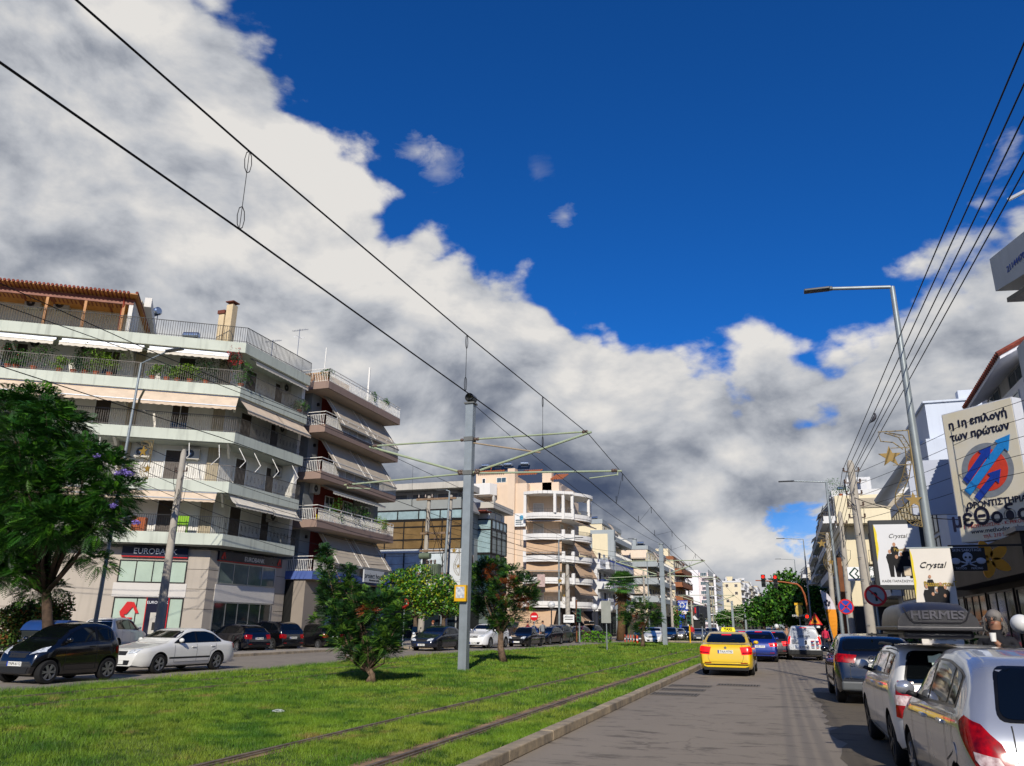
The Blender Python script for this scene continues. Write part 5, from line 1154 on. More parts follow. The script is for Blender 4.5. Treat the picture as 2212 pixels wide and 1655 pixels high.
    lo=lambda x: pl(bl,x)+.035
    def dlo(x0,x1,ins=0):
        n=max(3,int((x1-x0)/.09)); X=[x0+(x1-x0)*i/n for i in range(n+1)]
        U=[(x,up(x)-ins) for x in X if up(x)-ins>lo(x)+ins+.015]; D=[(x,lo(x)+ins) for x,_ in U]
        return D+U[::-1]
    cuts=[xa]+[c for c in (s['B'],s['B2']) if c<xc-.15]+[xc]
    for fr in 'LR':
        patch(fr,dlo(xa-.03,xc+.03),SEAL,'window_surround',.003)
        for i,(a,c_) in enumerate(zip(cuts,cuts[1:])):
            p=dlo(a+(.045 if i else .05),c_-.045 if c_!=xc else c_-.02,.022)
            if len(p)>=3: patch(fr,p,gl,'side_window',.007)
        # doors
        sill=.33; bz=lambda x: lo(x)-.03
        e=max(fo+wr+.1,xa-.05)
        dx=[e+.02]+[c for c in cuts[1:-1]]+[xc]
        if kind=='van': dx=[e,2.0]
        if detail:
            for x in dx[:2 if kind in('micro','pickup') else 4]:
                if x<fo+wb-wr-.02 or x>fo+wb+wr+.06: line(fr,[(x,sill),(x,bz(x))])
                elif x<fo+wb: line(fr,[(fo+wb-wr-.12,sill),(fo+wb-wr-.06,.62),(x,.72),(x,bz(x))])
            line(fr,[(dx[0],sill),(min(dx[-1],fo+wb-wr-.1),sill)])
            y=.62*bl[-1][1]
            if wsp: line(fr,[(fo+wr+.08,.46),(fo+wb-wr-.08,.46)],wsp,.006)
            for x in dx[1:3] if kind not in('micro','van','pickup') else [dx[1] if len(dx)>1 else 1.8]:
                h,nr=cast(fr,x-.16,bz(x)-.1); q=MB(); q.cbox((h.x,h.y+(.012 if fr=='L' else -.012),h.z),(.17,.03,.032)); q.build('door_handle',pt if detail<2 else pt,T,bevel=.008)
    # screens
    wx=lambda x: section(x)
    def scr(fr,z0,z1,w0,w1,m_,name,off=.007,n=6):
        rc=.09 if fr=='B' else .05; cs=[(-w0,z0),(w0,z0),(w1,z1),(-w1,z1)]; P=[]
        for i in range(4):
            c_=Vector(cs[i]); a_=(Vector(cs[i-1])-c_).normalized()*rc; b_=(Vector(cs[(i+1)%4])-c_).normalized()*rc
            for t in (0,.25,.5,.75,1): P.append(tuple(c_+a_*(1-t)**2+b_*t**2))
        P=P[::-1]
        return patch(fr,P,m_,name,off,.09)
    xcowl=s.get('cowl',xa-.02); zc=top(xcowl)
    zr=H-.13; yr0=hw*.955-.1; yr1=hw*.955-.34*(H-.12-pl(bl,xa+.4))-.07
    if detail or 1:
        scr('F',zc+.03,zr+.03,yr0-.0,yr1,SEAL,'windscreen_surround',.004); scr('F',zc+.06,zr,yr0-.06,yr1-.04,gl,'windscreen',.008)
    rz0=s.get('rz0',pl(bl,L)+.04); rz1=s.get('rz1',H-.13); ry0=s.get('ry0',hw*.955-.15); ry1=s.get('ry1',yr1-.02)
    if kind=='pickup': rz0,rz1=1.0,1.3
    scr('B',rz0,rz1,ry0,ry1,SEAL,'rear_window_surround',.004); rw=scr('B',rz0+.02,rz1-.02,ry0-.025,ry1-.025,gl,'rear_window',.008)
    # front end
    zh=top(.2)-.02
    if s.get('hl')!='none':
        for sg in(-1,1):
            q=s.get('hlp',[(.42,zh-.13),(.8,zh-.10),(.85,zh+.02),(.62,zh+.02),(.45,zh-.05)])
            patch('F',[(sg*y*hw,z) for y,z in q],HL,'headlight',.01,.06)
    patch('F',[(-.3,zh-.17),(.3,zh-.17),(.34,zh-.05),(-.34,zh-.05)],TRIM,'grille',.008); 
    patch('F',[(-.45,.28),(.45,.28),(.5,.42),(-.5,.42)],TRIM,'air_intake',.008)
    # rear end
    zt=s.get('tlz',(.68,.93)); ty=s.get('tly',(.62,.93))
    for sg,cn in ((1,'BL'),(-1,'BR')):
        if tail=='corner':
            o=patch(cn,s['tlp'],TLON if lit else TLM,'tail_light',.012,.05)
            if 'tlc' in s: patch(cn,s['tlc'],TLC,'reflector',.016,.05,par=o)
        else:
            o=patch(cn,[(-.16,zt[0]+.03),(hw*(1-ty[0]),zt[0]),(hw*(1-ty[0]),zt[1]-.03),(-.1,zt[1]),(-.2,zt[1]-.06)],TLON if lit else TLM,'tail_light',.012,.06)
            if lit: patch(cn,[(-.12,zt[0]+.06),(hw*(1-ty[0])-.03,zt[0]+.03),(hw*(1-ty[0])-.03,zt[0]+.09),(-.12,zt[0]+.1)],TLM,'reflector',.016,.05,par=o)
    if lit: patch('B',[(-.17,H-.13),(.17,H-.13),(.17,H-.105),(-.17,H-.105)],TLON,'brake_light',.016,.05)
    patch('B',[(-hw*.8,.26),(hw*.8,.26),(hw*.85,.4),(-hw*.85,.4)],TRIM,'bumper_valance',.008)
    if detail:
        for sg in(-1,1): line('B',[(sg*hw*.62,rz0-.02),(sg*hw*.66,.6),(sg*hw*.6,.46)])
        line('B',[(-hw*.6,.46),(hw*.6,.46)]); line('F',[(-.3,zh-.02),(.3,zh-.02)]);
        zz=top(.5); line('T',[(.32,-hw*.62),(xcowl-.1,-hw*.72)]); line('T',[(.32,hw*.62),(xcowl-.1,hw*.72)])
        for sg in (-1,1): patch('B',[(sg*hw*.55,.42),(sg*hw*.8,.42),(sg*hw*.8,.45),(sg*hw*.55,.45)],TLM,'reflector',.01,.1)
        patch('B',[(-.02,rz0+.05),(.02,rz0+.05),(.3,rz0+.1),(.3,rz0+.075)],TRIM,'wiper',.02,.1)
        lines.build('panel_gap',TRIM,T)
    # mirrors
    for sg in(-1,1):
        h,_=cast('L' if sg>0 else 'R',xa+.18,lo(xa+.2)+.02); q=MB(); q.k=1; q.bar(h,(h.x-.01,h.y+sg*.1,h.z+.04),.09,.05); q.k=0; q.ball((h.x-.02,h.y+sg*.11,h.z+.075),(.065,.095,.07),14,9); q.build('wing_mirror',[pt,TRIM],T,smooth=True)
    # plates
    for fr,x in (('F',-1),('B',1)):
        z=s.get('pz',(.36,.72))[0 if fr=='F' else 1]; h,nr=cast(fr,0,z); q=MB(); q.k=0; xx=h.x+x*.02; q.box(min(xx,xx-x*.02),-.26,z-.055,max(xx,xx-x*.02),.26,z+.055); q.k=1; q.box(min(xx,xx+x*.002),(.215 if x<0 else -.26),z-.055,max(xx,xx+x*.002),(.26 if x<0 else -.215),z+.055)
        p=q.build('number_plate',[PLT,PLB],T)
        if plate and ((fr=='F')==(plate[0]=='F')):
            text('lettering',plate[1:],.105,INKP,p,(xx+x*.004,(-.02 if x<0 else .02),z),(0,-x*-1 if x>0 else -1,0),(0,0,1),world=False,sx=.95,ext=.001)
    # wheels
    for x in (fo,fo+wb):
        for sg in(-1,1):
            c0=(x-L/2,sg*(hw-.11),wr); q=MB()
            a=.1; prof=[(wr*.66,-a),(wr*.9,-a),(wr*.985,-a*.75),(wr,-a*.4),(wr,a*.4),(wr*.985,a*.75),(wr*.9,a),(wr*.66,a)]
            q.lathe(prof,c0,'y',28,cap=False); w=q.build('wheel',TYRE,T,smooth=40)
            q=MB(); q.k=0; o=sg*a
            q.lathe([(wr*.67,o*.95),(wr*.62,o*.9),(wr*.6,o*.4)],c0,'y',28,cap=False); 
            for k in range(nsp):
                t=2*math.pi*k/nsp; di=Vector((math.cos(t),0,math.sin(t))); c1=Vector(c0)
                if nsp<8:
                    for dt in (-.13,.13): d2=Vector((math.cos(t+dt),0,math.sin(t+dt))); q.bar(c1+d2*wr*.12+Vector((0,o*.8,0)),c1+d2*wr*.63+Vector((0,o*.86,0)),.028,.035,up=(0,1,0))
                else: q.bar(c1+di*wr*.1+Vector((0,o*.8,0)),c1+di*wr*.63+Vector((0,o*.86,0)),.026,.035,up=(0,1,0))
            q.lathe([(wr*.16,o*.7),(wr*.16,o*.93),(0,o*.95)],c0,'y',14,cap=False)
            q.k=1; q.lathe([(wr*.64,o*.35),(0,o*.35)],c0,'y',20,cap=False)
            q.build('rim',[rim or RIMM,TRIM],w)
    q=MB(); q.box(-L/2+fo,-hw+.28,.16,L/2-.35,hw-.28,.24); q.build('underbody',TRIM,T)
    if rails:
        for sg in(-1,1):
            q=MB(); q.path([(x-L/2,sg*(hw*.955-.34*(H-.12-pl(bl,x))-.02),top(x)-.0) for x in (xa+.75,xa+.85,(xa+xc)/2,xc-.3,xc-.1)],.02,6); q.build('roof_rail',TRIM,T)
    T['_dummy']=0; del T['_dummy']
    return T,cast,patch,line,top
PB=paint('black','0a0a0c',.0,.22); PNV=paint('midnight_blue','080a14',.1,.22); PSB=paint('silver','9ea1a6',.75,.3); PWH=paint('white','d6d5cf',0,.3); PDG=paint('dark_grey','24272b',.4,.3); PYE=paint('taxi_yellow','d9b400',0,.3); PBL=paint('royal_blue','0a2472',.2,.25); PRD=paint('wine_red','5a0a14',.2,.28); PGR=paint('mid_grey','585b5e',.6,.3); PCH=paint('champagne','b0aaa0',.7,.3)
D6=lambda x,y:((2500+x*.3625)/1.852,(2250+y*.3625)/1.852)
DA=lambda x,y:((2000+x*.3165)/1.852,(2350+y*.3165)/1.852)
D8=lambda x,y:((3096+x*.4924)/1.852,(2250+y*.4924)/1.852)
# --- left, near
car('micro','tiny black two seater city car parked at the far left corner of the picture','parked_car',PB,(-19.05,17.35),-92,'FΥΝΜ-6112','cars parked along the side road',nsp=6,wsp=0,over=dict(pz=(.5,.72),hlp=[(.5,.72),(.92,.8),(.9,.93),(.7,.88)]))
car('sedan','white older saloon car parked behind the black two seater beside the lawn','parked_car',PWH,(-19.75,22.4),-93,None,'cars parked along the side road',nsp=5)
car('hatch','black hatchback parked nose in before the bank, nearest of the three dark cars','parked_car',PNV,(-29.0,37.6),166,'BΙΜΝ-3140','dark cars parked nose in',nsp=10,wsp=0)
car('suv','black sport utility car between two dark hatchbacks before the bank','parked_car',PB,(-29.2,40.9),167,'BΖΗΚ-5563','dark cars parked nose in',nsp=7,wsp=0)
car('small','black rounded hatchback parked farthest from the bank, partly behind the conifer','parked_car',PB,(-28.2,44.3),164,None,'dark cars parked nose in',nsp=14,wsp=0)
car('mpv','white hatchback seen from behind by the concrete pole before the bank logo window','parked_car',PWH,(-31.8,31.9,.11),110,'BΑΚΖ-7477','cars on the bank pavement',nsp=8,rim=RIMD,wsp=0)
car('hatch','dark grey hatchback half hidden behind the black two seater and leaning pole','parked_car',PDG,(-28.6,25.3,.11),-88,None,'cars on the bank pavement',nsp=6,wsp=0)
# --- left, row beyond the side street
car('hatch','dark blue grey hatchback facing the viewer just left of the near tram pole','parked_car',paint('slate','1d2230',.4,.28),(-20.9,46.9),-93,'FΙΒΙ-7226','cars facing the viewer beyond the side street',nsp=9,rim=RIMD,wsp=0)
car('suv','white sport utility car behind the near tram pole','parked_car',paint('bright_white','e2e2e0'),(-20.2,54.0),-94,'FΙΜΖ-9792','cars facing the viewer beyond the side street',nsp=5,wsp=0,rails=True)
car('pickup','old black pickup truck behind the reddish conifer trunk','pickup_truck',PB,(-18.9,59.3),-93,None,'cars facing the viewer beyond the side street',nsp=8,rim=RIMD,wsp=0,cat='pickup truck')
row=[('hatch','dark blue hatchback with twin grille, first car beyond the pedestrians',PNV,1175,'F'),('mpv','grey estate car with roof rails behind the twin grille hatchback',PGR,1197,0),('hatch','black hatchback, third in the row beyond the pedestrians',PDG,1222,0),('small','wine red hatchback in the row of cars near the palm',PRD,1243,0),('suv','dark car with a black roof box near the low green hedge',PDG,1268,0)]
for i,(k,l,p,px,_) in enumerate(row):
    y=66.5+i*5.4; q=at(px+10,1385,Y=y); t=car(k,l,'parked_car',p,(q.x-.2,y),-96,None,'cars facing the viewer beyond the side street',nsp=8,wsp=0,detail=0,rails=(i==1))[0]
    if i==4:
        b=MB(); b.box(-.9,-.4,1.7,.9,.4,2.05); o=b.build('roof_box',PB,None,bevel=.1); o.location=t.location; o.rotation_euler=t.rotation_euler; tag(o,'small black roof box on the dark car near the low hedge','roof box')
y=74.5; q=at(1411,1390,Y=y); car('small','small white hatchback driving towards the viewer beyond the third median tree','moving_car',PWH,(q.x,y+1),-88,'FΥΖΕ-4120',None,nsp=6,wsp=0)
far=[('hatch','black hatchback behind the white one, left of the second tram pole',PB,1391,84),('hatch','black hatchback right of the second tram pole',PB,1448,92),('sedan','beige grey saloon near the fuel sign pole',PCH,1466,97),('suv','dark blue car behind the green traffic light',PNV,1486,104),('sedan','grey saloon right of the green traffic light pole',PGR,1512,96),('hatch','dark hatchback at the right end of the distant left row',PDG,1538,103)]
for k,l,p,px,y in far:
    q=at(px,1385,Y=y); car(k,l,'parked_car',p,(q.x,y),-88,None,'distant cars on the left road',nsp=6,wsp=0,detail=0)
# --- right road
tx,cast,patch,line,top=car('taxi','yellow taxi saloon waiting at the left kerb lane of the main road','taxi',PYE,(-2.06,31.6),90,'BΤΑΑ-9790',None,nsp=7,lit=True,cat='taxi',wsp=0,over=dict(tlz=(.7,.98),tly=(.64,.9),pz=(.36,.8),rz0=1.09,rz1=1.38,ry0=.7,ry1=.6))
SGN=mat('taxi_sign_yellow','e6d800',.35,.03,5); q=MB(); q.add([(.02,-.27,1.46),(.02,.27,1.46),(.16,.27,1.46),(.16,-.27,1.46),(.05,-.23,1.61),(.05,.23,1.61),(.13,.23,1.61),(.13,-.23,1.61)],[(0,1,2,3),(4,7,6,5),(0,4,5,1),(1,5,6,2),(2,6,7,3),(3,7,4,0)]); o=q.build('roof_sign',SGN,tx,bevel=.015); 
q=MB(); q.box(.145,-.18,1.49,.152,.18,1.58); o2=q.build('sign_plate',SGN,o); text('lettering','TAXI',.13,INKP,o,(.158,0,1.535),(0,1,0),(0,0,1),world=False,bold=.004)
b=MB(); h,nr=cast('B',0,.93); b.lathe([(.045,h.x),(.045,h.x+.015)],(0,0,.93),'x',16); b.build('badge',CHR,tx)
b=MB(); b.box(4.67/2-.05,-.75,.2,4.67/2-.02,.75,.33); b.build('rear_diffuser',TRIM,tx)
car('small','royal blue hatchback with brake lights on, ahead of the taxi','moving_car',PBL,(-1.35,43.5),92,'BΝΖ-1757','cars queuing at the lights',nsp=6,lit=True,wsp=0,over=dict(tlz=(.72,.9)))
car('hatch','brownish dark car just right of the blue hatchback, mostly hidden','moving_car',paint('bronze','3b332c',.5,.3),(-.75,47.6),91,None,'cars queuing at the lights',nsp=8,lit=True,wsp=0)
car('hatch','silver car glimpsed between motorcyclist and white van','moving_car',PSB,(.9,58),90,None,'cars queuing at the lights',nsp=6,lit=True,wsp=0)
car('hatch','dark car with lit brake lights hidden behind the taxi roof','moving_car',PNV,(-2.4,49.5),90,None,'cars queuing at the lights',nsp=6,lit=True,wsp=0,detail=0)
for i,(x,y,p,l) in enumerate(((2.0,110,PDG,'dark car far down the right lane under the trees'),(1.6,140,PB,'black car farther down the right lane'),(-2.0,125,PCH,'pale car far ahead in the left lane'),(5,95,PDG,'dark car parked by the right pavement under the trees'))): car('hatch',l,'distant_car',p,(x,y),90,None,'distant cars on the main road',detail=0,wsp=0)
vn,cast,patch,line,top=car('van','small white repair van with lettering on its rear doors in the right lane','van',paint('van_white','cfd0ce',0,.35),(.84,46.9),91,'BΙΡΖ-7805',None,nsp=6,lit=True,cat='van',rim=RIMD,tail='corner',over=dict(tlp=[(-.04,.8),(.1,.8),(.12,1.18),(-.02,1.2)],rz0=1.12,rz1=1.6,ry0=.66,ry1=.58,pz=(.4,.66)),glass=None)
GV=mat('van_rear_film','9ba0a6',.25,.1,3); patch('B',[(-.64,1.1),(.64,1.1),(.58,1.58),(-.58,1.58)],GV,'window_film',.02,.1)
hD=cast('B',0,1.42)[0].x; hE=cast('B',0,1.2)[0].x; hS=(hE-hD)/.22
text('lettering','DPS',.28,mat('film_white','6f757c',.4),vn,(hD+.03,0,1.42),(0,1,0),(-hS,0,1),world=False,sx=1.3); text('lettering','REPAIR',.13,mat('film_dark','3a3d42',.5),vn,(hE+.03,0,1.2),(0,1,0),(-hS,0,1),world=False,sx=1.5)
b=MB(); b.box(1.93,-.85,.28,2.0,.85,.52); b.build('rear_bumper',TRIM,vn,bevel=.03); line2=None
b=MB(); b.box(1.93,.03,.8,1.99,.12,1.0); b.build('door_handle',TRIM,vn,bevel=.02)
cols=[mat('decal_red','b8312c',.5),mat('decal_blue','2c4a8a',.5),mat('decal_grey','5c5f63',.5)]; rr=random.Random(2)
for k in range(6):
    for j in range(2):
        b=MB(); y=.32+j*.24; w=rr.uniform(.1,.18); b.box(1.945,y,.95-k*.07,1.965,y+w,.985-k*.07); b.build('decal',cols[(k+j)%3],vn)
for k in range(4): b=MB(); b.box(1.945,-.62,1.02-k*.06,1.965,-.62+rr.uniform(.2,.36),1.035-k*.06); b.build('decal',cols[2],vn)
# --- right, parked
q2,cast,patch,line,top=car('suv','dark blue compact sport utility car parked at the right kerb, farthest of the three','parked_car',PNV,(1.86,22.1),91,'BΙΧΝ-1203','cars parked at the right kerb',nsp=5,wsp=.07,over=dict(L=4.2,H=1.52,W=1.8,tlz=(.88,1.08),tly=(.6,.9),belt=[(0,.9),(1,.98),(4.2,1.1)],rz0=1.14,rz1=1.4,pz=(.4,.82),top=[(0,.55),(.04,.76),(.2,.86),(.95,1.02),(1.15,1.07),(1.8,1.42),(2.15,1.51),(2.9,1.52),(3.5,1.46),(3.75,1.38),(4.03,1.12),(4.12,1.0),(4.17,.75),(4.2,.5)],Cc=3.65,wb=2.6))
for k in range(4): b=MB(); b.path([(2.09,(k-1.5)*.075+.055*math.cos(t),1.0+.055*math.sin(t)) for t in np.linspace(0,2*math.pi,15)],.009,5,cap=False); b.build('badge',CHR,q2)
text('lettering','Q2',.09,CHR,q2,(2.09,-.52,.86),(0,1,0),(0,0,1),world=False)
b=MB(); b.box(2.0,-.8,.3,2.12,.8,.5); b.build('bumper_trim',mat('grey_plastic','4d5052',.55,.1,5),q2,bevel=.04)
b=MB(); b.path([(1.55,0,1.47),(1.6,0,1.53),(1.66,0,1.53)],.02,6); b.build('roof_antenna',TRIM,q2)
mv,cast,patch,line,top=car('mpv','white compact people carrier under a big black roof box, middle of three at the kerb','parked_car',PWH,(1.99,13.0),91,None,'cars parked at the right kerb',nsp=5,wsp=0,tail='corner',rails=True,over=dict(H=1.46,top=[(0,.5),(.04,.72),(.2,.82),(.85,.97),(1.0,1.01),(1.65,1.37),(2.0,1.44),(2.8,1.46),(3.4,1.44),(3.74,1.39),(3.93,1.03),(3.97,.85),(4.0,.7),(4.03,.45)],tlp=[(-.1,.62),(.17,.6),(.16,1.02),(-.04,1.03)],tlc=[(-.1,.76),(.17,.75),(.17,.86),(-.09,.87)],rz0=.99,rz1=1.38,ry0=.72,ry1=.6,pz=(.4,.62)),rim=RIMD)
b=MB(); k_=[(0,.0),(.05,.02),(.1,0),(.1,-.05),(.075,-.05),(.07,-.16),(.05,-.19),(.03,-.19),(.0,-.16),(-.01,-.05),(-.03,-.05),(-.03,0)]; b.add([(1.83,y-.25,z+1.32) for y,z in k_]+[(1.85,y-.25,z+1.32) for y,z in k_],[tuple(range(12))[::-1]]+[(i,i+12,(i+1)%12+12,(i+1)%12) for i in range(12)]); b.v=[(x+.05,(y+.25)*1.7-.35,(z-1.32)*1.5+1.33) for x,y,z in b.v]
tag(b.build('hanging_babygrow',mat('pale_cotton','b9c9c0',.9,.1,8),mv))
# roof box
rb=thing('roof_box','large black roof box with raised letters on the white people carrier','roof box',(1.71,11.75,1.665),R(-90))
b=MB(); Pm=[]; nx=16; ny=9; L2,W2=1.15,.43
vs=[];fs=[]
for i in range(nx+1):
    x=-L2+2*L2*i/nx; tx_=1-abs(x/L2)**5; w=W2*(1-.16*max(0,(x/L2*-1))**3-.06*max(0,x/L2)**4); h=.3*(1-max(0,abs(x/L2)-.55)**2*2.2)
    prof=[(-1,0),(-1,.06),(-.985,.3),(-.95,.55),(-.86,.82),(-.7,.95),(-.35,1),(0,1.02),(.35,1),(.7,.95),(.86,.82),(.95,.55),(.985,.3),(1,.06),(1,0)]
    for y,z in prof: vs.append((x+(.0),y*w,z*h))
m_=len(prof)
for i in range(nx):
    for j in range(m_-1): fs.append((i*m_+j,i*m_+j+1,(i+1)*m_+j+1,(i+1)*m_+j))
fs+=[tuple(range(m_)),tuple(range(nx*m_,(nx+1)*m_))[::-1]]
b.add(vs,fs); BX=mat('roof_box_plastic','2c2b2e',.38,.12,3,spec=.5,bump=.03,bscale=90); lid=b.build('lid',BX,rb,smooth=50,bevel=.03)
b=MB(); b.box(-1.17,-.455,-.035,1.19,.455,.012); b.build('rim_flange',BX,rb,bevel=.012)
b=MB(); b.box(-1.08,-.38,-.13,1.08,.38,-.03); b.build('base_tray',BX,rb,bevel=.04)
text('lettering','HERMES',.13,mat('raised_letter','55545a',.3,0),lid,(1.16,0,.14),(0,1,0),(0,0,1),world=False,ext=.006,sx=1.25,bold=.003)
for P_ in ([(.36,.23),(.3,.09),(.25,.055),(-.25,.055),(-.3,.09),(-.36,.23)],):
    b=MB(); b.path([(1.162,y,z) for y,z in P_],.008,5); b.build('embossed_frame',BX,lid)
b=MB()
for x in (-.6,.55): b.bar((x,-.62,-.1),(x,.62,-.1),.05,.03); b.bar((x,-.6,-.1),(x,-.6,-.02-.08),.06,.05); 
b.build('crossbar',TRIM,rb)
i20,cast,patch,line,top=car('small','silver hatchback at the right edge, nearest parked car, with large curved tail light','parked_car',paint('bright_silver','b4b7bc',.6,.25),(2.02,8.75),90.5,None,'cars parked at the right kerb',nsp=6,wsp=0,tail='corner',over=dict(H=1.49,L=3.94,W=1.71,rz0=.99,rz1=1.37,ry0=.62,ry1=.52,tlp=[(-.36,.97),(-.26,1.02),(-.08,.97),(.1,.85),(.27,.66),(.33,.56),(.2,.54),(.04,.6),(-.14,.74),(-.3,.88)],tlc=[(-.1,.79),(.1,.76),(.2,.64),(.06,.65),(-.08,.74)],top=[(0,.48),(.04,.66),(.18,.76),(.8,.95),(.95,1.0),(1.65,1.38),(2.05,1.49),(2.6,1.49),(3.15,1.43),(3.45,1.34),(3.66,1.08),(3.8,.9),(3.88,.7),(3.94,.42)],Cc=3.25,wb=2.52,pz=(.4,.5)))
h,nr=cast('B',0,.8)
text('lettering','HYUNDAI',.075,CHR,i20,(h.x+.015,-.1,.78),(0,1,0),(.12,0,1),world=False,sx=1.3)
line('L',[(.9,.72),(2.0,.8),(3.4,.84)],.012); 
# more badges and handles read at this distance; a fuel flap
for (cx_,cz_) in ((3.3,.72),):
    b=MB(); hh,_=cast('R',cx_,cz_); b.lathe([(.075,hh.y-.004),(.075,hh.y-.001)],(hh.x,0,cz_),'y',20); b.build('fuel_flap',MATS['paint_bright_silver'],i20)
# ================================================================ poles, wires, signs, lamps
GALV=mat('galvanised_steel','8e9698',.45,.14,2.5,metal=.35,stain=.2); GLIN=mat('fibreglass_arm','8c9a86',.5,.2,3,col2='9aa078'); CONP=mat('pole_concrete','a39c90',.85,.12,3,stain=.25); WIRE=mat('wire_black','0c0c0d',.6,0); INS=mat('insulator','5b4a40',.4,.1,5)
STK=mat('sticker_paper','c9c9c4',.7,.25,9,col2='7a8496'); YEL=mat('yellow_plate','d6a300',.5,.06,4); SR=mat('sign_red','c4161c',.4,.04,5); SB=mat('sign_blue','1b3f9e',.4,.04,5); SW=mat('sign_face_white','dededb',.5,.03,5)
def tram_pole(x,y,H,zu,zl,label,near=False,xr=None,xl=None,s=1):
    T=thing('tram_pole',label,'tram pole',(x,y,.1),0,'tram poles on the median')
    b=MB(); w=.3*s
    # H section: two flanges and a web
    b.add([],[]); 
    b.box(-w/2,-w/2,0,w/2,-w/2+.05,H-.1); b.box(-w/2,w/2-.05,0,w/2,w/2,H-.1); b.box(-.04,-w/2+.05,0,.04,w/2-.05,H-.1)
    if near: b.box(-w/2,-w/2+.05,0,-w/2+.02,w/2-.05,H-.1); b.box(w/2-.02,-w/2+.05,0,w/2,w/2-.05,H-.1)
    b.build('mast',GALV,T)
    b=MB(); b.box(-w/2-.05,-w/2-.05,H-.12,w/2+.05,w/2+.05,H-.06)
    if near: b.lathe([(.17,-.2),(.17,.2),(.11,.2),(.11,-.2)],(0,0,H+.12),'y',18,cap=False)
    for z in (zu-.1,zl-.1): b.box(-w/2-.03,-w/2-.03,z-.08,w/2+.03,w/2+.03,z+.08)
    b.build('pole_cap',GALV if not near else mat('worn_steel','6d6e69',.5,.2,4,metal=.4),T)
    xr=(xr if xr is not None else -6.06)-x; xl=(xl if xl is not None else -14.7)-x
    for sx,xe in ((1,xr),(-1,xl)):
        b=MB(); b.tube((sx*w/2,0,zu-.1),(xe,0,zu-.1),.035); b.build('upper_arm',GLIN,T)
        b=MB(); b.tube((sx*w/2,0,zl-.1),(xe+sx*.12,0,zu-.12),.045); b.build('cantilever',GLIN,T)
        b=MB(); b.tube((sx*w/2,.05,zl-.1),(xe+sx*1.15,.05,zl-.3),.035); b.build('lower_arm',GLIN,T)
        b=MB(); b.tube((xe+sx*1.0,.05,zl-.42),(xe,.05,zl-.5),.022); b.tube((xe+sx*1.0,.05,zl-.3),(xe+sx*1.0,.05,zl-.45),.025); b.build('steady_arm',GLIN,T)
        b=MB()
        for (a,z) in ((sx*(w/2+.12),zu-.1),(xe-sx*.12,zu-.1),(sx*(w/2+.2),zl-.02),(sx*(w/2+.16),zl-.1),(xe+sx*.9,zl-.28)): b.lathe([(.05,-.1),(.07,-.05),(.05,0),(.07,.05),(.05,.1)],(a,0,z),'x',8)
        split_build(b,'insulator',INS,T)
    return T
PA=(-10.6,26.1)
TA=tram_pole(PA[0],PA[1],9.6,8.22,6.95,'nearest tall grey tram pole on the lawn, with yellow notice box and pale green arms',True)
b=MB(); b.tube((.15,0,7.98),(2.76,0,7.46),.03); b.build('brace_arm',mat('tan_arm','9b8a72',.5,.2,3),TA)
q=at(*D4(1650,805),Y=25.9); b=MB(); b.k=0; b.box(q.x-.24-PA[0],-.3,q.z-.35,q.x+.2-PA[0],-.16,q.z+.2); b.k=1; b.box(q.x-.18-PA[0],-.31,q.z-.24,q.x+.14-PA[0],-.302,q.z+.14)
nb=b.build('notice_box',[YEL,STK],TA); nb.location=(0,0,-.1)
tram_pole(-9.48,67.3,8.3,6.9,5.7,'second tram pole, beside the third median tree and white hatchback',xr=-6.0,xl=-13.3,s=1.15)
q=(-9.48,67.3)
for x,y,H,l in ((-9.0,104,7.0,'third tram pole, rising behind the taxi roof'),(-8.6,146,5.9,'fourth tram pole along the far median'),(-8.5,192,6.0,'fifth tram pole along the far median'),(-9,262,4.9,'sixth and farthest tram pole by the far trees')): tram_pole(x,y,H,H-1.6,H-2.8,l,xr=x+3.2,xl=x-3.6,s=1.2)
def wire(name,label,pts,r,group,sag=0,cat='wire',m=None,n=14):
    P=[]
    for p,q in zip(pts,pts[1:]):
        p,q=Vector(p),Vector(q)
        for i in range(n): t=i/n; v=p.lerp(q,t); v.z-=sag*4*t*(1-t); P.append(v)
    P.append(Vector(pts[-1])); b=MB(); c=P[0]; b.path(P,r,5,cap=False)
    o=thing_mesh(b,name,m or WIRE,c); return tag(o,label,cat,group)
def thing_mesh(b,name,m,loc,smooth=False):
    b.v=[(x-loc[0],y-loc[1],z-loc[2]) for x,y,z in b.v]; o=b.build(name,m,smooth=smooth); o.location=loc; return o
XR=-6.06
cw=[Vector((XR,-14,6.5)),at(-330,-95,X=XR),at(0,135,X=XR),at(517,495,X=XR),at(1005,845,X=XR),Vector((XR,26.1,6.45)),at(1430,1170,Y=50),Vector((-6.0,67.3,5.2)),Vector((-5.8,104,4.1)),Vector((-5.4,146,3.1))]
ct=[Vector((XR,-14,8.3)),at(0,-140,X=XR),at(165,0,X=XR),at(540,328,X=XR),at(1010,725,X=XR),Vector((XR,26.1,8.14)),at(1462,1160,Y=48),Vector((-6.0,67.3,6.8)),Vector((-5.8,104,5.4)),Vector((-5.4,146,4.3))]
wire('contact_wire','lower overhead tram wire of the road side track, rising from the left picture edge',cw,.014,'overhead tram wires',n=5)
wire('catenary_wire','upper overhead tram wire of the road side track, entering at the top edge',ct,.014,'overhead tram wires',n=5)
def onp(P,y):
    for a,b_ in zip(P,P[1:]):
        if a.y<=y<=b_.y: t=(y-a.y)/(b_.y-a.y); return a.lerp(b_,t)
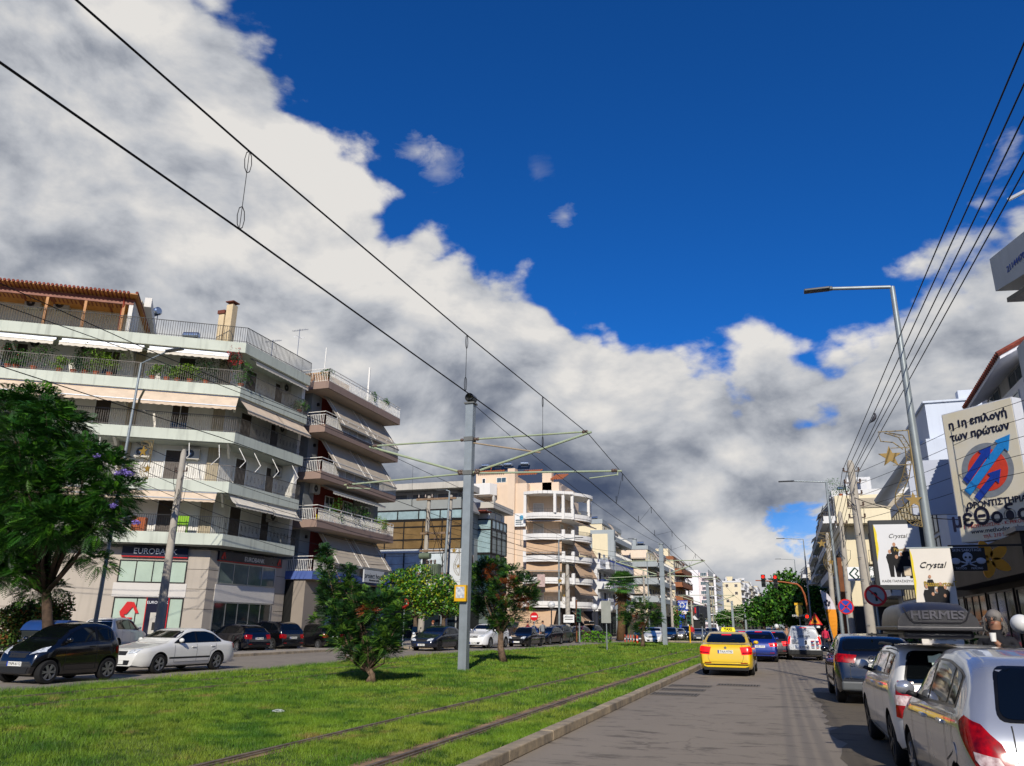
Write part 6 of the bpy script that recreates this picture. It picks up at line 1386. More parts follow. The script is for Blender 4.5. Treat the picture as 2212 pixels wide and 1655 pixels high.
for k,y in enumerate((cw[3].y,cw[4].y,20.4,32,39,46,53,60)):
    a=onp(cw,y); c=onp(ct,y)
    b=MB(); b.path([c,a],.006,4)
    for p,s in ((a,1),(c,-1)): b.path([p+Vector((.0,.07*math.sin(t),s*(.16-.16*math.cos(t)))) for t in np.linspace(0,6.28,9)],.007,4,cap=False)
    o=thing_mesh(b,'dropper',WIRE,c); tag(o,['nearest','second','third','fourth','fifth','sixth','seventh','eighth'][k]+' looped dropper hanging between the two road side tram wires','dropper wire','droppers on the road side tram wires')
XL=-14.7
lc=[Vector((XL,-14,8.4)),at(-250,520,X=XL),at(0,612,X=XL),at(302,748,X=XL),at(698,913,X=XL),Vector((XL,26.1,8.2)),Vector((-13.3,67.3,6.8)),Vector((-12.6,104,5.4))]
lw=[Vector((XL,-14,6.6)),at(-250,705,X=XL),at(0,791,X=XL),at(476,945,X=XL),Vector((XL+.05,26.1,6.45)),Vector((-13.3,67.3,5.2)),Vector((-12.6,104,4.1))]
lf=[Vector((XL+.3,-14,8.2)),at(-250,555,X=XL+.3),at(0,657,X=XL+.3),at(317,770,X=XL+.3),at(521,850,X=XL+.3),at(663,905,X=XL+.3),Vector((XL+.3,26.1,8.05))]
wire('catenary_wire','upper tram wire crossing in front of the corner apartment block',lc,.011,'overhead tram wires',n=4)
wire('contact_wire','lower tram wire crossing in front of the corner apartment block',lw,.012,'overhead tram wires',n=4)
wire('feeder_wire','middle one of three tram wires crossing the corner apartment block',lf,.010,'overhead tram wires',n=4)
wire('feeder_wire','thin sagging wire linking the tops of the first two tram poles',[(-10.4,26.1,9.5),(-9.5,67.3,8.3)],.012,'overhead tram wires',sag=.5)
wire('feeder_wire','long thin wire from the second tram pole top to the third',[(-9.4,67.3,8.2),(-9,104,6.9)],.014,'overhead tram wires',sag=.3)
for k,y in enumerate((29.5,36,43,50)):
    a=onp(lw,y); c=onp(lc,y); b=MB(); b.path([c,a],.006,4); b.path([a+Vector((.0,.07*math.sin(t),.16-.16*math.cos(t))) for t in np.linspace(0,6.28,9)],.007,4,cap=False)
    tag(thing_mesh(b,'dropper',WIRE,c),['nearest','second','third','farthest'][k]+' dropper on the far track wires left of the near tram pole','dropper wire','droppers on the side road tram wires')
# ---------------------------------------------------------------- street lamps
def lamp(x,y,H,arm,label,group,lean=(0,0),r=.085,drop=0,head=.75,z0=.12,m=None,rise=.15,dirv=(-1,0)):
    T=thing('street_lamp',label,'street lamp',(x,y,z0),0,group); d=Vector((dirv[0],dirv[1],0)).normalized(); tp=Vector((lean[0],lean[1],H))
    b=MB(); b.path([(0,0,0),tp*.5,tp],r,10,rs=[r*1.25,r,r*.62]); b.build('pole',m or GALV,T,smooth=50)
    b=MB(); b.path([tp-Vector((0,0,.05)),tp+d*.05+Vector((0,0,.0)),tp+d*arm+Vector((0,0,rise))],r*.5,8); b.build('arm',GALV,T,smooth=50)
    e=tp+d*arm+Vector((0,0,rise)); b=MB(); b.bar(e-d*.05,e+d*head,.24,.07); b.bar(e-d*.12,e+d*.1,.12,.1); b.build('lamp_head',mat('lamp_head_grey','3d4145',.4,.1,4),T,bevel=.02)
    return T
lamp(3.4,20.6,10.05,1.55,'tall street lamp with long arm in front of the shops on the right','street lamps along the right kerb',r=.1,head=.6,lean=(-.0,0))
b=MB(); b.bar((3.25,20.35,4.9),(3.5,20.35,4.9),.03); 
for (px,py,Y,l) in ((1784,1041,55,'street lamp seen past the utility poles, second along the right kerb'),(1735,1165,108,'third street lamp along the right kerb'),(1716,1209,150,'farthest street lamp on the right, against the trees')):
    p=at(px,py,Y=Y); lamp(p.x,Y,p.z-.12,2.1 if Y<60 else 2.4,l,'street lamps along the right kerb',r=.1,head=.9)
p=at(305,785,Y=24.3); p0=at(205,1345,Y=24.3); lamp(p0.x,24.3,p.z-.12,1.5,'slim street lamp rising in front of the corner apartment block','street lamps along the side road',lean=(p.x-p0.x,0),r=.07,rise=.35,dirv=(1,-.1),head=.8)
p=at(1207,1169,Y=80); lamp(p.x,80,p.z,1.9,'grey street lamp in front of the peach block','street lamps along the side road',rise=.2,dirv=(1,0),r=.1)
for px,py,Y,l in ((1328,1170,104,'street lamp beside the palm tree'),(1397,1316-120,120,'thin street lamp between palm and second tram pole'),(1537,1270,170,'thin lamp before the pinkish tower')):
    p=at(px,py,Y=Y); lamp(p.x,Y,p.z,1.9,l,'street lamps along the side road',rise=.2,dirv=(1,0),r=.1)
p=at(971,1064,Y=56); p0=at(953,1345,Y=56); lamp(p0.x,56,p.z,.4,'grey street lamp shaft next to the pole mounted transformer','street lamps along the side road',lean=(p.x-p0.x,0),r=.11,rise=.1)
def globe(px,py,Y,l):
    p=at(px,py,Y=Y); T=thing('globe_lamp',l,'globe lamp',(p.x,Y,.11),0,'globe lamps on the left pavement'); b=MB(); b.tube((0,0,0),(0,0,p.z-.4),.06); b.build('pole',mat('lamp_black','22262a',.5),T)
    b=MB(); b.ball((0,0,p.z-.1),.36,18,12); b.build('globe',mat('opal_globe','cfcfcc',.3,.03,2),T,smooth=True)
globe(*D5(675,1370),76,'globe lamp in front of the big beige shop awning'); globe(*D5(1055,1390),84,'globe lamp at the foot of the white office with blue panels'); globe(*D5(1192,1405),86,'globe lamp nearest the palm tree')
# ---------------------------------------------------------------- concrete utility poles
def cpole(x,y,H,label,lean=(0,0),r=.17,group='concrete utility poles',z0=.12,rungs=True,cross=(),wr=True):
    T=thing('utility_pole',label,'utility pole',(x,y,z0),0,group); b=MB(); tp=Vector((lean[0],lean[1],H)); b.path([(0,0,0),tp*.98,tp],r,14,rs=[r,r*.62,r*.35]); b.build('shaft',CONP,T,smooth=60)
    b=MB(); 
    for k in range(int(H*2.2)):
        z=1.2+k*.45
        if z<H-.4: c=tp*(z/H); b.tube(c+Vector((-r*.9,-r*.6,0)),c+Vector((-r*.3,-r*1.1,.0)),.012,n=4) if k%2 else None
    if rungs and b.v: b.build('rungs',GALV,T)
    for i,z in enumerate(cross):
        c=tp*(z/H); b=MB(); b.bar(c+Vector((-.32,0,0)),c+Vector((.32,0,0)),.05,.05)
        for sx in (-.3,.3): b.lathe([(.03,0),(.05,.04),(.03,.08),(.05,.12),(.02,.15)],c+Vector((sx,0,.02)),'z',8)
        b.build('crossarm',INS,T)
    if wr:
        rr=random.Random(int(y*10)); b=MB()
        for k in range(7):
            z=H-rr.uniform(.3,2.5); c=tp*(z/H); a=rr.uniform(0,6.28); b.path([c,c+Vector((math.cos(a)*.35,math.sin(a)*.2,rr.uniform(-.1,.3))),c+Vector((math.cos(a)*.3,math.sin(a)*.2,-.5)),c+Vector((0,-r,-.9))],.012,4,cap=False)
        b.build('cable_loops',WIRE,T)
    return T
p=at(343,1357,Y=27.5); p1=at(398,972,Y=27.5); cpole(p.x,27.5,p1.z-.1,'thick concrete utility pole in front of the bank entrance',lean=(p1.x-p.x,0),r=.2,cross=(p1.z-1.1,))
b=MB(); 
p=at(1882,1360,Y=36); p1=at(1833,995,Y=36); up1=cpole(p.x+.05,36,p1.z-.12,'nearest concrete utility pole on the right, carrying five wires beside the framed poster',r=.24,cross=(p1.z-.6,p1.z-1.1,p1.z-1.6,p1.z-2.1,p1.z-2.6),lean=(p1.x-p.x,0)); RP=Vector((p1.x,36,p1.z))
p=at(1840,1360,Y=48); p1=at(1814,1105,Y=48); cpole(p.x,48,p1.z-.12,'second concrete utility pole on the right with brown timber strut beside it',lean=(p1.x-p.x,0),r=.2,cross=(p1.z-.8,))
p=at(1803,1365,Y=66); p1=at(1786,1150,Y=66); cpole(p.x,66,p1.z-.12,'third concrete utility pole on the right near the feather flag',lean=(p1.x-p.x,0),r=.22,cross=(p1.z-.8,))
p=at(1826,1330,Y=46); p1=at(1812,1205,Y=46); b=MB(); b.bar((p.x,46,.1),(p1.x,46,p1.z),.22); tag(thing_mesh(b,'timber_post',mat('brown_timber','6d4022',.8,.2,3),(p.x,46,.1)),'brown timber post leaning against the second concrete pole','post')
# two poles with the transformer
p=at(*D4(1300,830),Y=58); p1=at(*D3(1350,1180),Y=58); p2=at(*D3(1545,1170),Y=58); x0,x1=p.x,p2.x-.15; H=p1.z
tr=thing('transformer_station','pair of concrete poles joined by beams, carrying a grey transformer','transformer',((x0+x1)/2,58,.11)); 
for x in (x0,x1): b=MB(); b.path([(x,58,.11),(x+.25,58,H)],.24,12,rs=[.27,.15]); b.build('shaft',CONP,tr,world=True,smooth=60)
b=MB()
for z,e in ((H-.3,.8),(8.6,.3),(7.2,.3),(5.4,.4)): b.bar((x0-e,57.8,z),(x1+e,57.8,z),.12,.16)
split_build(b,'beam',mat('rusty_beam','7c6650',.7,.3,3),tr,world=True)
TG=mat('transformer_green_grey','5f6b58',.5,.15,2); c=(x0+x1)/2; b=MB(); b.box(c-.6,57,4.7,c+.75,57.7,6.1)
for k in range(8): b.box(c-.58+k*.18,56.82,4.8,c-.54+k*.18,57,6.0)
b.lathe([(.25,-.5),(.25,.4)],(c-.5,57.3,6.75),'x',14); b.build('transformer_tank',TG,tr,world=True)
b=MB()
for k in range(3): b.lathe([(.05,0),(.1,.08),(.05,.16),(.1,.24),(.04,.35)],(c-.3+k*.35,57.2,6.1),'z',8); b.lathe([(.06,0),(.12,.1),(.06,.2)],(c-.4+k*.5,57.6,8.0),'z',8); b.lathe([(.05,0),(.09,.08),(.04,.3)],(x0-.6+k*.6,57.8,H-.2),'z',8)
split_build(b,'insulator',INS,tr,world=True)
b=MB(); rr=random.Random(4)
for k in range(12): xx=c+rr.uniform(-.6,.5); b.path([(xx,57.3,6.4),(xx+rr.uniform(-.4,.4),57,rr.uniform(4.4,6)),(x0+rr.choice((.1,x1-x0))+rr.uniform(-.3,.3),57.5,rr.uniform(3,5)),(x0+.15,57.6,2.6)],.03,4,cap=False)
for k in range(6): b.path([(x0+rr.uniform(-.3,2.5),57.6,rr.uniform(7,H)),(x0+rr.uniform(-.6,2.8),57.4,rr.uniform(7,10)),(x1+rr.uniform(-.3,.5),57.6,rr.uniform(5.5,8))],.022,4,cap=False)
b.build('cable_loops',WIRE,tr,world=True)
p=at(*D5(822,1590),Y=78); p1=at(*D5(820,1010),Y=78); cpole(p.x,78,p1.z-.1,'concrete utility pole with white street name plate before the peach block',r=.28,cross=(p1.z-1,)); s=at(*D5(830,1488),Y=77.6); b=MB(); b.box(s.x-.55,77.55,s.z-.4,s.x+.55,77.6,s.z+.35); o=b.build('street_name_sign',SW); 
for k in range(2): b=MB(); b.box(s.x-.4,77.54,s.z-.12+k*.22,s.x+.4,77.55,s.z-.05+k*.22); b.build('lettering',BLK,o)
tag(o,'white street name plate on the pole before the peach block','sign')
for px,y0,y1_,Y,l in ((1395,1370,1175+60,112,'slim concrete pole left of the second tram pole'),(1454,1376,1230,108,'slim concrete pole just right of the second tram pole'),(1497,1370,1300,140,'short concrete pole beside the fuel sign'),(1700,1370,1345,1,'')):
    if l: p=at(px,y0,Y=Y); p1=at(px-3,y1_,Y=Y); cpole(p.x,Y,p1.z,l,r=.2,rungs=False,cross=(p1.z-.7,))
# wires on the right: five from the top right corner down to the first pole, then on
zs=[RP.z-.45,RP.z-.6,RP.z-.9,RP.z-1.3,RP.z-1.7]
for k,(px,py) in enumerate(((2206,108),(2246,108),(2282,108),(2330,108),(2356,108))):
    s=(k-2)*.14; a=at(px,py,X=3.55+k*.18); bpt=Vector((RP.x-.3+k*.16,36,RP.z-.45-(k%3)*.08)); d=(a-bpt); a2=bpt+d*1.6
    wire('power_line',['leftmost','second from left','middle','second from right','rightmost'][k]+' power line running from the top right corner to the near utility pole',[a2,bpt],.013,'power lines on the right',sag=.0)
    wire('power_line',['topmost','second','third','fourth','lowest'][k]+' line of the near utility pole running on down the right side',[bpt,(3.2+k*.1,48,7.9-.3*k),(3.0+k*.1,66,7.8-.3*k),(4,110,8.5-.3*k)],.012,'power lines further down the right',sag=.15,n=6)
    z=RP.z-.55-k*.5; wire('service_cable',['topmost','second highest','middle','second lowest','lowest'][k]+' of five level cables from the near pole across the big billboard',[(RP.x+.3,36,z),(6.4,26.0,z-.12),(9.3,20,z-.1)],.009,'level cables crossing the billboard',sag=.05)
wire('service_cable','thick black cable slanting from the near utility pole down to the shop canopy',[(RP.x,36,RP.z-1.6),(5.2,30,5.3),(7.0,24,4.6)],.016,None,sag=.1)
for k in range(5):
    z=9.5-k*.55; wire('service_cable',['topmost','second','third','fourth','lowest'][k]+' cable between the bank pole and the transformer poles',[(-27.9,27.5,z),(-28.0,44,z-.9-.2*k),(-28.0,58,z-1)],.014,'cables along the left pavement',sag=.3)
    z2=9-k*.45; wire('service_cable',['topmost','second','third','fourth','lowest'][k]+' cable between transformer poles and the pole by the peach block',[(x1,58,z2+1),(p.x,78,z2-.4),(-18,112,z2-1.5)],.014,'cables past the transformer',sag=.35)
for k,(a,c) in enumerate((((-27.9,27.5,8.8),(-38,24,7.6)),((-27.9,27.5,8.4),(-42,22,7.4)),((-27.9,27.5,8.0),(-36,18,7.2)))): wire('service_cable',['upper','middle','lower'][k]+' cable leaving the bank pole towards the left tree',[a,c],.012,'cables by the left tree',sag=.3)
# ---------------------------------------------------------------- billboards, banners and signs on the right
def panel_frame(p0,p1,z0,z1,th,m,name,parent=None,root=None):
    F=Fa(p0,p1); b=F.mb(); b.box(0,0,z0,F.L,th,z1); return F,b.build(name,m,parent,world=True)
# big tutoring billboard
T=thing('billboard','large cream billboard with red and grey disc, blue arrows and black Greek lettering','billboard',(6.4,27.6,.12))
F,o=panel_frame((5.6,28.4),(7.24,26.6),4.3,8.55,.45,mat('billboard_case','c9cbcf',.5,.05,2),'panel',T)
BCR=mat('billboard_face','d8cba6',.5,.04,.5,col2='ded9cc'); b=F.mb(); b.box(.03,-.01,4.33,F.L-.03,0,8.52); fo=b.build('face',BCR,T,world=True)
INKN=mat('ink_navy','14142c',.5)
L=F.L; c=L/2; zc=6.45
b=F.mb(); n=40; rg=.78
def disc(F,u,z,r,v,m,name,par,n=40):
    b=F.mb(); vs=[(u+r*math.cos(2*math.pi*i/n),v,z+r*math.sin(2*math.pi*i/n)) for i in range(n)]; b.add(vs+[(x,v-.006,z_) for x,_,z_ in vs],[tuple(range(n)),tuple(range(n,2*n))[::-1]]+[(i,i+n,(i+1)%n+n,(i+1)%n) for i in range(n)]); return b.build(name,m,par,world=True)
disc(F,c+.05,zc,.86,-.012,mat('disc_grey','7f858c',.5),'emblem',fo); disc(F,c+.07,zc,.66,-.02,mat('disc_red','d2402a',.5),'emblem',fo)
def arrow(u0,z0,u1,z1,w,m):
    d=Vector((u1-u0,z1-z0)); l=d.length; d/=l; p=Vector((-d.y,d.x)); h=w*1.7; P=[Vector((u0,z0))+p*w/2,Vector((u1,z1))-d*h+p*w/2,Vector((u1,z1))-d*h+p*w*1.05,Vector((u1,z1)),Vector((u1,z1))-d*h-p*w*1.05,Vector((u1,z1))-d*h-p*w/2,Vector((u0,z0))-p*w/2]
    b=F.mb(); b.add([(q.x,-.028,q.y) for q in P]+[(q.x,-.05,q.y) for q in P],[tuple(range(7)),tuple(range(7,14))[::-1]]+[(i,i+7,(i+1)%7+7,(i+1)%7) for i in range(7)]); b.build('arrow',m,fo,world=True)
arrow(c-.72,zc-.25,c+.32,zc+.72,.22,mat('arrow_navy','143a9a',.45)); arrow(c-.72,zc-.62,c+.98,zc+.95,.26,mat('arrow_cyan','1f86cf',.45)); arrow(c-.42,zc-.85,c+.5,zc-.05,.22,mat('arrow_navy','143a9a'))
for s,u,z,sz,m_,bd in (('η 1η επιλογή',c,8.1,.34,INKN,.012),('των πρώτων',c,7.68,.34,INKN,.012),('ΦΡΟΝΤΙΣΤΗΡΙΑ',c+.15,5.42,.27,INKN,.006),('μέθοδος',c+.05,5.02,.74,INKN,.015),('Γ. ΓΚΟΥΓΚΟΥΣΗΣ - Κ. ΡΕΚΟΥΜΗΣ',c+.1,4.77,.145,mat('ink_red','c8322a'),0),('www.methodos-edu.net',c+.15,4.6,.2,INKN,0),('τηλ. 210 9824699',c+.15,4.43,.16,mat('ink_red'),0)):
    wtext(F,fo,s,u,z,sz,m_,-.02,bold=bd,ext=.004)
b=F.mb(); b.box(c+.15-.855,-.026,5.32,c+.15-.83,-.02,5.54); b.build('lettering',INKN,fo,world=True)
# framed poster and white lamp post banner share one design
def gig(F,par,u0,u1,z0,z1,date,v=-.015):
    w=u1-u0; h=z1-z0; Yw=mat('poster_yellow','d8c21c',.5,.1,6); BK=mat('figure_black','151517',.8,.1,8); SK=mat('figure_skin','b08468',.7,.1,9); GO=mat('poster_gold','a08420',.5,.1,7)
    b=F.mb(); rr=random.Random(3); P=[(u0,z1)]+[(u0+w*(.03+.05*rr.random()),z1-h*(.08+.5*k/6)) for k in range(6)]+[(u0,z1-h*.62)]; n=len(P); b.add([(x,v-.002,z) for x,z in P]+[(x,v-.006,z) for x,z in P],[tuple(range(n)),tuple(range(n,2*n))[::-1]]); b.build('paint_stroke',Yw,par,world=True)
    wtext(F,par,'Crystal',u0+w*.5,z0+h*.8,h*.1,BK,v-.004,shear=.4); wtext(F,par,'PassepartouT',u0+w*.64,z0+h*.575,h*.082,GO,v-.004,sx=.8,bold=.003)
    if date: wtext(F,par,date,u0+w*.5,z0+h*.06,h*.055,BK,v-.004)
    # seven standing and seated figures
    for i,(fx,fz,fh) in enumerate(((.2,.16,.38),(.31,.3,.36),(.33,.16,.3),(.43,.16,.34),(.53,.3,.28),(.63,.28,.26),(.6,.14,.3))):
        b=F.mb(); u=u0+w*(.08+fx*1.05); z=z0+h*(fz-.03); H_=h*fh*1.2; b.k=0
        tw=w*.085; b.add([(u-tw*.5,v-.004-i*.002,z),(u+tw*.5,v-.004-i*.002,z),(u+tw*.75,v-.004-i*.002,z+H_*.45),(u+tw*1.1,v-.004-i*.002,z+H_*.72),(u+tw*.7,v-.004-i*.002,z+H_*.83),(u-tw*.7,v-.004-i*.002,z+H_*.83),(u-tw*1.1,v-.004-i*.002,z+H_*.72),(u-tw*.75,v-.004-i*.002,z+H_*.45)],[tuple(range(8))]); b.k=1
        n=12; b.add([(u+tw*.42*math.cos(6.283*j/n),v-.005-i*.002,z+H_*.91+tw*.55*math.sin(6.283*j/n)) for j in range(n)],[tuple(range(n))]); b.build('printed_figure',[BK,SK],par,world=True)
    b=F.mb(); b.box(u0+w*.55,v-.025,z0+h*.15,u0+w*.7,v-.02,z0+h*.3); b.build('printed_drum',mat('drum_print','c8b79c',.6),par,world=True)
T=thing('poster_frame','large dark framed concert poster behind the utility pole','poster',(5.3,40,.12))
F,o=panel_frame((4.15,40),(6.45,40.2),3.35,6.5,.35,mat('poster_case','24282c',.5,.1,2),'case',T); b=F.mb(); b.box(.16,-.012,3.55,F.L-.2,0,6.3); pf=b.build('poster',mat('poster_white','cfd0d2',.5,.03,1),T,world=True); gig(F,pf,.16,F.L-.2,3.55,6.3,'ΚΑΘΕ ΠΑΡΑΣΚΕΥΗ & ΣΑΒ')
T=thing('banner','white concert banner hanging on the tall street lamp pole','banner',(3.3,20.1,.12))
F=Fa((2.88,20.2),(3.72,20.2)); b=F.mb(); b.box(0,0,1.33,F.L,.02,3.42); bn=b.build('cloth',mat('banner_white','d6d0c6',.8,.04,1.5),T,world=True); gig(F,bn,0,F.L,1.55,3.42,'')
wtext(F,bn,'& ΣΑΒΒΑΤΟ',F.L*.5,1.44,.1,BLK,-.006); b=F.mb(); b.bar((-.06,.01,3.44),(F.L+.06,.01,3.44),.03); b.bar((-.06,.01,1.31),(F.L+.06,.01,1.31),.03); split_build(b,'rod',GALV,T,world=True)
# signs cut by the right edge, high up
def boxsign(pts,depth,label,txt):
    pass
SC1=thing('projecting_sign','grey light box sign with rainbow arcs cut off by the right picture edge','sign',(5.4,17.5,8.7))
Fs=Fa((5.15,18.6),(5.95,14.2)); b=Fs.mb(); b.add([(0,0,8.95),(0,0,9.75),(4.4,0,9.35),(4.4,0,8.35),(0,.7,8.95),(0,.7,9.75),(4.4,.7,9.35),(4.4,.7,8.35)],[(3,2,1,0),(4,5,6,7),(0,1,5,4),(1,2,6,5),(2,3,7,6),(3,0,4,7)]); s1=b.build('sign_box',mat('sign_case_grey','a7adb0',.5,.06,1.5,stain=.2),SC1,world=True)
b=Fs.mb(); b.bar((.3,.3,8.6),(4.2,.3,8.2),.5,.1); b.build('sign_base',DARKF,s1,world=True)
b=Fs.mb()
for r_,k in ((.42,0),(.34,1),(.26,2)): b.k=k; b.path([(2.6+r_*math.cos(t),-.02,8.85+r_*math.sin(t)) for t in np.linspace(0,3.14,14)],.03,4)
b.build('rainbow_mark',[mat('mark_teal','4c8f94'),mat('mark_red','b8483e'),mat('mark_blue','3a56a0')],s1,world=True)
text('lettering','2114447000',.2,mat('mark_blue'),s1,Fs.pt(1.15,-.01,9.15),Fs.d+Vector((0,0,-.02)),(0,0,1))
p=at(2178,432,X=5.3); b=MB(); b.bar(p,(7.35,p.y-2.2,p.z+.1),.06); tag(thing_mesh(b,'light_tube',mat('white_tube','e4e4e4',.4),p),'short white light tube above the grey projecting sign','light tube')
p=at(2197,757,X=5.4); b=MB(); b.box(0,-2.2,-.75,.5,0,.05); o=b.build('small_sign_box',mat('sign_case_grey')); o.location=p; tag(o,'small grey box sign on the right edge, above the tiled roof','sign')
# Oxford style sign, feather flag, road signs
a=at(*DC(245,330),Y=44); e=at(*DC(585,480),Y=44); F=Fa((a.x,44),(e.x+.3,44)); b=F.mb(); b.box(0,0,e.z,F.L,.2,a.z); o=b.build('shop_sign',mat('sign_white','e6e6e6')); tag(o,'white shop sign with green diamond mark behind the near utility pole','sign')
text('lettering','OXFORD',.3,mat('ink_green','1f4a3a'),o,F.pt(F.L*.72,-.01,(a.z+e.z)/2+.2),F.d,(0,0,1)); text('lettering','COMPANY',.3,mat('ink_green'),o,F.pt(F.L*.72,-.01,(a.z+e.z)/2-.2),F.d,(0,0,1))
b=F.mb(); zc=(a.z+e.z)/2; b.path([(F.L*.22+.28*x,-.02,zc+.3*z) for x,z in ((-1,0),(0,1),(.5,.5),(0,0),(.5,-.5),(0,-1),(-1,0))],.035,4); b.build('logo',mat('ink_green'),o,world=True)
fl=at(1803,1360,Y=52); T=thing('feather_flag','tall feather flag, white above and orange below, by the right kerb','flag',(fl.x,52,.12)); tp=at(1779,1275,Y=52)
b=MB(); b.path([(fl.x,52,.12),((fl.x+tp.x)/2-.15,52,2.2),(tp.x-.15,52,tp.z-.3),(tp.x+.05,52,tp.z)],.025,6); b.build('pole',GALV,T,world=True)
b=MB(); n=14; vs=[]
for i in range(n+1):
    t=i/n; z=lerp(.7,tp.z,t); xl=lerp(fl.x-.05,tp.x-.2,t); w=.75*math.sin(math.pi*min(1,t*.9+.08))**.6*(.25+.9*t) if t<1 else .05
    vs+=[(xl,51.95+.03*math.sin(t*9),z),(xl+w,51.95-.03*math.sin(t*7),z)]
for i in range(n): b.k=1 if i<n*.62 else 0; b.add([vs[2*i],vs[2*i+1],vs[2*i+3],vs[2*i+2]],[(0,1,2,3)])
b.build('cloth',[mat('flag_white','cfc8cc',.8,.05,3),mat('flag_orange','d98a1c',.8,.06,3)],T,world=True); 
b=MB(); 
for k in range(5): t=R(72*k+18); b.ball((tp.x+.12+.13*math.cos(t),51.9,tp.z-.75+.13*math.sin(t)),(.07,.02,.07),8,5)
b.build('printed_flower',mat('print_dark','33303a'),T,world=True)
def rsign(px,py,Y,r,kind,label,gy=None,lean=0,z0=.12,face=1):
    p=at(px,py,Y=Y); T=thing('road_sign',label,'road sign',(p.x,Y,z0)); b=MB(); b.tube((0,0.05,0),(lean,.05,p.z+r-z0),.035); b.build('post',GALV,T)
    z=p.z-z0; FF=Fa((0,-.01),(1,-.01)); n=32
    def dd(rr_,v,m,name,par,tri=0):
        nn=3 if tri else 32; b=MB(); o=math.pi/2
        vs=[(rr_*math.cos(o+2*math.pi*i/nn),v,z+rr_*math.sin(o+2*math.pi*i/nn)) for i in range(nn)]; b.add(vs+[(x,v+.006,q) for x,_,q in vs],[tuple(range(nn)),tuple(range(nn,2*nn))[::-1]]+[(i,(i+1)%nn,(i+1)%nn+nn,i+nn) for i in range(nn)]); return b.build(name,m,par)
    if kind=='back': 
        b=MB(); b.box(-.32,-.02,z-.95,.32,0,z+.45); b.box(-.15,-.05,z-.95,.3,-.03,z-.1); b.build('sign_plate',mat('sign_back_grey','8f9188',.6,.1,3),T); return
    if kind=='noentry': d=dd(r,-.02,SR,'sign_plate',T); b=MB(); b.box(-r*.68,-.035,z-r*.16,r*.68,-.028,z+r*.16); b.build('white_bar',SW,d)
    if kind=='noleft':
        d=dd(r,-.02,SR,'sign_plate',T); dd(r*.78,-.03,mat('sign_face_grey','9c9a96',.5),'sign_face',d); b=MB(); b.bar((r*.05,-.04,z-r*.5),(r*.05,-.04,z+r*.2),r*.2,.01,up=(0,1,0)); b.bar((r*.1,-.04,z+r*.2),(-r*.35,-.04,z+r*.2),r*.2,.01,up=(0,1,0)); b.build('arrow',BLK,d); b=MB(); b.bar((-r*.55,-.05,z+r*.55),(r*.55,-.05,z-r*.55),r*.13,.01,up=(0,1,0)); b.build('red_slash',SR,d)
    if kind=='nostop':
        d=dd(r,-.02,SR,'sign_plate',T); dd(r*.8,-.03,SB,'sign_face',d); b=MB()
        for s in(-1,1): b.bar((-s*r*.6,-.04,z+r*.6),(s*r*.6,-.04,z-r*.6),r*.16,.01,up=(0,1,0))
        b.build('red_cross',SR,d)
    if kind=='warn':
        d=dd(r,-.02,SR,'sign_plate',T,1); dd(r*.7,-.03,mat('sign_amber','e08a14',.5),'sign_face',d,1); b=MB(); b.box(-r*.25,-.04,z-r*.22,r*.25,-.035,z-r*.05); b.box(-r*.15,-.04,z-r*.05,r*.15,-.035,z+r*.08); b.build('pictogram',BLK,d); b=MB(); b.box(-r*.5,-.03,z-r*.85,r*.5,-.02,z-r*.6); b.build('sub_plate',SW,T)
rsign(*D4(1142,915),46,.33,'noentry','round red no entry sign right of the small conifer')
rsign(*DA(433,368),62,.33,'noentry','round red no entry sign in front of the beige shop awning')
rsign(*DA(1340,260),52,.33,'back','grey backs of two sign plates on a thin post in the lawn',z0=.1)
rsign(*D8(825,270),27.5,.33,'noleft','no left turn sign, red ring with slash, beside the near utility pole')
rsign(*D8(585,360),40,.34,'nostop','blue and red no stopping sign by the right kerb')
rsign(*D8(335,475),60,.55,'warn','triangular orange and red warning sign beside the white van')
# yellow event banner on lamp post, signs in the distance
p=at(*D6(1925,540),Y=85); F=Fa((p.x-.6,85),(p.x+.6,85)); a=at(*D6(1870,450),Y=85); e=at(*D6(1975,620),Y=85); b=MB(); b.k=0; b.box(a.x,85,e.z,e.x,85.04,a.z); b.k=1; b.box(a.x-.02,84.98,a.z-.2,e.x+.02,84.995,a.z+.02); b.k=2; b.ball(((a.x+e.x)/2,84.98,(a.z+e.z)/2),(.35,.02,.6),12,8); o=b.build('event_banner',[BLK,YEL,mat('print_yellow','c9a94a',.6,.3,4)]); tag(o,'black and yellow event banner in front of the far green trees','banner')
text('lettering','ΚΡΑ ΟΥΝΑ',.28,SW,o,((a.x+e.x)/2,84.97,e.z+.25),(1,0,0),(0,0,1))
b=MB(); b.tube(((a.x+e.x)/2,85.1,.1),((a.x+e.x)/2,85.1,e.z+.1),.06); tag(thing_mesh(b,'banner_post',GALV,((a.x+e.x)/2,85.1,.1)),'grey post carrying the black and yellow banner','post')
# fuel station totem
Y=125; a=at(*D6(582,420),Y=Y); e=at(*D6(695,515),Y=Y); f=at(*D6(695,570),Y=Y); g=at(*D6(660,620),Y=Y); T=thing('fuel_sign','blue and white fuel station totem on a blue pole','sign',(a.x+.3,Y,.11))
b=MB(); b.box(a.x,Y,e.z,e.x,Y+.3,a.z); fs=b.build('upper_panel',SB,T,world=True); b=MB(); b.box(a.x+.05,Y,f.z,e.x,Y+.3,f.z+.42); b.build('white_panel',SW,T,world=True); b=MB(); b.box(a.x,Y,f.z+.47,e.x,Y+.3,e.z-.05); b.build('welcome_panel',SB,T,world=True); b=MB(); b.box(a.x+.1,Y,g.z,g.x,Y+.3,f.z-.08); b.build('small_panel',SB,T,world=True)
b=MB(); b.box(a.x+.1,Y+.05,.11,a.x+.42,Y+.3,f.z); b.build('pole',SB,T,world=True)
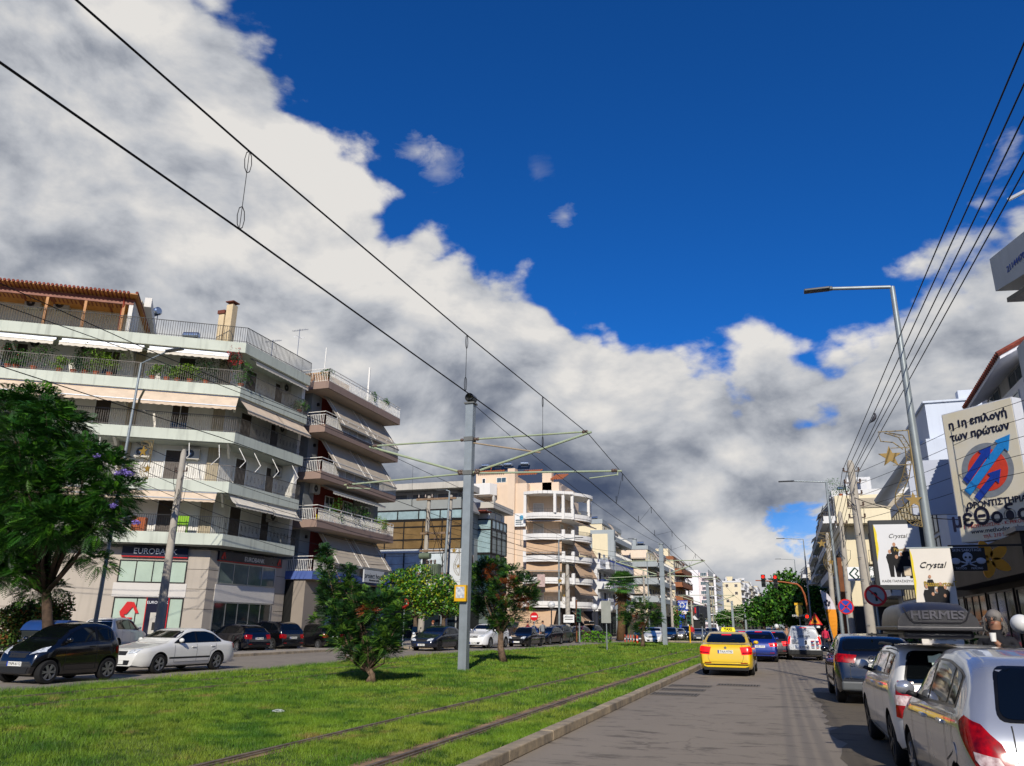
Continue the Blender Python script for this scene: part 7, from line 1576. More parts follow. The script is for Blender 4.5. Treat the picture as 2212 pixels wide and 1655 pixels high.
cx=(a.x+e.x)/2-.1; cz=(a.z+e.z)/2-.1
text('lettering','AEGEAN',.36,SW,fs,(cx+.05,Y-.01,a.z-.25),(1,0,0),(0,0,1)); text('lettering','Welcome',.3,SW,fs,(cx,Y-.01,e.z-.25),(1,0,0),(0,0,1)); text('lettering','Velox',.38,SR,fs,(cx,Y-.01,f.z+.2),(1,0,0),(0,0,1))
b=MB()
for k in range(8): t=R(45*k); b.ball((cx+.33*math.cos(t),Y-.02,cz+.33*math.sin(t)),(.1,.03,.1),8,5)
b.build('logo',SW,fs,world=True); b=MB(); b.add([(e.x,Y-.02,a.z),(e.x,Y-.02,e.z),(e.x-.35,Y-.02,e.z)],[(0,1,2)]); b.build('white_wedge',SW,fs,world=True)
# ---------------------------------------------------------------- traffic lights
def signal(T,x,y,z,s=1,on='r',case=None,b_=None):
    b=MB(); b.k=0; b.box(x-.17*s,y,z-.5*s,x+.17*s,y+.2*s,z+.5*s)
    for k in range(3): b.path([(x-.13*s,y-.16*s,z+(.33-.33*k-.02)*s),(x-.12*s,y-.16*s,z+(.33-.33*k+.08)*s),(x,y-.17*s,z+(.33-.33*k+.14)*s),(x+.12*s,y-.16*s,z+(.33-.33*k+.08)*s),(x+.13*s,y-.16*s,z+(.33-.33*k-.02)*s)],.03*s,4)
    o=b.build('signal_head',case or mat('signal_case','20251f',.5,.1,5),T,world=True)
    for k,c in enumerate('ryg'):
        lit=c==on; b=MB(); b.lathe([(.12*s,-.02),(.12*s,0)],(x,y-.005,z+(.33-.33*k)*s),'y',16); b.build('lens',mat('lens_lit_red','ff2010',.3,0,emit=1.6) if lit else mat('lens_off','15181a',.3),o,world=True)
Y=100; a=at(1649,1255,Y=Y); c=at(1675,1256,Y=Y); base=at(1752,1360,Y=Y); j=at(1722,1262,Y=Y); k2=at(1738,1285,Y=Y); l_=at(1632,1254,Y=Y)
T=thing('traffic_light_mast','curved orange brown mast reaching over the road with two signals, red lit','traffic light',(base.x,Y,.12)); b=MB(); b.path([(base.x,Y,.12),(at(1744,1310,Y=Y)),k2,at(1731,1270,Y=Y),j,at(1690,1257,Y=Y),l_],.11,8,rs=[.14,.13,.11,.1,.1,.08,.06]); b.build('mast',mat('orange_rust_paint','9a5228',.6,.2,2),T,world=True,smooth=50)
signal(T,a.x,Y-.25,a.z,1.45); signal(T,c.x,Y-.25,c.z,1.45)
GC=mat('signal_green_case','1d4a35',.5,.1,5)
for px,py,Yy,h,l,cs,pm in ((1417,0,0,0,'',0,0),(D5(915,1460)[0],D5(915,1460)[1],72,1,'green traffic light near the beige awnings',GC,GALV),(D6(705,615)[0],D6(705,615)[1],78,1,'green traffic light on a yellowish post left of the taxi',GC,YEL),(D6(845,630)[0],D6(845,630)[1],88,1,'dark traffic light on a thin post behind the fuel sign shop',None,GALV),(D6(2015,650)[0],D6(2015,650)[1],70,1,'traffic light beside the warning sign, its red lamp lit',None,GALV),(D5(890,1400)[0],D5(890,1400)[1],73,0,'slim brownish post next to the green traffic light',None,0)):
    if not l: continue
    p=at(px,py,Y=Yy); T=thing('traffic_light' if h else 'slim_post',l,'traffic light' if h else 'post',(p.x,Yy,.11)); b=MB(); b.tube((p.x,Yy+.25,.11),(p.x,Yy+.25,p.z+(.6 if h else .8)),.07); b.build('post',pm or mat('brown_timber'),T,world=True)
    if h: signal(T,p.x,Yy,p.z,1.15,'r' if 'red' in l else 'x',cs)
    if not h: b=MB(); b.box(p.x-.1,Yy+.2,p.z+.8,p.x+.1,Yy+.3,p.z+.86); b.build('post_cap',GALV,T,world=True)
# ---------------------------------------------------------------- festive metal ornaments with stars
def ornament(x,y,z0,H,s,label,flip=1):
    T=thing('street_ornament',label,'street ornament',(x,y,z0),0,'crescent and star street ornaments'); G=mat('ornament_gold_frame','7a6a46',.5,.2,4,metal=.3); ST=mat('star_gold','8c7030',.5,.12,3)
    b=MB(); w=.68*s
    b.path([(0,0,0),(0,0,H)],.018*s,5); 
    fr=[(0,H),(-w,H),(-w*.95,H*.9),(-.55*w,H*.88),(-.25*w,H*.8)]; b.path([(x_*flip,0,z_) for x_,z_ in fr],.015*s,5)
    cu=[(-w*.8,H*.985),(-w*.35,H*.93),(-w*.18,H*.82),(-w*.2,H*.68),(-w*.4,H*.52),(-w*.7,H*.35),(-w*.75,H*.25),(-w*.6,H*.12),(-w*.3,H*.02),(-.0,0)]
    cv=[(-w*.65,H*.985),(-w*.2,H*.95),(-w*.02,H*.82),(-w*.05,H*.66),(-w*.2,H*.5),(-w*.45,H*.36),(-w*.5,H*.27),(-w*.35,H*.14),(-w*.1,H*.06),(-.0,H*.04)]
    for q in (cu,cv): b.path([(x_*flip,0,z_) for x_,z_ in q],.013*s,5)
    for (p1,q1),(p2,q2) in zip(zip(cu,cv),zip(cu[1:],cv[1:])):
        for t in (0,.34,.67):
            a=Vector(p1).lerp(Vector(p2),t); c=Vector(q1).lerp(Vector(q2),min(1,t+.2)); d=Vector(p1).lerp(Vector(p2),min(1,t+.34)); b.bar((a.x*flip,0,a.y),(c.x*flip,.01,c.y),.008*s); b.bar((c.x*flip,0,c.y),(d.x*flip,.01,d.y),.008*s)
    for z in (.82,.64,.32,.2): b.bar((-w*.65*flip,0,H*z),(0,0,H*z),.016*s)
    b.build('frame',G,T)
    for (sx,sz,r) in ((-.68*w*1.05,.73,.27*s),(-.15*w,.27,.2*s)):
        b=MB(); P=[]
        for k in range(10): rr_=r if k%2==0 else r*.4; t=math.pi/2+math.pi*k/5; P.append((sx*flip+rr_*math.cos(t),sz*H+rr_*math.sin(t)))
        b.add([(p_[0],-.02,p_[1]) for p_ in P]+[(p_[0],.01,p_[1]) for p_ in P],[tuple(range(10)),tuple(range(10,20))[::-1]]+[(i,(i+1)%10,(i+1)%10+10,i+10) for i in range(10)]); b.build('star',ST,T)
ornament(3.27,20.5,3.95,2.35,1.0,'gold crescent lattice with two stars on the tall lamp pole')
ornament(at(1800,1230,Y=55).x,54.9,5.0,2.6,1.1,'gold crescent lattice with stars on the lamp past the poles'); ornament(at(975,1190,Y=56).x+.8,55.8,5.1,2.6,1.0,'gold star ornament beside the transformer poles'); ornament(at(1222,1290,Y=79).x,79,3.6,3.2,1.2,'gold star ornament on the lamp before the peach block'); ornament(at(296,1045,Y=24.2).x+.5,24.2,7.0,1.6,.9,'gold star ornament on the slim lamp above the left tree')
# bird
p=at(1888,906,Y=30); T=thing('pigeon','dark pigeon perched on a power line against the sky','bird',p); b=MB(); b.path([(-.14,0,-.12),(-.05,0,-.04),(.02,0,.05),(.06,0,.14),(.05,0,.19)],.05,10,rs=[.012,.05,.07,.045,.03]); b.ball((.045,0,.2),(.04,.035,.04),10,7); b.add([(.08,-.01,.2),(.08,.01,.2),(.12,0,.19)],[(0,1,2)]); b.bar((-.14,0,-.12),(-.22,0,-.2),.05,.01); b.bar((.01,0,0),(.02,0,-.1),.008); o=b.build('body',mat('pigeon_feathers','2d2c33',.6,.2,12),T,smooth=True)
# stickers on the poles
for (x,y,z,w,h,l) in ((-10.6,25.93,1.6,.1,.13,0),):
    pass
# ================================================================ trees and plants
def quads(name,C,A,U,m,parent,mi=None,loc=None):
    """many small diamond leaves: centres C, half length vectors A, half width vectors U"""
    n=len(C); 
    if loc is not None: C=C-np.array(loc)
    v=np.empty((n,4,3),np.float32); v[:,0]=C-A; v[:,1]=C+U-A*.15; v[:,2]=C+A; v[:,3]=C-U-A*.15
    me=bpy.data.meshes.new(name); me.vertices.add(4*n); me.vertices.foreach_set('co',v.ravel()); me.loops.add(4*n); me.loops.foreach_set('vertex_index',np.arange(4*n,dtype=np.int32))
    me.polygons.add(n); me.polygons.foreach_set('loop_start',np.arange(0,4*n,4,dtype=np.int32)); me.polygons.foreach_set('loop_total',np.full(n,4,np.int32))
    for x in (m if isinstance(m,list) else [m]): me.materials.append(x)
    if mi is not None: me.polygons.foreach_set('material_index',mi.astype(np.int32))
    me.update(); me.validate(); o=bpy.data.objects.new(name,me); COL.objects.link(o); o.parent=parent; return o
def unit(v): return v/np.maximum(1e-6,np.linalg.norm(v,axis=1,keepdims=True))
def shell(rg,n,c,r,lo=.55):
    d=unit(rg.normal(size=(n,3))); q=rg.uniform(lo,1.05,(n,1))**.7; return np.array(c)+d*q*np.array(r),d
def fronds(rg,P,D,l,pairs,w):
    """feathery compound leaves: P start, D direction"""
    n=len(P); S=unit(np.cross(D,np.array([0,0,1.])+rg.normal(0,.35,(n,3)))); C=[];A=[];U=[]
    for k in range(pairs):
        t=(k+.7)/pairs; pos=P+D*(l*t)[:,None]+np.array([0,0,-.35])*(l*t*t)[:,None]; ll=(l*.36*np.sin(np.pi*min(.95,t*.8+.18)))[:,None]
        for s in (-1,1):
            a=unit(S*s+D*.55+np.array([0,0,-.25])); C.append(pos+a*ll*.5); A.append(a*ll*.5); U.append(unit(np.cross(a,D))*0+D*(w*l)[:,None])
    return np.concatenate(C),np.concatenate(A),np.concatenate(U)
def bark(n,c='5a4636'): return mat(n,c,.9,.3,5,bump=.7,bscale=14,col2='30251c')
def limbs(b,base,clumps,r,fork,rr,lean=0):
    b.path([base,base.lerp(fork,.5)+Vector((rr.uniform(-.1,.1)+lean,rr.uniform(-.1,.1),0)),fork],r,10,rs=[r*1.25,r*.95,r*.8])
    for c in clumps:
        c=Vector(c); m=fork.lerp(c,.5)+Vector((rr.uniform(-.2,.2),rr.uniform(-.2,.2),rr.uniform(-.25,.1))); b.path([fork-Vector((0,0,.1)),m,c],r*.5,6,rs=[r*.55,r*.3,r*.08])
# --- big fern leaved tree at the left edge
def jacaranda():
    rg=np.random.default_rng(5); rr=random.Random(5)
    base=at(128,1352,Y=19.6); base.z=.11; T=thing('jacaranda_tree','large dark green feathery tree at the left edge before the bank building','tree',base)
    cl=[(20,880,.95),(85,868,.8),(140,915,.85),(40,950,1.1),(120,985,1.0),(190,985,.75),(235,1010,.7),(-40,1000,1.2),(60,1060,1.1),(160,1060,.9),(240,1075,.7),(275,1050,.35),(205,1130,.75),(110,1130,1.0),(20,1150,1.1),(-50,1130,1.3),(165,1190,.55),(215,1215,.38),(60,1205,.65),(-20,1220,.8),(255,1130,.4),(70,1275,.35),(120,1270,.25),(-60,900,1.1),(10,1190,.8),(55,1235,.5),(0,1240,.6),(100,900,.8),(60,1000,1.1),(150,1130,.8),(20,1080,1.1)]
    Pn=[]
    for px,py,r in cl:
        for k in range(2 if r>.6 else 1): p=at(px,py,Y=19.6+rr.uniform(-1.3,1.5)*min(1,r)); Pn.append((p,r))
    b=MB(); fork=at(100,1275,Y=19.8); limbs(b,base,[p for p,r in Pn if r>.5][::2],.17,fork,rr); b.build('trunk',bark('dark_bark','4a3a2c'),T,world=True,smooth=True)
    C=[];A=[];U=[];M=[]
    for i,(p,r) in enumerate(Pn):
        n=int(330*r*r+60); c,d=shell(rg,n,p,(r,r,r*.72),.3)
        D=unit(d*np.array([1,1,.45])+np.array([0,0,.05])+rg.normal(0,.3,(n,3))); l=rg.uniform(.28,.5,n)
        a=fronds(rg,c,D,l,9,.042); C.append(a[0]);A.append(a[1]);U.append(a[2]); fr=rg.choice([0,0,1,2],n); M.append(np.tile(fr,18))
    quads('crown',np.concatenate(C),np.concatenate(A),np.concatenate(U),[mat('jac_leaf','285610',.5,.3,2,spec=.3,col2='12300a'),mat('jac_leaf_light','4c7a18',.5,.3,2,spec=.3,col2='234a10'),mat('jac_leaf_dark','173c10',.5,.3,2,spec=.3)],T,np.concatenate(M),loc=base)
    V=mat('violet_petal','7d6cb4',.6,.15,8)
    for px,py in ((268,1018),(280,1023),(256,1022),(243,1093),(294,1128),(210,985)):
        p=at(px,py,Y=18.6); c,d=shell(rg,60,p,(.16,.12,.08),.1); quads('flower',c,unit(rg.normal(size=(60,3)))*.035,unit(rg.normal(size=(60,3)))*.03,V,T,loc=base)
jacaranda()
# --- conifers on the median
def conifer(px,py,Y,cl,label,dens,size,rust=(),tr=.1,seed=1,topz=None,forkp=None,multi=1):
    rg=np.random.default_rng(seed); rr=random.Random(seed); base=at(px,py,Y=Y); base.z=.1
    T=thing('conifer_tree',label,'tree',base,0,'conifers on the tram median')
    b=MB(); fork=at(forkp[0],forkp[1],Y=Y)
    for k in range(multi): bb=base+Vector((k*.13,0,0)); limbs(b,bb,[at(x,y,Y=Y) for x,y,_ in cl][k::max(2,multi)],tr*(1 if k==0 else .7),fork+Vector((k*.1,0,0)),rr)
    b.build('trunk',bark('pale_bark','7a6450'),T,world=True,smooth=True)
    C=[];A=[];U=[];M=[]
    size*=1.45
    for i,(x,y,r) in enumerate(cl):
        p=at(x,y,Y=Y+rr.uniform(-.6,.6)*r*1.2); rz=r*.85; n=int(dens*r*r/(size*size)*.062)+(90 if r>.25 else 45)
        c,d=shell(rg,n,p,(r,r,rz),.45); D=unit(d*np.array([1,1,.5])+np.array([0,0,.55])+rg.normal(0,.3,(n,3))); l=rg.uniform(.7,1.4,n)*size
        a=fronds(rg,c,D,l,8,.04); C.append(a[0]);A.append(a[1]);U.append(a[2])
        m=rg.choice([0,0,1,2],n)
        for (rx,ry,rr_) in rust:
            q=np.array(at(rx,ry,Y=Y)); m=np.where((np.linalg.norm((c-q)[:,[0,2]],axis=1)<rr_*rg.uniform(.6,1.2,n)),3,m)
        M.append(np.tile(m,16))
    quads('crown',np.concatenate(C),np.concatenate(A),np.concatenate(U),[mat('conifer_green','28501e',.6,.3,3,spec=.25,col2='143216'),mat('conifer_yellow_green','5c7c24',.6,.3,3,spec=.25,col2='3c6420'),mat('conifer_dark','16301a',.6,.3,3,spec=.25),mat('conifer_rust','8a4a24',.7,.3,4,spec=.2,col2='5c2e1a')],T,np.concatenate(M),loc=base)
conifer(797,1484,19.6,[(703,1205,.13),(706,1240,.17),(710,1275,.22),(720,1305,.3),(752,1250,.12),(755,1280,.2),(735,1335,.42),(775,1320,.48),(815,1310,.42),(845,1300,.3),(860,1325,.28),(790,1365,.55),(745,1380,.36),(722,1372,.2),(690,1340,.16),(838,1368,.36),(860,1350,.2),(765,1410,.3),(800,1405,.32),(842,1400,.26),(790,1425,.16),(835,1388,.28),(785,1290,.25),(703,1190,.08),(704,1222,.14),(708,1258,.18),(752,1232,.08),(712,1290,.26),(716,1318,.3),(756,1265,.14)],'small bushy conifer with two upright spires, nearest tree on the lawn',900,.16,rust=((800,1318,.12),),tr=.09,seed=2,forkp=(790,1440),multi=2)
conifer(1088,1437,32.1,[(1035,1240,.45),(1070,1232,.5),(1105,1245,.45),(1130,1265,.5),(1045,1275,.6),(1090,1275,.7),(1125,1300,.55),(1060,1315,.6),(1100,1325,.55),(1080,1340,.35),(1028,1255,.4),(1140,1290,.4),(1050,1222,.3),(1075,1350,.3),(1030,1310,.35)],'round conifer turning rusty red, to the right of the near tram pole',900,.2,rust=((1060,1243,.38),(1110,1262,.25),(1130,1300,.3),(1095,1290,.18)),tr=.14,seed=4,forkp=(1082,1365))
conifer(1388,1400,61,[(1360,1318,.6),(1385,1310,.7),(1405,1320,.6),(1370,1340,.75),(1400,1342,.7),(1385,1358,.5),(1350,1335,.4),(1418,1335,.4)],'small round conifer on the lawn left of the second tram pole',420,.26,rust=((1375,1335,.2),(1390,1355,.2)),tr=.14,seed=6,forkp=(1386,1365))
# --- leafy trees
def leafy(label,base,cl,leaf,dens,mats,tr,fork,seed,cat='tree',name='leafy_tree',group=None,jit=.6,lo=.45):
    rg=np.random.default_rng(seed); rr=random.Random(seed); T=thing(name,label,cat,base,0,group); b=MB()
    if tr: limbs(b,Vector(base),[Vector(p) for p,r in cl][::2],tr,Vector(fork),rr); b.build('trunk',bark('street_tree_bark','574838'),T,world=True,smooth=True)
    C=[];M=[]
    for p,r in cl:
        n=int(dens*r*r/(leaf*leaf)*1.0)+40; c,d=shell(rg,n,p,(r,r,r*.8),lo); C.append(c); M.append(rg.choice([0,0,0,1,2],n))
    C=np.concatenate(C); n=len(C); A=unit(rg.normal(size=(n,3))*np.array([1,1,.7])); W=unit(np.cross(A,rg.normal(size=(n,3)))); s=rg.uniform(.6,1.25,(n,1))*leaf
    quads('foliage',C,A*s*.55,W*s*.3,mats,T,np.concatenate(M),loc=base); return T
OM=[mat('citrus_leaf','4e7c18',.4,.3,2,spec=.5,col2='2a5410'),mat('citrus_leaf_yellow','98951c',.45,.3,2,spec=.4,col2='5d7a18'),mat('citrus_leaf_dark','1c3c10',.4,.3,2,spec=.4)]
for k,(bx,cl,l) in enumerate((((897,1390),[(845,1262),(870,1250),(900,1268),(860,1290),(890,1305),(840,1300),(920,1290),(905,1240),(880,1275),(915,1315)],'glossy yellow green citrus tree behind the small conifer'),((958,1385),[(935,1285),(965,1275),(985,1290),(945,1305),(975,1310),(990,1305),(955,1262)],'glossy citrus tree just left of the near tram pole'))):
    Y=50+k; base=at(bx[0],bx[1],Y=Y); base.z=.11; leafy(l,base,[(at(x,y,Y=Y+((i*37)%5-2)*.35),.95) for i,(x,y) in enumerate(cl)],.2,22,OM,.16,at(bx[0],1335,Y=Y),10+k,group='citrus trees on the left pavement',name='citrus_tree')
HM=[mat('hedge_leaf','4a6420',.6,.3,3,spec=.3,col2='2c4416'),mat('hedge_rust','7a4a26',.6,.3,3,spec=.2,col2='4e3c1a'),mat('hedge_dark','1f3414',.6,.3,3,spec=.2)]
for k,(px,py,r,Y,l) in enumerate(((25,1330,.95,21.5,'rounded hedge bush at the far left edge'),(78,1325,.75,21.8,'clipped hedge bush with reddish tips left of the tree trunk'),(135,1318,.75,21.6,'rounded hedge bush right of the leaning tree trunk'),(10,1385,.5,20.5,'low yellowish hedge behind the black two seater'),(100,1350,.5,21.4,'small hedge bush at the foot of the leaning trunk'))):
    p=at(px,py,Y=Y); cl=[(p+Vector((random.uniform(-.5,.5)*r,random.uniform(-.4,.4)*r,random.uniform(-.5,.4)*r)),r*.62) for _ in range(6)]; leafy(l,(p.x,Y,.11),cl,.11,16,HM,0,None,20+k,'bush','hedge_bush','hedge bushes on the left')
p=at(1283,1378,Y=77); leafy('low bright green clipped hedge at the end of the dark car row',(p.x,77,.11),[(p+Vector((dx,0,dz)),.75) for dx in (-1,-.3,.4,1.1) for dz in (-.5,.1)],.22,5,[mat('bright_hedge','5c8a1c',.5,.3,2,spec=.3,col2='34620f')]*3,0,None,31,'bush','hedge_bush')
# palm
def palm():
    Y=86; base=at(1341,1368,Y=Y); base.z=.11; top=at(1345,1270,Y=Y); T=thing('palm_tree','fan palm with shaggy brown trunk beyond the row of dark cars','palm tree',base); rg=random.Random(3)
    b=MB(); b.path([base,base.lerp(top,.5),top],.4,12,rs=[.5,.42,.55]); b.build('trunk',mat('palm_bark','6b5034',.9,.35,6,bump=.8,bscale=10),T,world=True,smooth=True)
    b=MB(); 
    for k in range(60):
        a=rg.uniform(0,6.28); p=top+Vector((0,0,-rg.uniform(0,1.3))); q=p+Vector((math.cos(a)*.9,math.sin(a)*.9,-.5)); b.add([p,q,q+Vector((0,0,-.15))],[(0,1,2)])
    b.build('dead_fronds',mat('dead_frond','6d4f2c',.9,.3,4),T,world=True)
    b=MB()
    for k in range(46):
        a=rg.uniform(0,6.28); e=rg.uniform(-.25,1.35); d=Vector((math.cos(a)*math.cos(e),math.sin(a)*math.cos(e),math.sin(e))); c=top+d*1.25; s=d.cross(Vector((0,0,1))).normalized(); u=s.cross(d)
        b.k=0
        for j in range(11):
            t=R(-75+15*j); w=d*math.cos(t)+s*math.sin(t); tip=c+w*1.05+Vector((0,0,-.3)); sd=(d*-math.sin(t)+s*math.cos(t))*.07; b.add([c,c+w*.55+sd,tip,c+w*.55-sd],[(0,1,2,3)])
        b.add([top,c+s*.03,c-s*.03],[(0,1,2)])
    b.build('fronds',mat('palm_green','4d7a2c',.5,.3,3,spec=.3,col2='25491a'),T,world=True)
palm()
# far trees
FM=[mat('far_leaf','35601a',.6,.3,.7,spec=.2,col2='1b3f10'),mat('far_leaf_light','5d8526',.6,.3,.7,spec=.2,col2='36601a'),mat('far_leaf_dark','142e10',.6,.2,.7,spec=.2)]
def bigtree(px0,px1,ytop,Y,label,seed,base_y=1352,group='big trees at the far end',r=1.7,n=15):
    rr=random.Random(seed); a=at(px0,1350,Y=Y); c=at(px1,1350,Y=Y); zt=at((px0+px1)/2,ytop,Y=Y).z; cx=(a.x+c.x)/2; rx=(c.x-a.x)/2; cl=[]
    for k in range(n):
        t=rr.uniform(-1,1); z0=2.6; zz=z0+(zt-z0-r*.5)*rr.random()**.7*(1-.45*t*t); cl.append((Vector((cx+t*rx*.82,Y+rr.uniform(-2,2),zz)),r*rr.uniform(.7,1.15)))
    for t in (-.5,0,.45): cl.append((Vector((cx+t*rx*.7,Y,zt-r*.75-abs(t)*1.2)),r*.9))
    leafy(label,(cx,Y,.1),cl,.5,7,FM,.25,(cx,Y,2.2),seed,group=group)
bigtree(1622,1680,1285,118,'dark green tree at the left of the far right clump',41,n=14,r=1.5)
bigtree(1660,1760,1232,122,'tallest dark green tree of the far right clump, behind the curved mast',42,n=30,r=2.0)
bigtree(1730,1800,1262,112,'dark green tree at the right of the far clump beside the warning sign',43,n=16,r=1.6)
bigtree(1640,1720,1270,150,'dark tree filling the back of the far right clump',46,n=18,r=2.0)
bigtree(1548,1590,1318,190,'dark green tree under the distant pale blocks',44,n=12,r=1.8)
bigtree(1580,1632,1305,215,'distant green tree in the middle of the avenue',45,n=14,r=2.2)
bigtree(1600,1700,1325,260,'farthest trees closing the avenue, left one',47,n=14,r=2.5); bigtree(1690,1780,1318,250,'farthest trees closing the avenue, right one',48,n=14,r=2.5)
p=at(1462,1335,Y=110); leafy('small dark street tree just right of the second tram pole',(p.x,110,.11),[(at(1462+dx,1328+dy,Y=110),.8) for dx,dy in ((-5,0),(5,2),(0,-10),(0,12),(-4,18))],.3,8,FM,.12,(p.x,110,2),49,group='big trees at the far end')
for k,px in enumerate((1528,1562,1590)): 
    p=at(px,1372,Y=150+k*14); leafy(['first','second','third'][k]+' low shrub on the far median behind the taxi',(p.x,p.y,.1),[(p+Vector((dx,0,0)),.9) for dx in (-1,0,1)],.35,6,FM,0,None,60+k,'bush','shrub','shrubs on the far median')
# planter jungle at the right, behind the parked cars
p=at(1985,1352,Y=30); leafy('dark leafy bush beside the kerb under the framed poster',(p.x+.5,30,.12),[(Vector((p.x+dx,30,z)),.5) for dx in (0,.7,1.4) for z in (.7,1.3)],.14,5,FM,0,None,71,'bush','hedge_bush')
# ================================================================ street things
p=at(110,1375,Y=20.2); D=thing('dumpster','dark wheeled dumpster with a blue lid behind the black two seater','dumpster',(p.x,20.2,.11),R(6))
b=MB(); b.add([(-.62,-.4,.25),(.62,-.4,.25),(.62,.4,.25),(-.62,.4,.25),(-.72,-.5,1.15),(.72,-.5,1.15),(.72,.5,1.15),(-.72,.5,1.15)],[(3,2,1,0),(4,5,6,7),(0,1,5,4),(1,2,6,5),(2,3,7,6),(3,0,4,7)]); b.build('bin_body',mat('bin_dark','1e2422',.6,.1,3),D,bevel=.03)
b=MB(); b.lathe([(.52,-.75),(.52,.75)],(0,0,1.05),'x',20); b.v=[(x,y,max(z,1.15)*.75+.3) for x,y,z in b.v]; b.build('lid',mat('bin_blue_lid','173a73',.5,.1,3),D,smooth=40)
b=MB()
for sx in(-.5,.5): b.lathe([(.1,-.03),(.1,.03)],(sx,-.3,.1),'x',14); b.lathe([(.1,-.03),(.1,.03)],(sx,.3,.1),'x',14)
split_build(b,'castor',TYRE,D)
ORB=mat('orange_bollard','c2411c',.5,.1,5)
for k,(px,py) in enumerate(((1582,690),(1622,685),(1655,680),(1693,680),(1728,668),(1742,705))):
    q=at(*DA(px,py),Z=.0); y=min(q.y,80); q=at(*DA(px,py-15),Y=76-k*.9); b=MB(); b.k=0; b.lathe([(.1,0),(.1,.03),(.045,.05),(.045,.35)],n=12); b.k=1; b.lathe([(.046,.35),(.046,.5)],n=12); b.k=0; b.lathe([(.045,.5),(.045,.75),(.02,.8)],n=12); o=b.build('bollard',[ORB,SW],smooth=50); o.location=(q.x,76-k*.9,.004); tag(o,['leftmost','second from left','third from left','third from right','second from right','rightmost'][k]+' orange bollard near the third median tree','bollard','orange bollards')
# scooter and motorcycle
def bike(x,y,head,label,name,col,z=.11,cat='motorcycle'):
    T=thing(name,label,cat,(x,y,z),R(head+180)); PT=paint(col[0],col[1],0,.3)
    for wx in (-.62,.62): 
        b=MB(); b.lathe([(.2,-.05),(.28,-.05),(.3,0),(.28,.05),(.2,.05)],(wx,0,.3),'y',20,cap=False); w=b.build('wheel',TYRE,T,smooth=40); b=MB(); b.lathe([(.2,-.03),(.2,.03)],(wx,0,.3),'y',12); b.build('rim',RIMD,w)
    b=MB(); b.path([(-.55,0,.85),(-.5,0,.6),(-.2,0,.38),(.15,0,.4),(.35,0,.62),(.85,0,.7)],.14,10,rs=[.1,.2,.16,.17,.2,.08]); b.build('body',PT,T,smooth=True)
    b=MB(); b.path([(0,0,.78),(.3,0,.8),(.75,0,.86)],.13,8,rs=[.1,.15,.12]); b.build('seat',SEAT,T,smooth=True)
    b=MB(); b.path([(-.62,0,.3),(-.5,0,.75),(-.42,0,1.0)],.04,6); b.path([(-.3,-.33,1.05),(-.42,0,1.0),(-.3,.33,1.05)],.02,6); b.build('handlebar',TRIM,T)
    b=MB(); b.ball((-.62,0,.88),(.08,.1,.09),10,7); b.build('headlight',HL,T,smooth=True)
    b=MB(); 
    for s in(-1,1): b.path([(-.4,s*.28,1.05),(-.38,s*.36,1.2)],.01,4); b.ball((-.38,s*.37,1.22),(.02,.06,.05),8,6)
    split_build(b,'mirror',TRIM,T)
    b=MB(); b.add([(-.52,-.2,.95),(-.52,.2,.95),(-.42,.15,1.3),(-.42,-.15,1.3)],[(0,1,2,3)]); b.build('windshield',CGL,T); return T
p=at(*D4(1248,1200),Y=46.5); bike(p.x,46.5,-80,'white scooter parked beyond the lawn beside the dark hatchback','scooter',('scooter_cream','d0cbbd'),cat='scooter')
p=at(*D6(1690,900),Y=51); bike(p.x,51,92,'dark motorcycle waiting between the blue hatchback and the van','motorcycle',('moto_black','141416'),z=.0); MX=p.x
p=at(1490,1380,Y=93); bike(p.x,93,-90,'dark motorcycle parked before the distant left shops','motorcycle',('moto_black','141416'))
p=at(2205,1365,Y=13.2); bike(p.x+.15,13.2,-100,'motorcycle with white helmet in the shade at the right edge','motorcycle',('moto_black','141416'),z=.12)
b=MB(); b.ball((0,0,0),(.13,.15,.13),14,10); o=b.build('helmet',mat('helmet_white','d4d4d2',.25,.05,4),smooth=True); o.location=at(2205,1348,Y=12.9); tag(o,'white helmet on the motorcycle at the right edge','helmet')
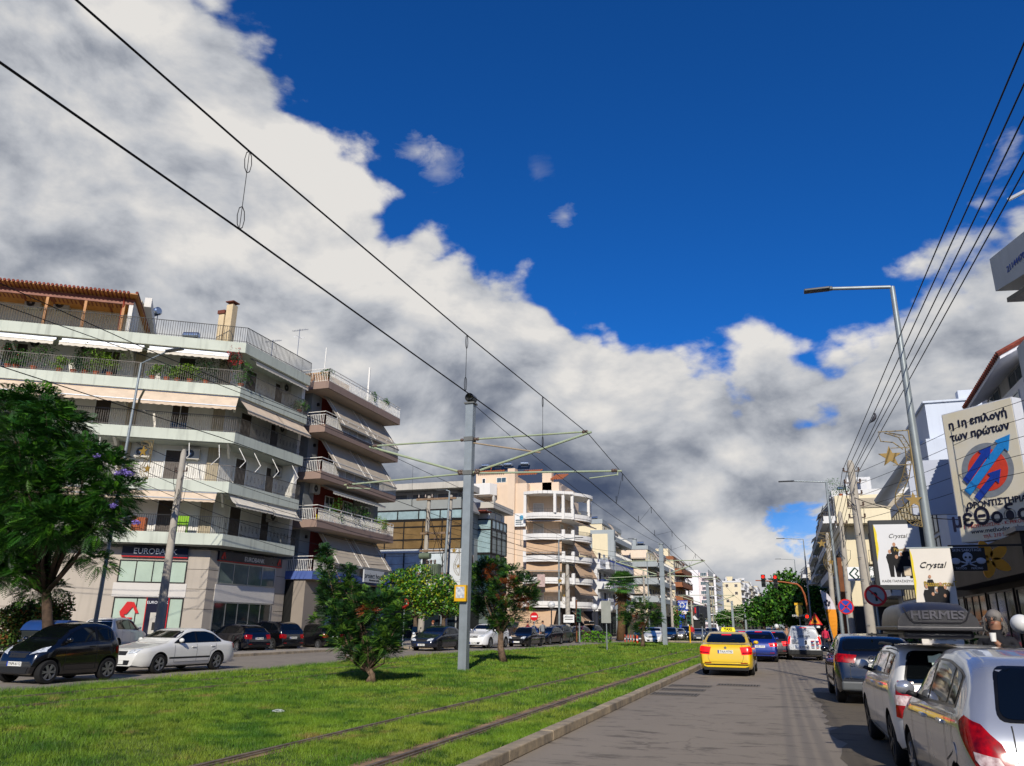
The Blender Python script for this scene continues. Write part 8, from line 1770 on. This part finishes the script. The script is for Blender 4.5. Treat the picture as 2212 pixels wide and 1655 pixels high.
# ================================================================ people
def person(x,y,head,label,shirt,trous,skin='b98868',hair='241a14',H=1.72,pose='stand',z=.12,helmet=None,detail=0,stripe=None,hairlong=False):
    T=thing('person',label,'person',(x,y,z),R(head-90)); s=H/1.75          # built facing +y
    J={'pelvis':(0,0,.95,.14),'chest':(0,.0,1.28,.15),'neck':(0,0,1.47,.06),'head0':(0,.01,1.58,.085),'head':(0,.015,1.66,.095)}
    E=[('pelvis','chest'),('chest','neck'),('neck','head0'),('head0','head')]
    if pose=='ride': legs={'L':[(.14,.18,.82,.1),(.24,.32,.5,.07),(.2,.18,.12,.05),(.2,.32,.08,.04)],'R':[(-.14,.18,.82,.1),(-.24,.32,.5,.07),(-.2,.18,.12,.05),(-.2,.32,.08,.04)]}
    elif pose=='walk': legs={'L':[(.09,.12,.72,.095),(.1,.28,.46,.06),(.1,.3,.1,.045),(.1,.43,.05,.04)],'R':[(-.09,-.04,.72,.095),(-.1,-.1,.46,.06),(-.1,-.28,.12,.045),(-.1,-.18,.05,.04)]}
    else: legs={'L':[(.1,0,.75,.095),(.11,.02,.48,.06),(.11,-.01,.1,.045),(.12,.13,.05,.04)],'R':[(-.1,0,.75,.095),(-.11,.02,.48,.06),(-.12,-.01,.1,.045),(-.13,.13,.05,.04)]}
    arms={'L':[(.19,0,1.4,.065),(.25,-.02,1.14,.045),(.25,.08,.9,.032),(.25,.1,.8,.03)],'R':[(-.19,0,1.4,.065),(-.25,-.02,1.14,.045),(-.25,.08,.9,.032),(-.25,.1,.8,.03)]}
    if pose=='ride': arms={'L':[(.19,.02,1.4,.065),(.3,.2,1.2,.045),(.3,.42,1.08,.032),(.3,.5,1.07,.03)],'R':[(-.19,.02,1.4,.065),(-.3,.2,1.2,.045),(-.3,.42,1.08,.032),(-.3,.5,1.07,.03)]}
    if pose=='hold': arms['R']=[(-.19,0,1.4,.065),(-.27,.05,1.14,.045),(-.1,.27,1.3,.032),(-.03,.26,1.38,.03)]; arms['L']=[(.19,0,1.4,.065),(.26,.03,1.14,.045),(.06,.24,1.1,.032),(0,.25,1.1,.03)]
    if pose=='face': arms['R']=[(-.19,0,1.4,.065),(-.27,.05,1.16,.045),(-.12,.22,1.42,.032),(-.08,.17,1.54,.03)]
    for k,l in legs.items():
        prev='pelvis'
        for i,p in enumerate(l): J[k+'l%d'%i]=p; E.append((prev,k+'l%d'%i)); prev=k+'l%d'%i
    for k,l in arms.items():
        prev='chest'
        for i,p in enumerate(l): J[k+'a%d'%i]=p; E.append((prev,k+'a%d'%i)); prev=k+'a%d'%i
        w=Vector(l[3][:3]); d=(w-Vector(l[2][:3])).normalized(); sx=1 if k=='L' else -1
        side=d.cross(Vector((0,0,1)) if abs(d.z)<.9 else Vector((0,1,0))).normalized()
        for f in range(4):
            o=side*(f-1.5)*.02; a=w+d*.05+o; c=w+d*(.085+.008*(f in(1,2)))+o+Vector((0,.012,-.01)); J[k+'f%da'%f]=(*a,.0095); J[k+'f%db'%f]=(*c,.008); E+=[(prev,k+'f%da'%f),(k+'f%da'%f,k+'f%db'%f)]
        a=w+d*.02+side*.045; J[k+'t']=(*a,.01); E.append((prev,k+'t'))
    ks=list(J); me=bpy.data.meshes.new('body'); me.from_pydata([Vector(J[k][:3])*s for k in ks],[(ks.index(a),ks.index(b_)) for a,b_ in E],[])
    o=bpy.data.objects.new('tmp',me); COL.objects.link(o); md=o.modifiers.new('s','SKIN'); sv_=me.skin_vertices[0].data
    for i,k in enumerate(ks):
        r=J[k][3]*s; sv_[i].radius=(r*(1.25 if k in('pelvis','chest') else 1),r*(.8 if k in('pelvis','chest') else 1)); sv_[i].use_root=(k=='pelvis')
    o.modifiers.new('u','SUBSURF').levels=1; dg=bpy.context.evaluated_depsgraph_get(); dg.update(); m2=bpy.data.meshes.new_from_object(o.evaluated_get(dg)); bpy.data.objects.remove(o); bpy.data.meshes.remove(me)
    m2.materials.clear(); SM=mat('skin_'+skin,skin,.5,.08,6); m2.materials.append(SM); m2.materials.append(mat('cloth_'+shirt,shirt,.85,.15,6)); m2.materials.append(mat('cloth_'+trous,trous,.85,.15,6)); m2.materials.append(BLK); m2.materials.append(mat('cloth_'+(stripe or shirt),stripe or shirt,.85,.1,6))
    hands=[Vector(arms[k][3][:3])*s for k in arms]
    for f in m2.polygons:
        c=f.center/s; k=1
        if c.z>1.515: k=0
        elif any((f.center-h).length<.12*s for h in hands): k=0
        elif c.z<.1: k=3
        elif c.z<.93 and abs(c.x)<.24 or (pose=='ride' and c.z<.9): k=2
        elif stripe and int(c.z*18)%2: k=4
        f.material_index=k; f.use_smooth=True
    body=bpy.data.objects.new('body',m2); COL.objects.link(body); body.parent=T
    hc=Vector((0,.02,1.66))*s
    if helmet:
        b=MB(); b.ball(hc+Vector((0,.0,.02)),(.14,.16,.145),16,11); hl=b.build('helmet',mat('helmet_white'),T,smooth=True); b=MB(); b.ball(hc+Vector((0,.04,.0)),(.12,.135,.06),14,8); b.build('visor',CGL,hl,smooth=True)
    else:
        b=MB(); b.ball(hc+Vector((0,-.03,.03)),(.1*s,.1*s,.1*s),14,9)
        if hairlong:
            rr=random.Random(2)
            for k in range(170): a=rr.uniform(2.9,6.5); e=rr.uniform(.08,.24); q=hc+Vector((math.cos(a)*.085,math.sin(a)*.085-.02,rr.uniform(-.02,.08))); b.path([q,q+Vector((math.cos(a)*.03+rr.uniform(-.01,.03),math.sin(a)*.03,-e*.4)),q+Vector((math.cos(a)*.04+rr.uniform(-.02,.05),math.sin(a)*.04,-e*.8)),q+Vector((math.cos(a)*.03+rr.uniform(-.02,.1),math.sin(a)*.04,-e))],.005,4)
        b.build('hair',mat('hair_'+hair,hair,.7,.25,12),T,smooth=True)
        b=MB(); b.path([hc+Vector((0,.085*s,.02)),hc+Vector((0,.12*s,-.015))],.014,6,rs=[.008,.016]); b.build('nose',SM,T,smooth=True)
        b=MB()
        for sx in(-1,1): b.ball(hc+Vector((sx*.035*s,.085*s,.015)),(.013,.01,.008),8,5)
        split_build(b,'eye',BLK,T); b=MB(); b.ball(hc+Vector((0,.088*s,-.05)),(.025,.008,.007),8,5); b.build('mouth',mat('lip','7d3a34',.5),T)
        b=MB()
        for sx in(-1,1): b.ball(hc+Vector((sx*.095*s,.0,-.01)),(.012,.02,.03),8,5)
        split_build(b,'ear',SM,T)
    return T,hc,s
def spot_(fn,x,y,Y): p=at(*fn(x,y),Y=Y); return p.x
person(spot_(DA,350,560,64),64,-120,'man in a red and black striped shirt by the beige shop awning','9a2430','23262c',pose='walk',stripe='1c1416')
person(spot_(DA,428,560,63.6),63.6,-100,'person in a light grey top with blue bag beside the no entry sign','8d929a','5a6070',pose='stand',H=1.68)
b=MB(); b.box(-.14,-.07,0,.14,.07,.3); o=b.build('bag',mat('blue_bag','2e5fa8',.7,.1,4),bevel=.02); o.location=(spot_(DA,455,570,63.3),63.3,.75+.3); tag(o,'blue shoulder bag carried by the person at the no entry sign','bag')
person(spot_(DA,540,560,64.5),64.5,-70,'man in a grey vest with hand raised to his face','7c7f82','14161a',pose='face',H=1.78)
person(MX,51.15,92,'motorcyclist with white helmet and dark jacket waiting in traffic','1b1d22','23262c',pose='ride',helmet=1,z=.03)
person(MX+.55,52.5,92,'second rider with bare head just right of the white helmet','a07a60','2a2c30',pose='ride',z=.0,hair='2a1a12')
T,hc,s=person(at(2148,1340,Y=12.6).x,12.6,-115,'woman with loose grey hair and glasses, dark coat, cup raised, in the shade','14151c','101116',pose='hold',hair='6f6a66',hairlong=True,skin='8d6650',H=1.76)
b=MB(); 
for sx in(-1,1): b.path([hc+Vector((sx*.036+.026*math.cos(t),.098,.012+.02*math.sin(t))) for t in np.linspace(0,6.28,12)],.003,4,cap=False)
b.build('glasses',BLK,T); b=MB(); b.lathe([(.032,0),(.042,.11)],(-.02,.3,1.38),'z',14); b.build('paper_cup',SW,T)
person(at(1782,1362,Y=60).x,60,60,'person in a pink red top on the right pavement beyond the parked car','c22a4a','2a2c34',pose='walk',H=1.6)
person(at(1495,1375,Y=91).x,91,-90,'person in a red top by the distant row of cars','b8262a','3a3c44',H=1.7)
person(at(*D4(1395,1100),Y=49.5).x,49.5,160,'person with reddish hair behind the dark hatchback','4a3a36','2c2c30',hair='7a3e22',H=1.66)
person(at(1668,1372,Y=100).x,100,90,'small distant pedestrian in dark clothes crossing the avenue','23252c','1c1d22',H=1.7,z=0)
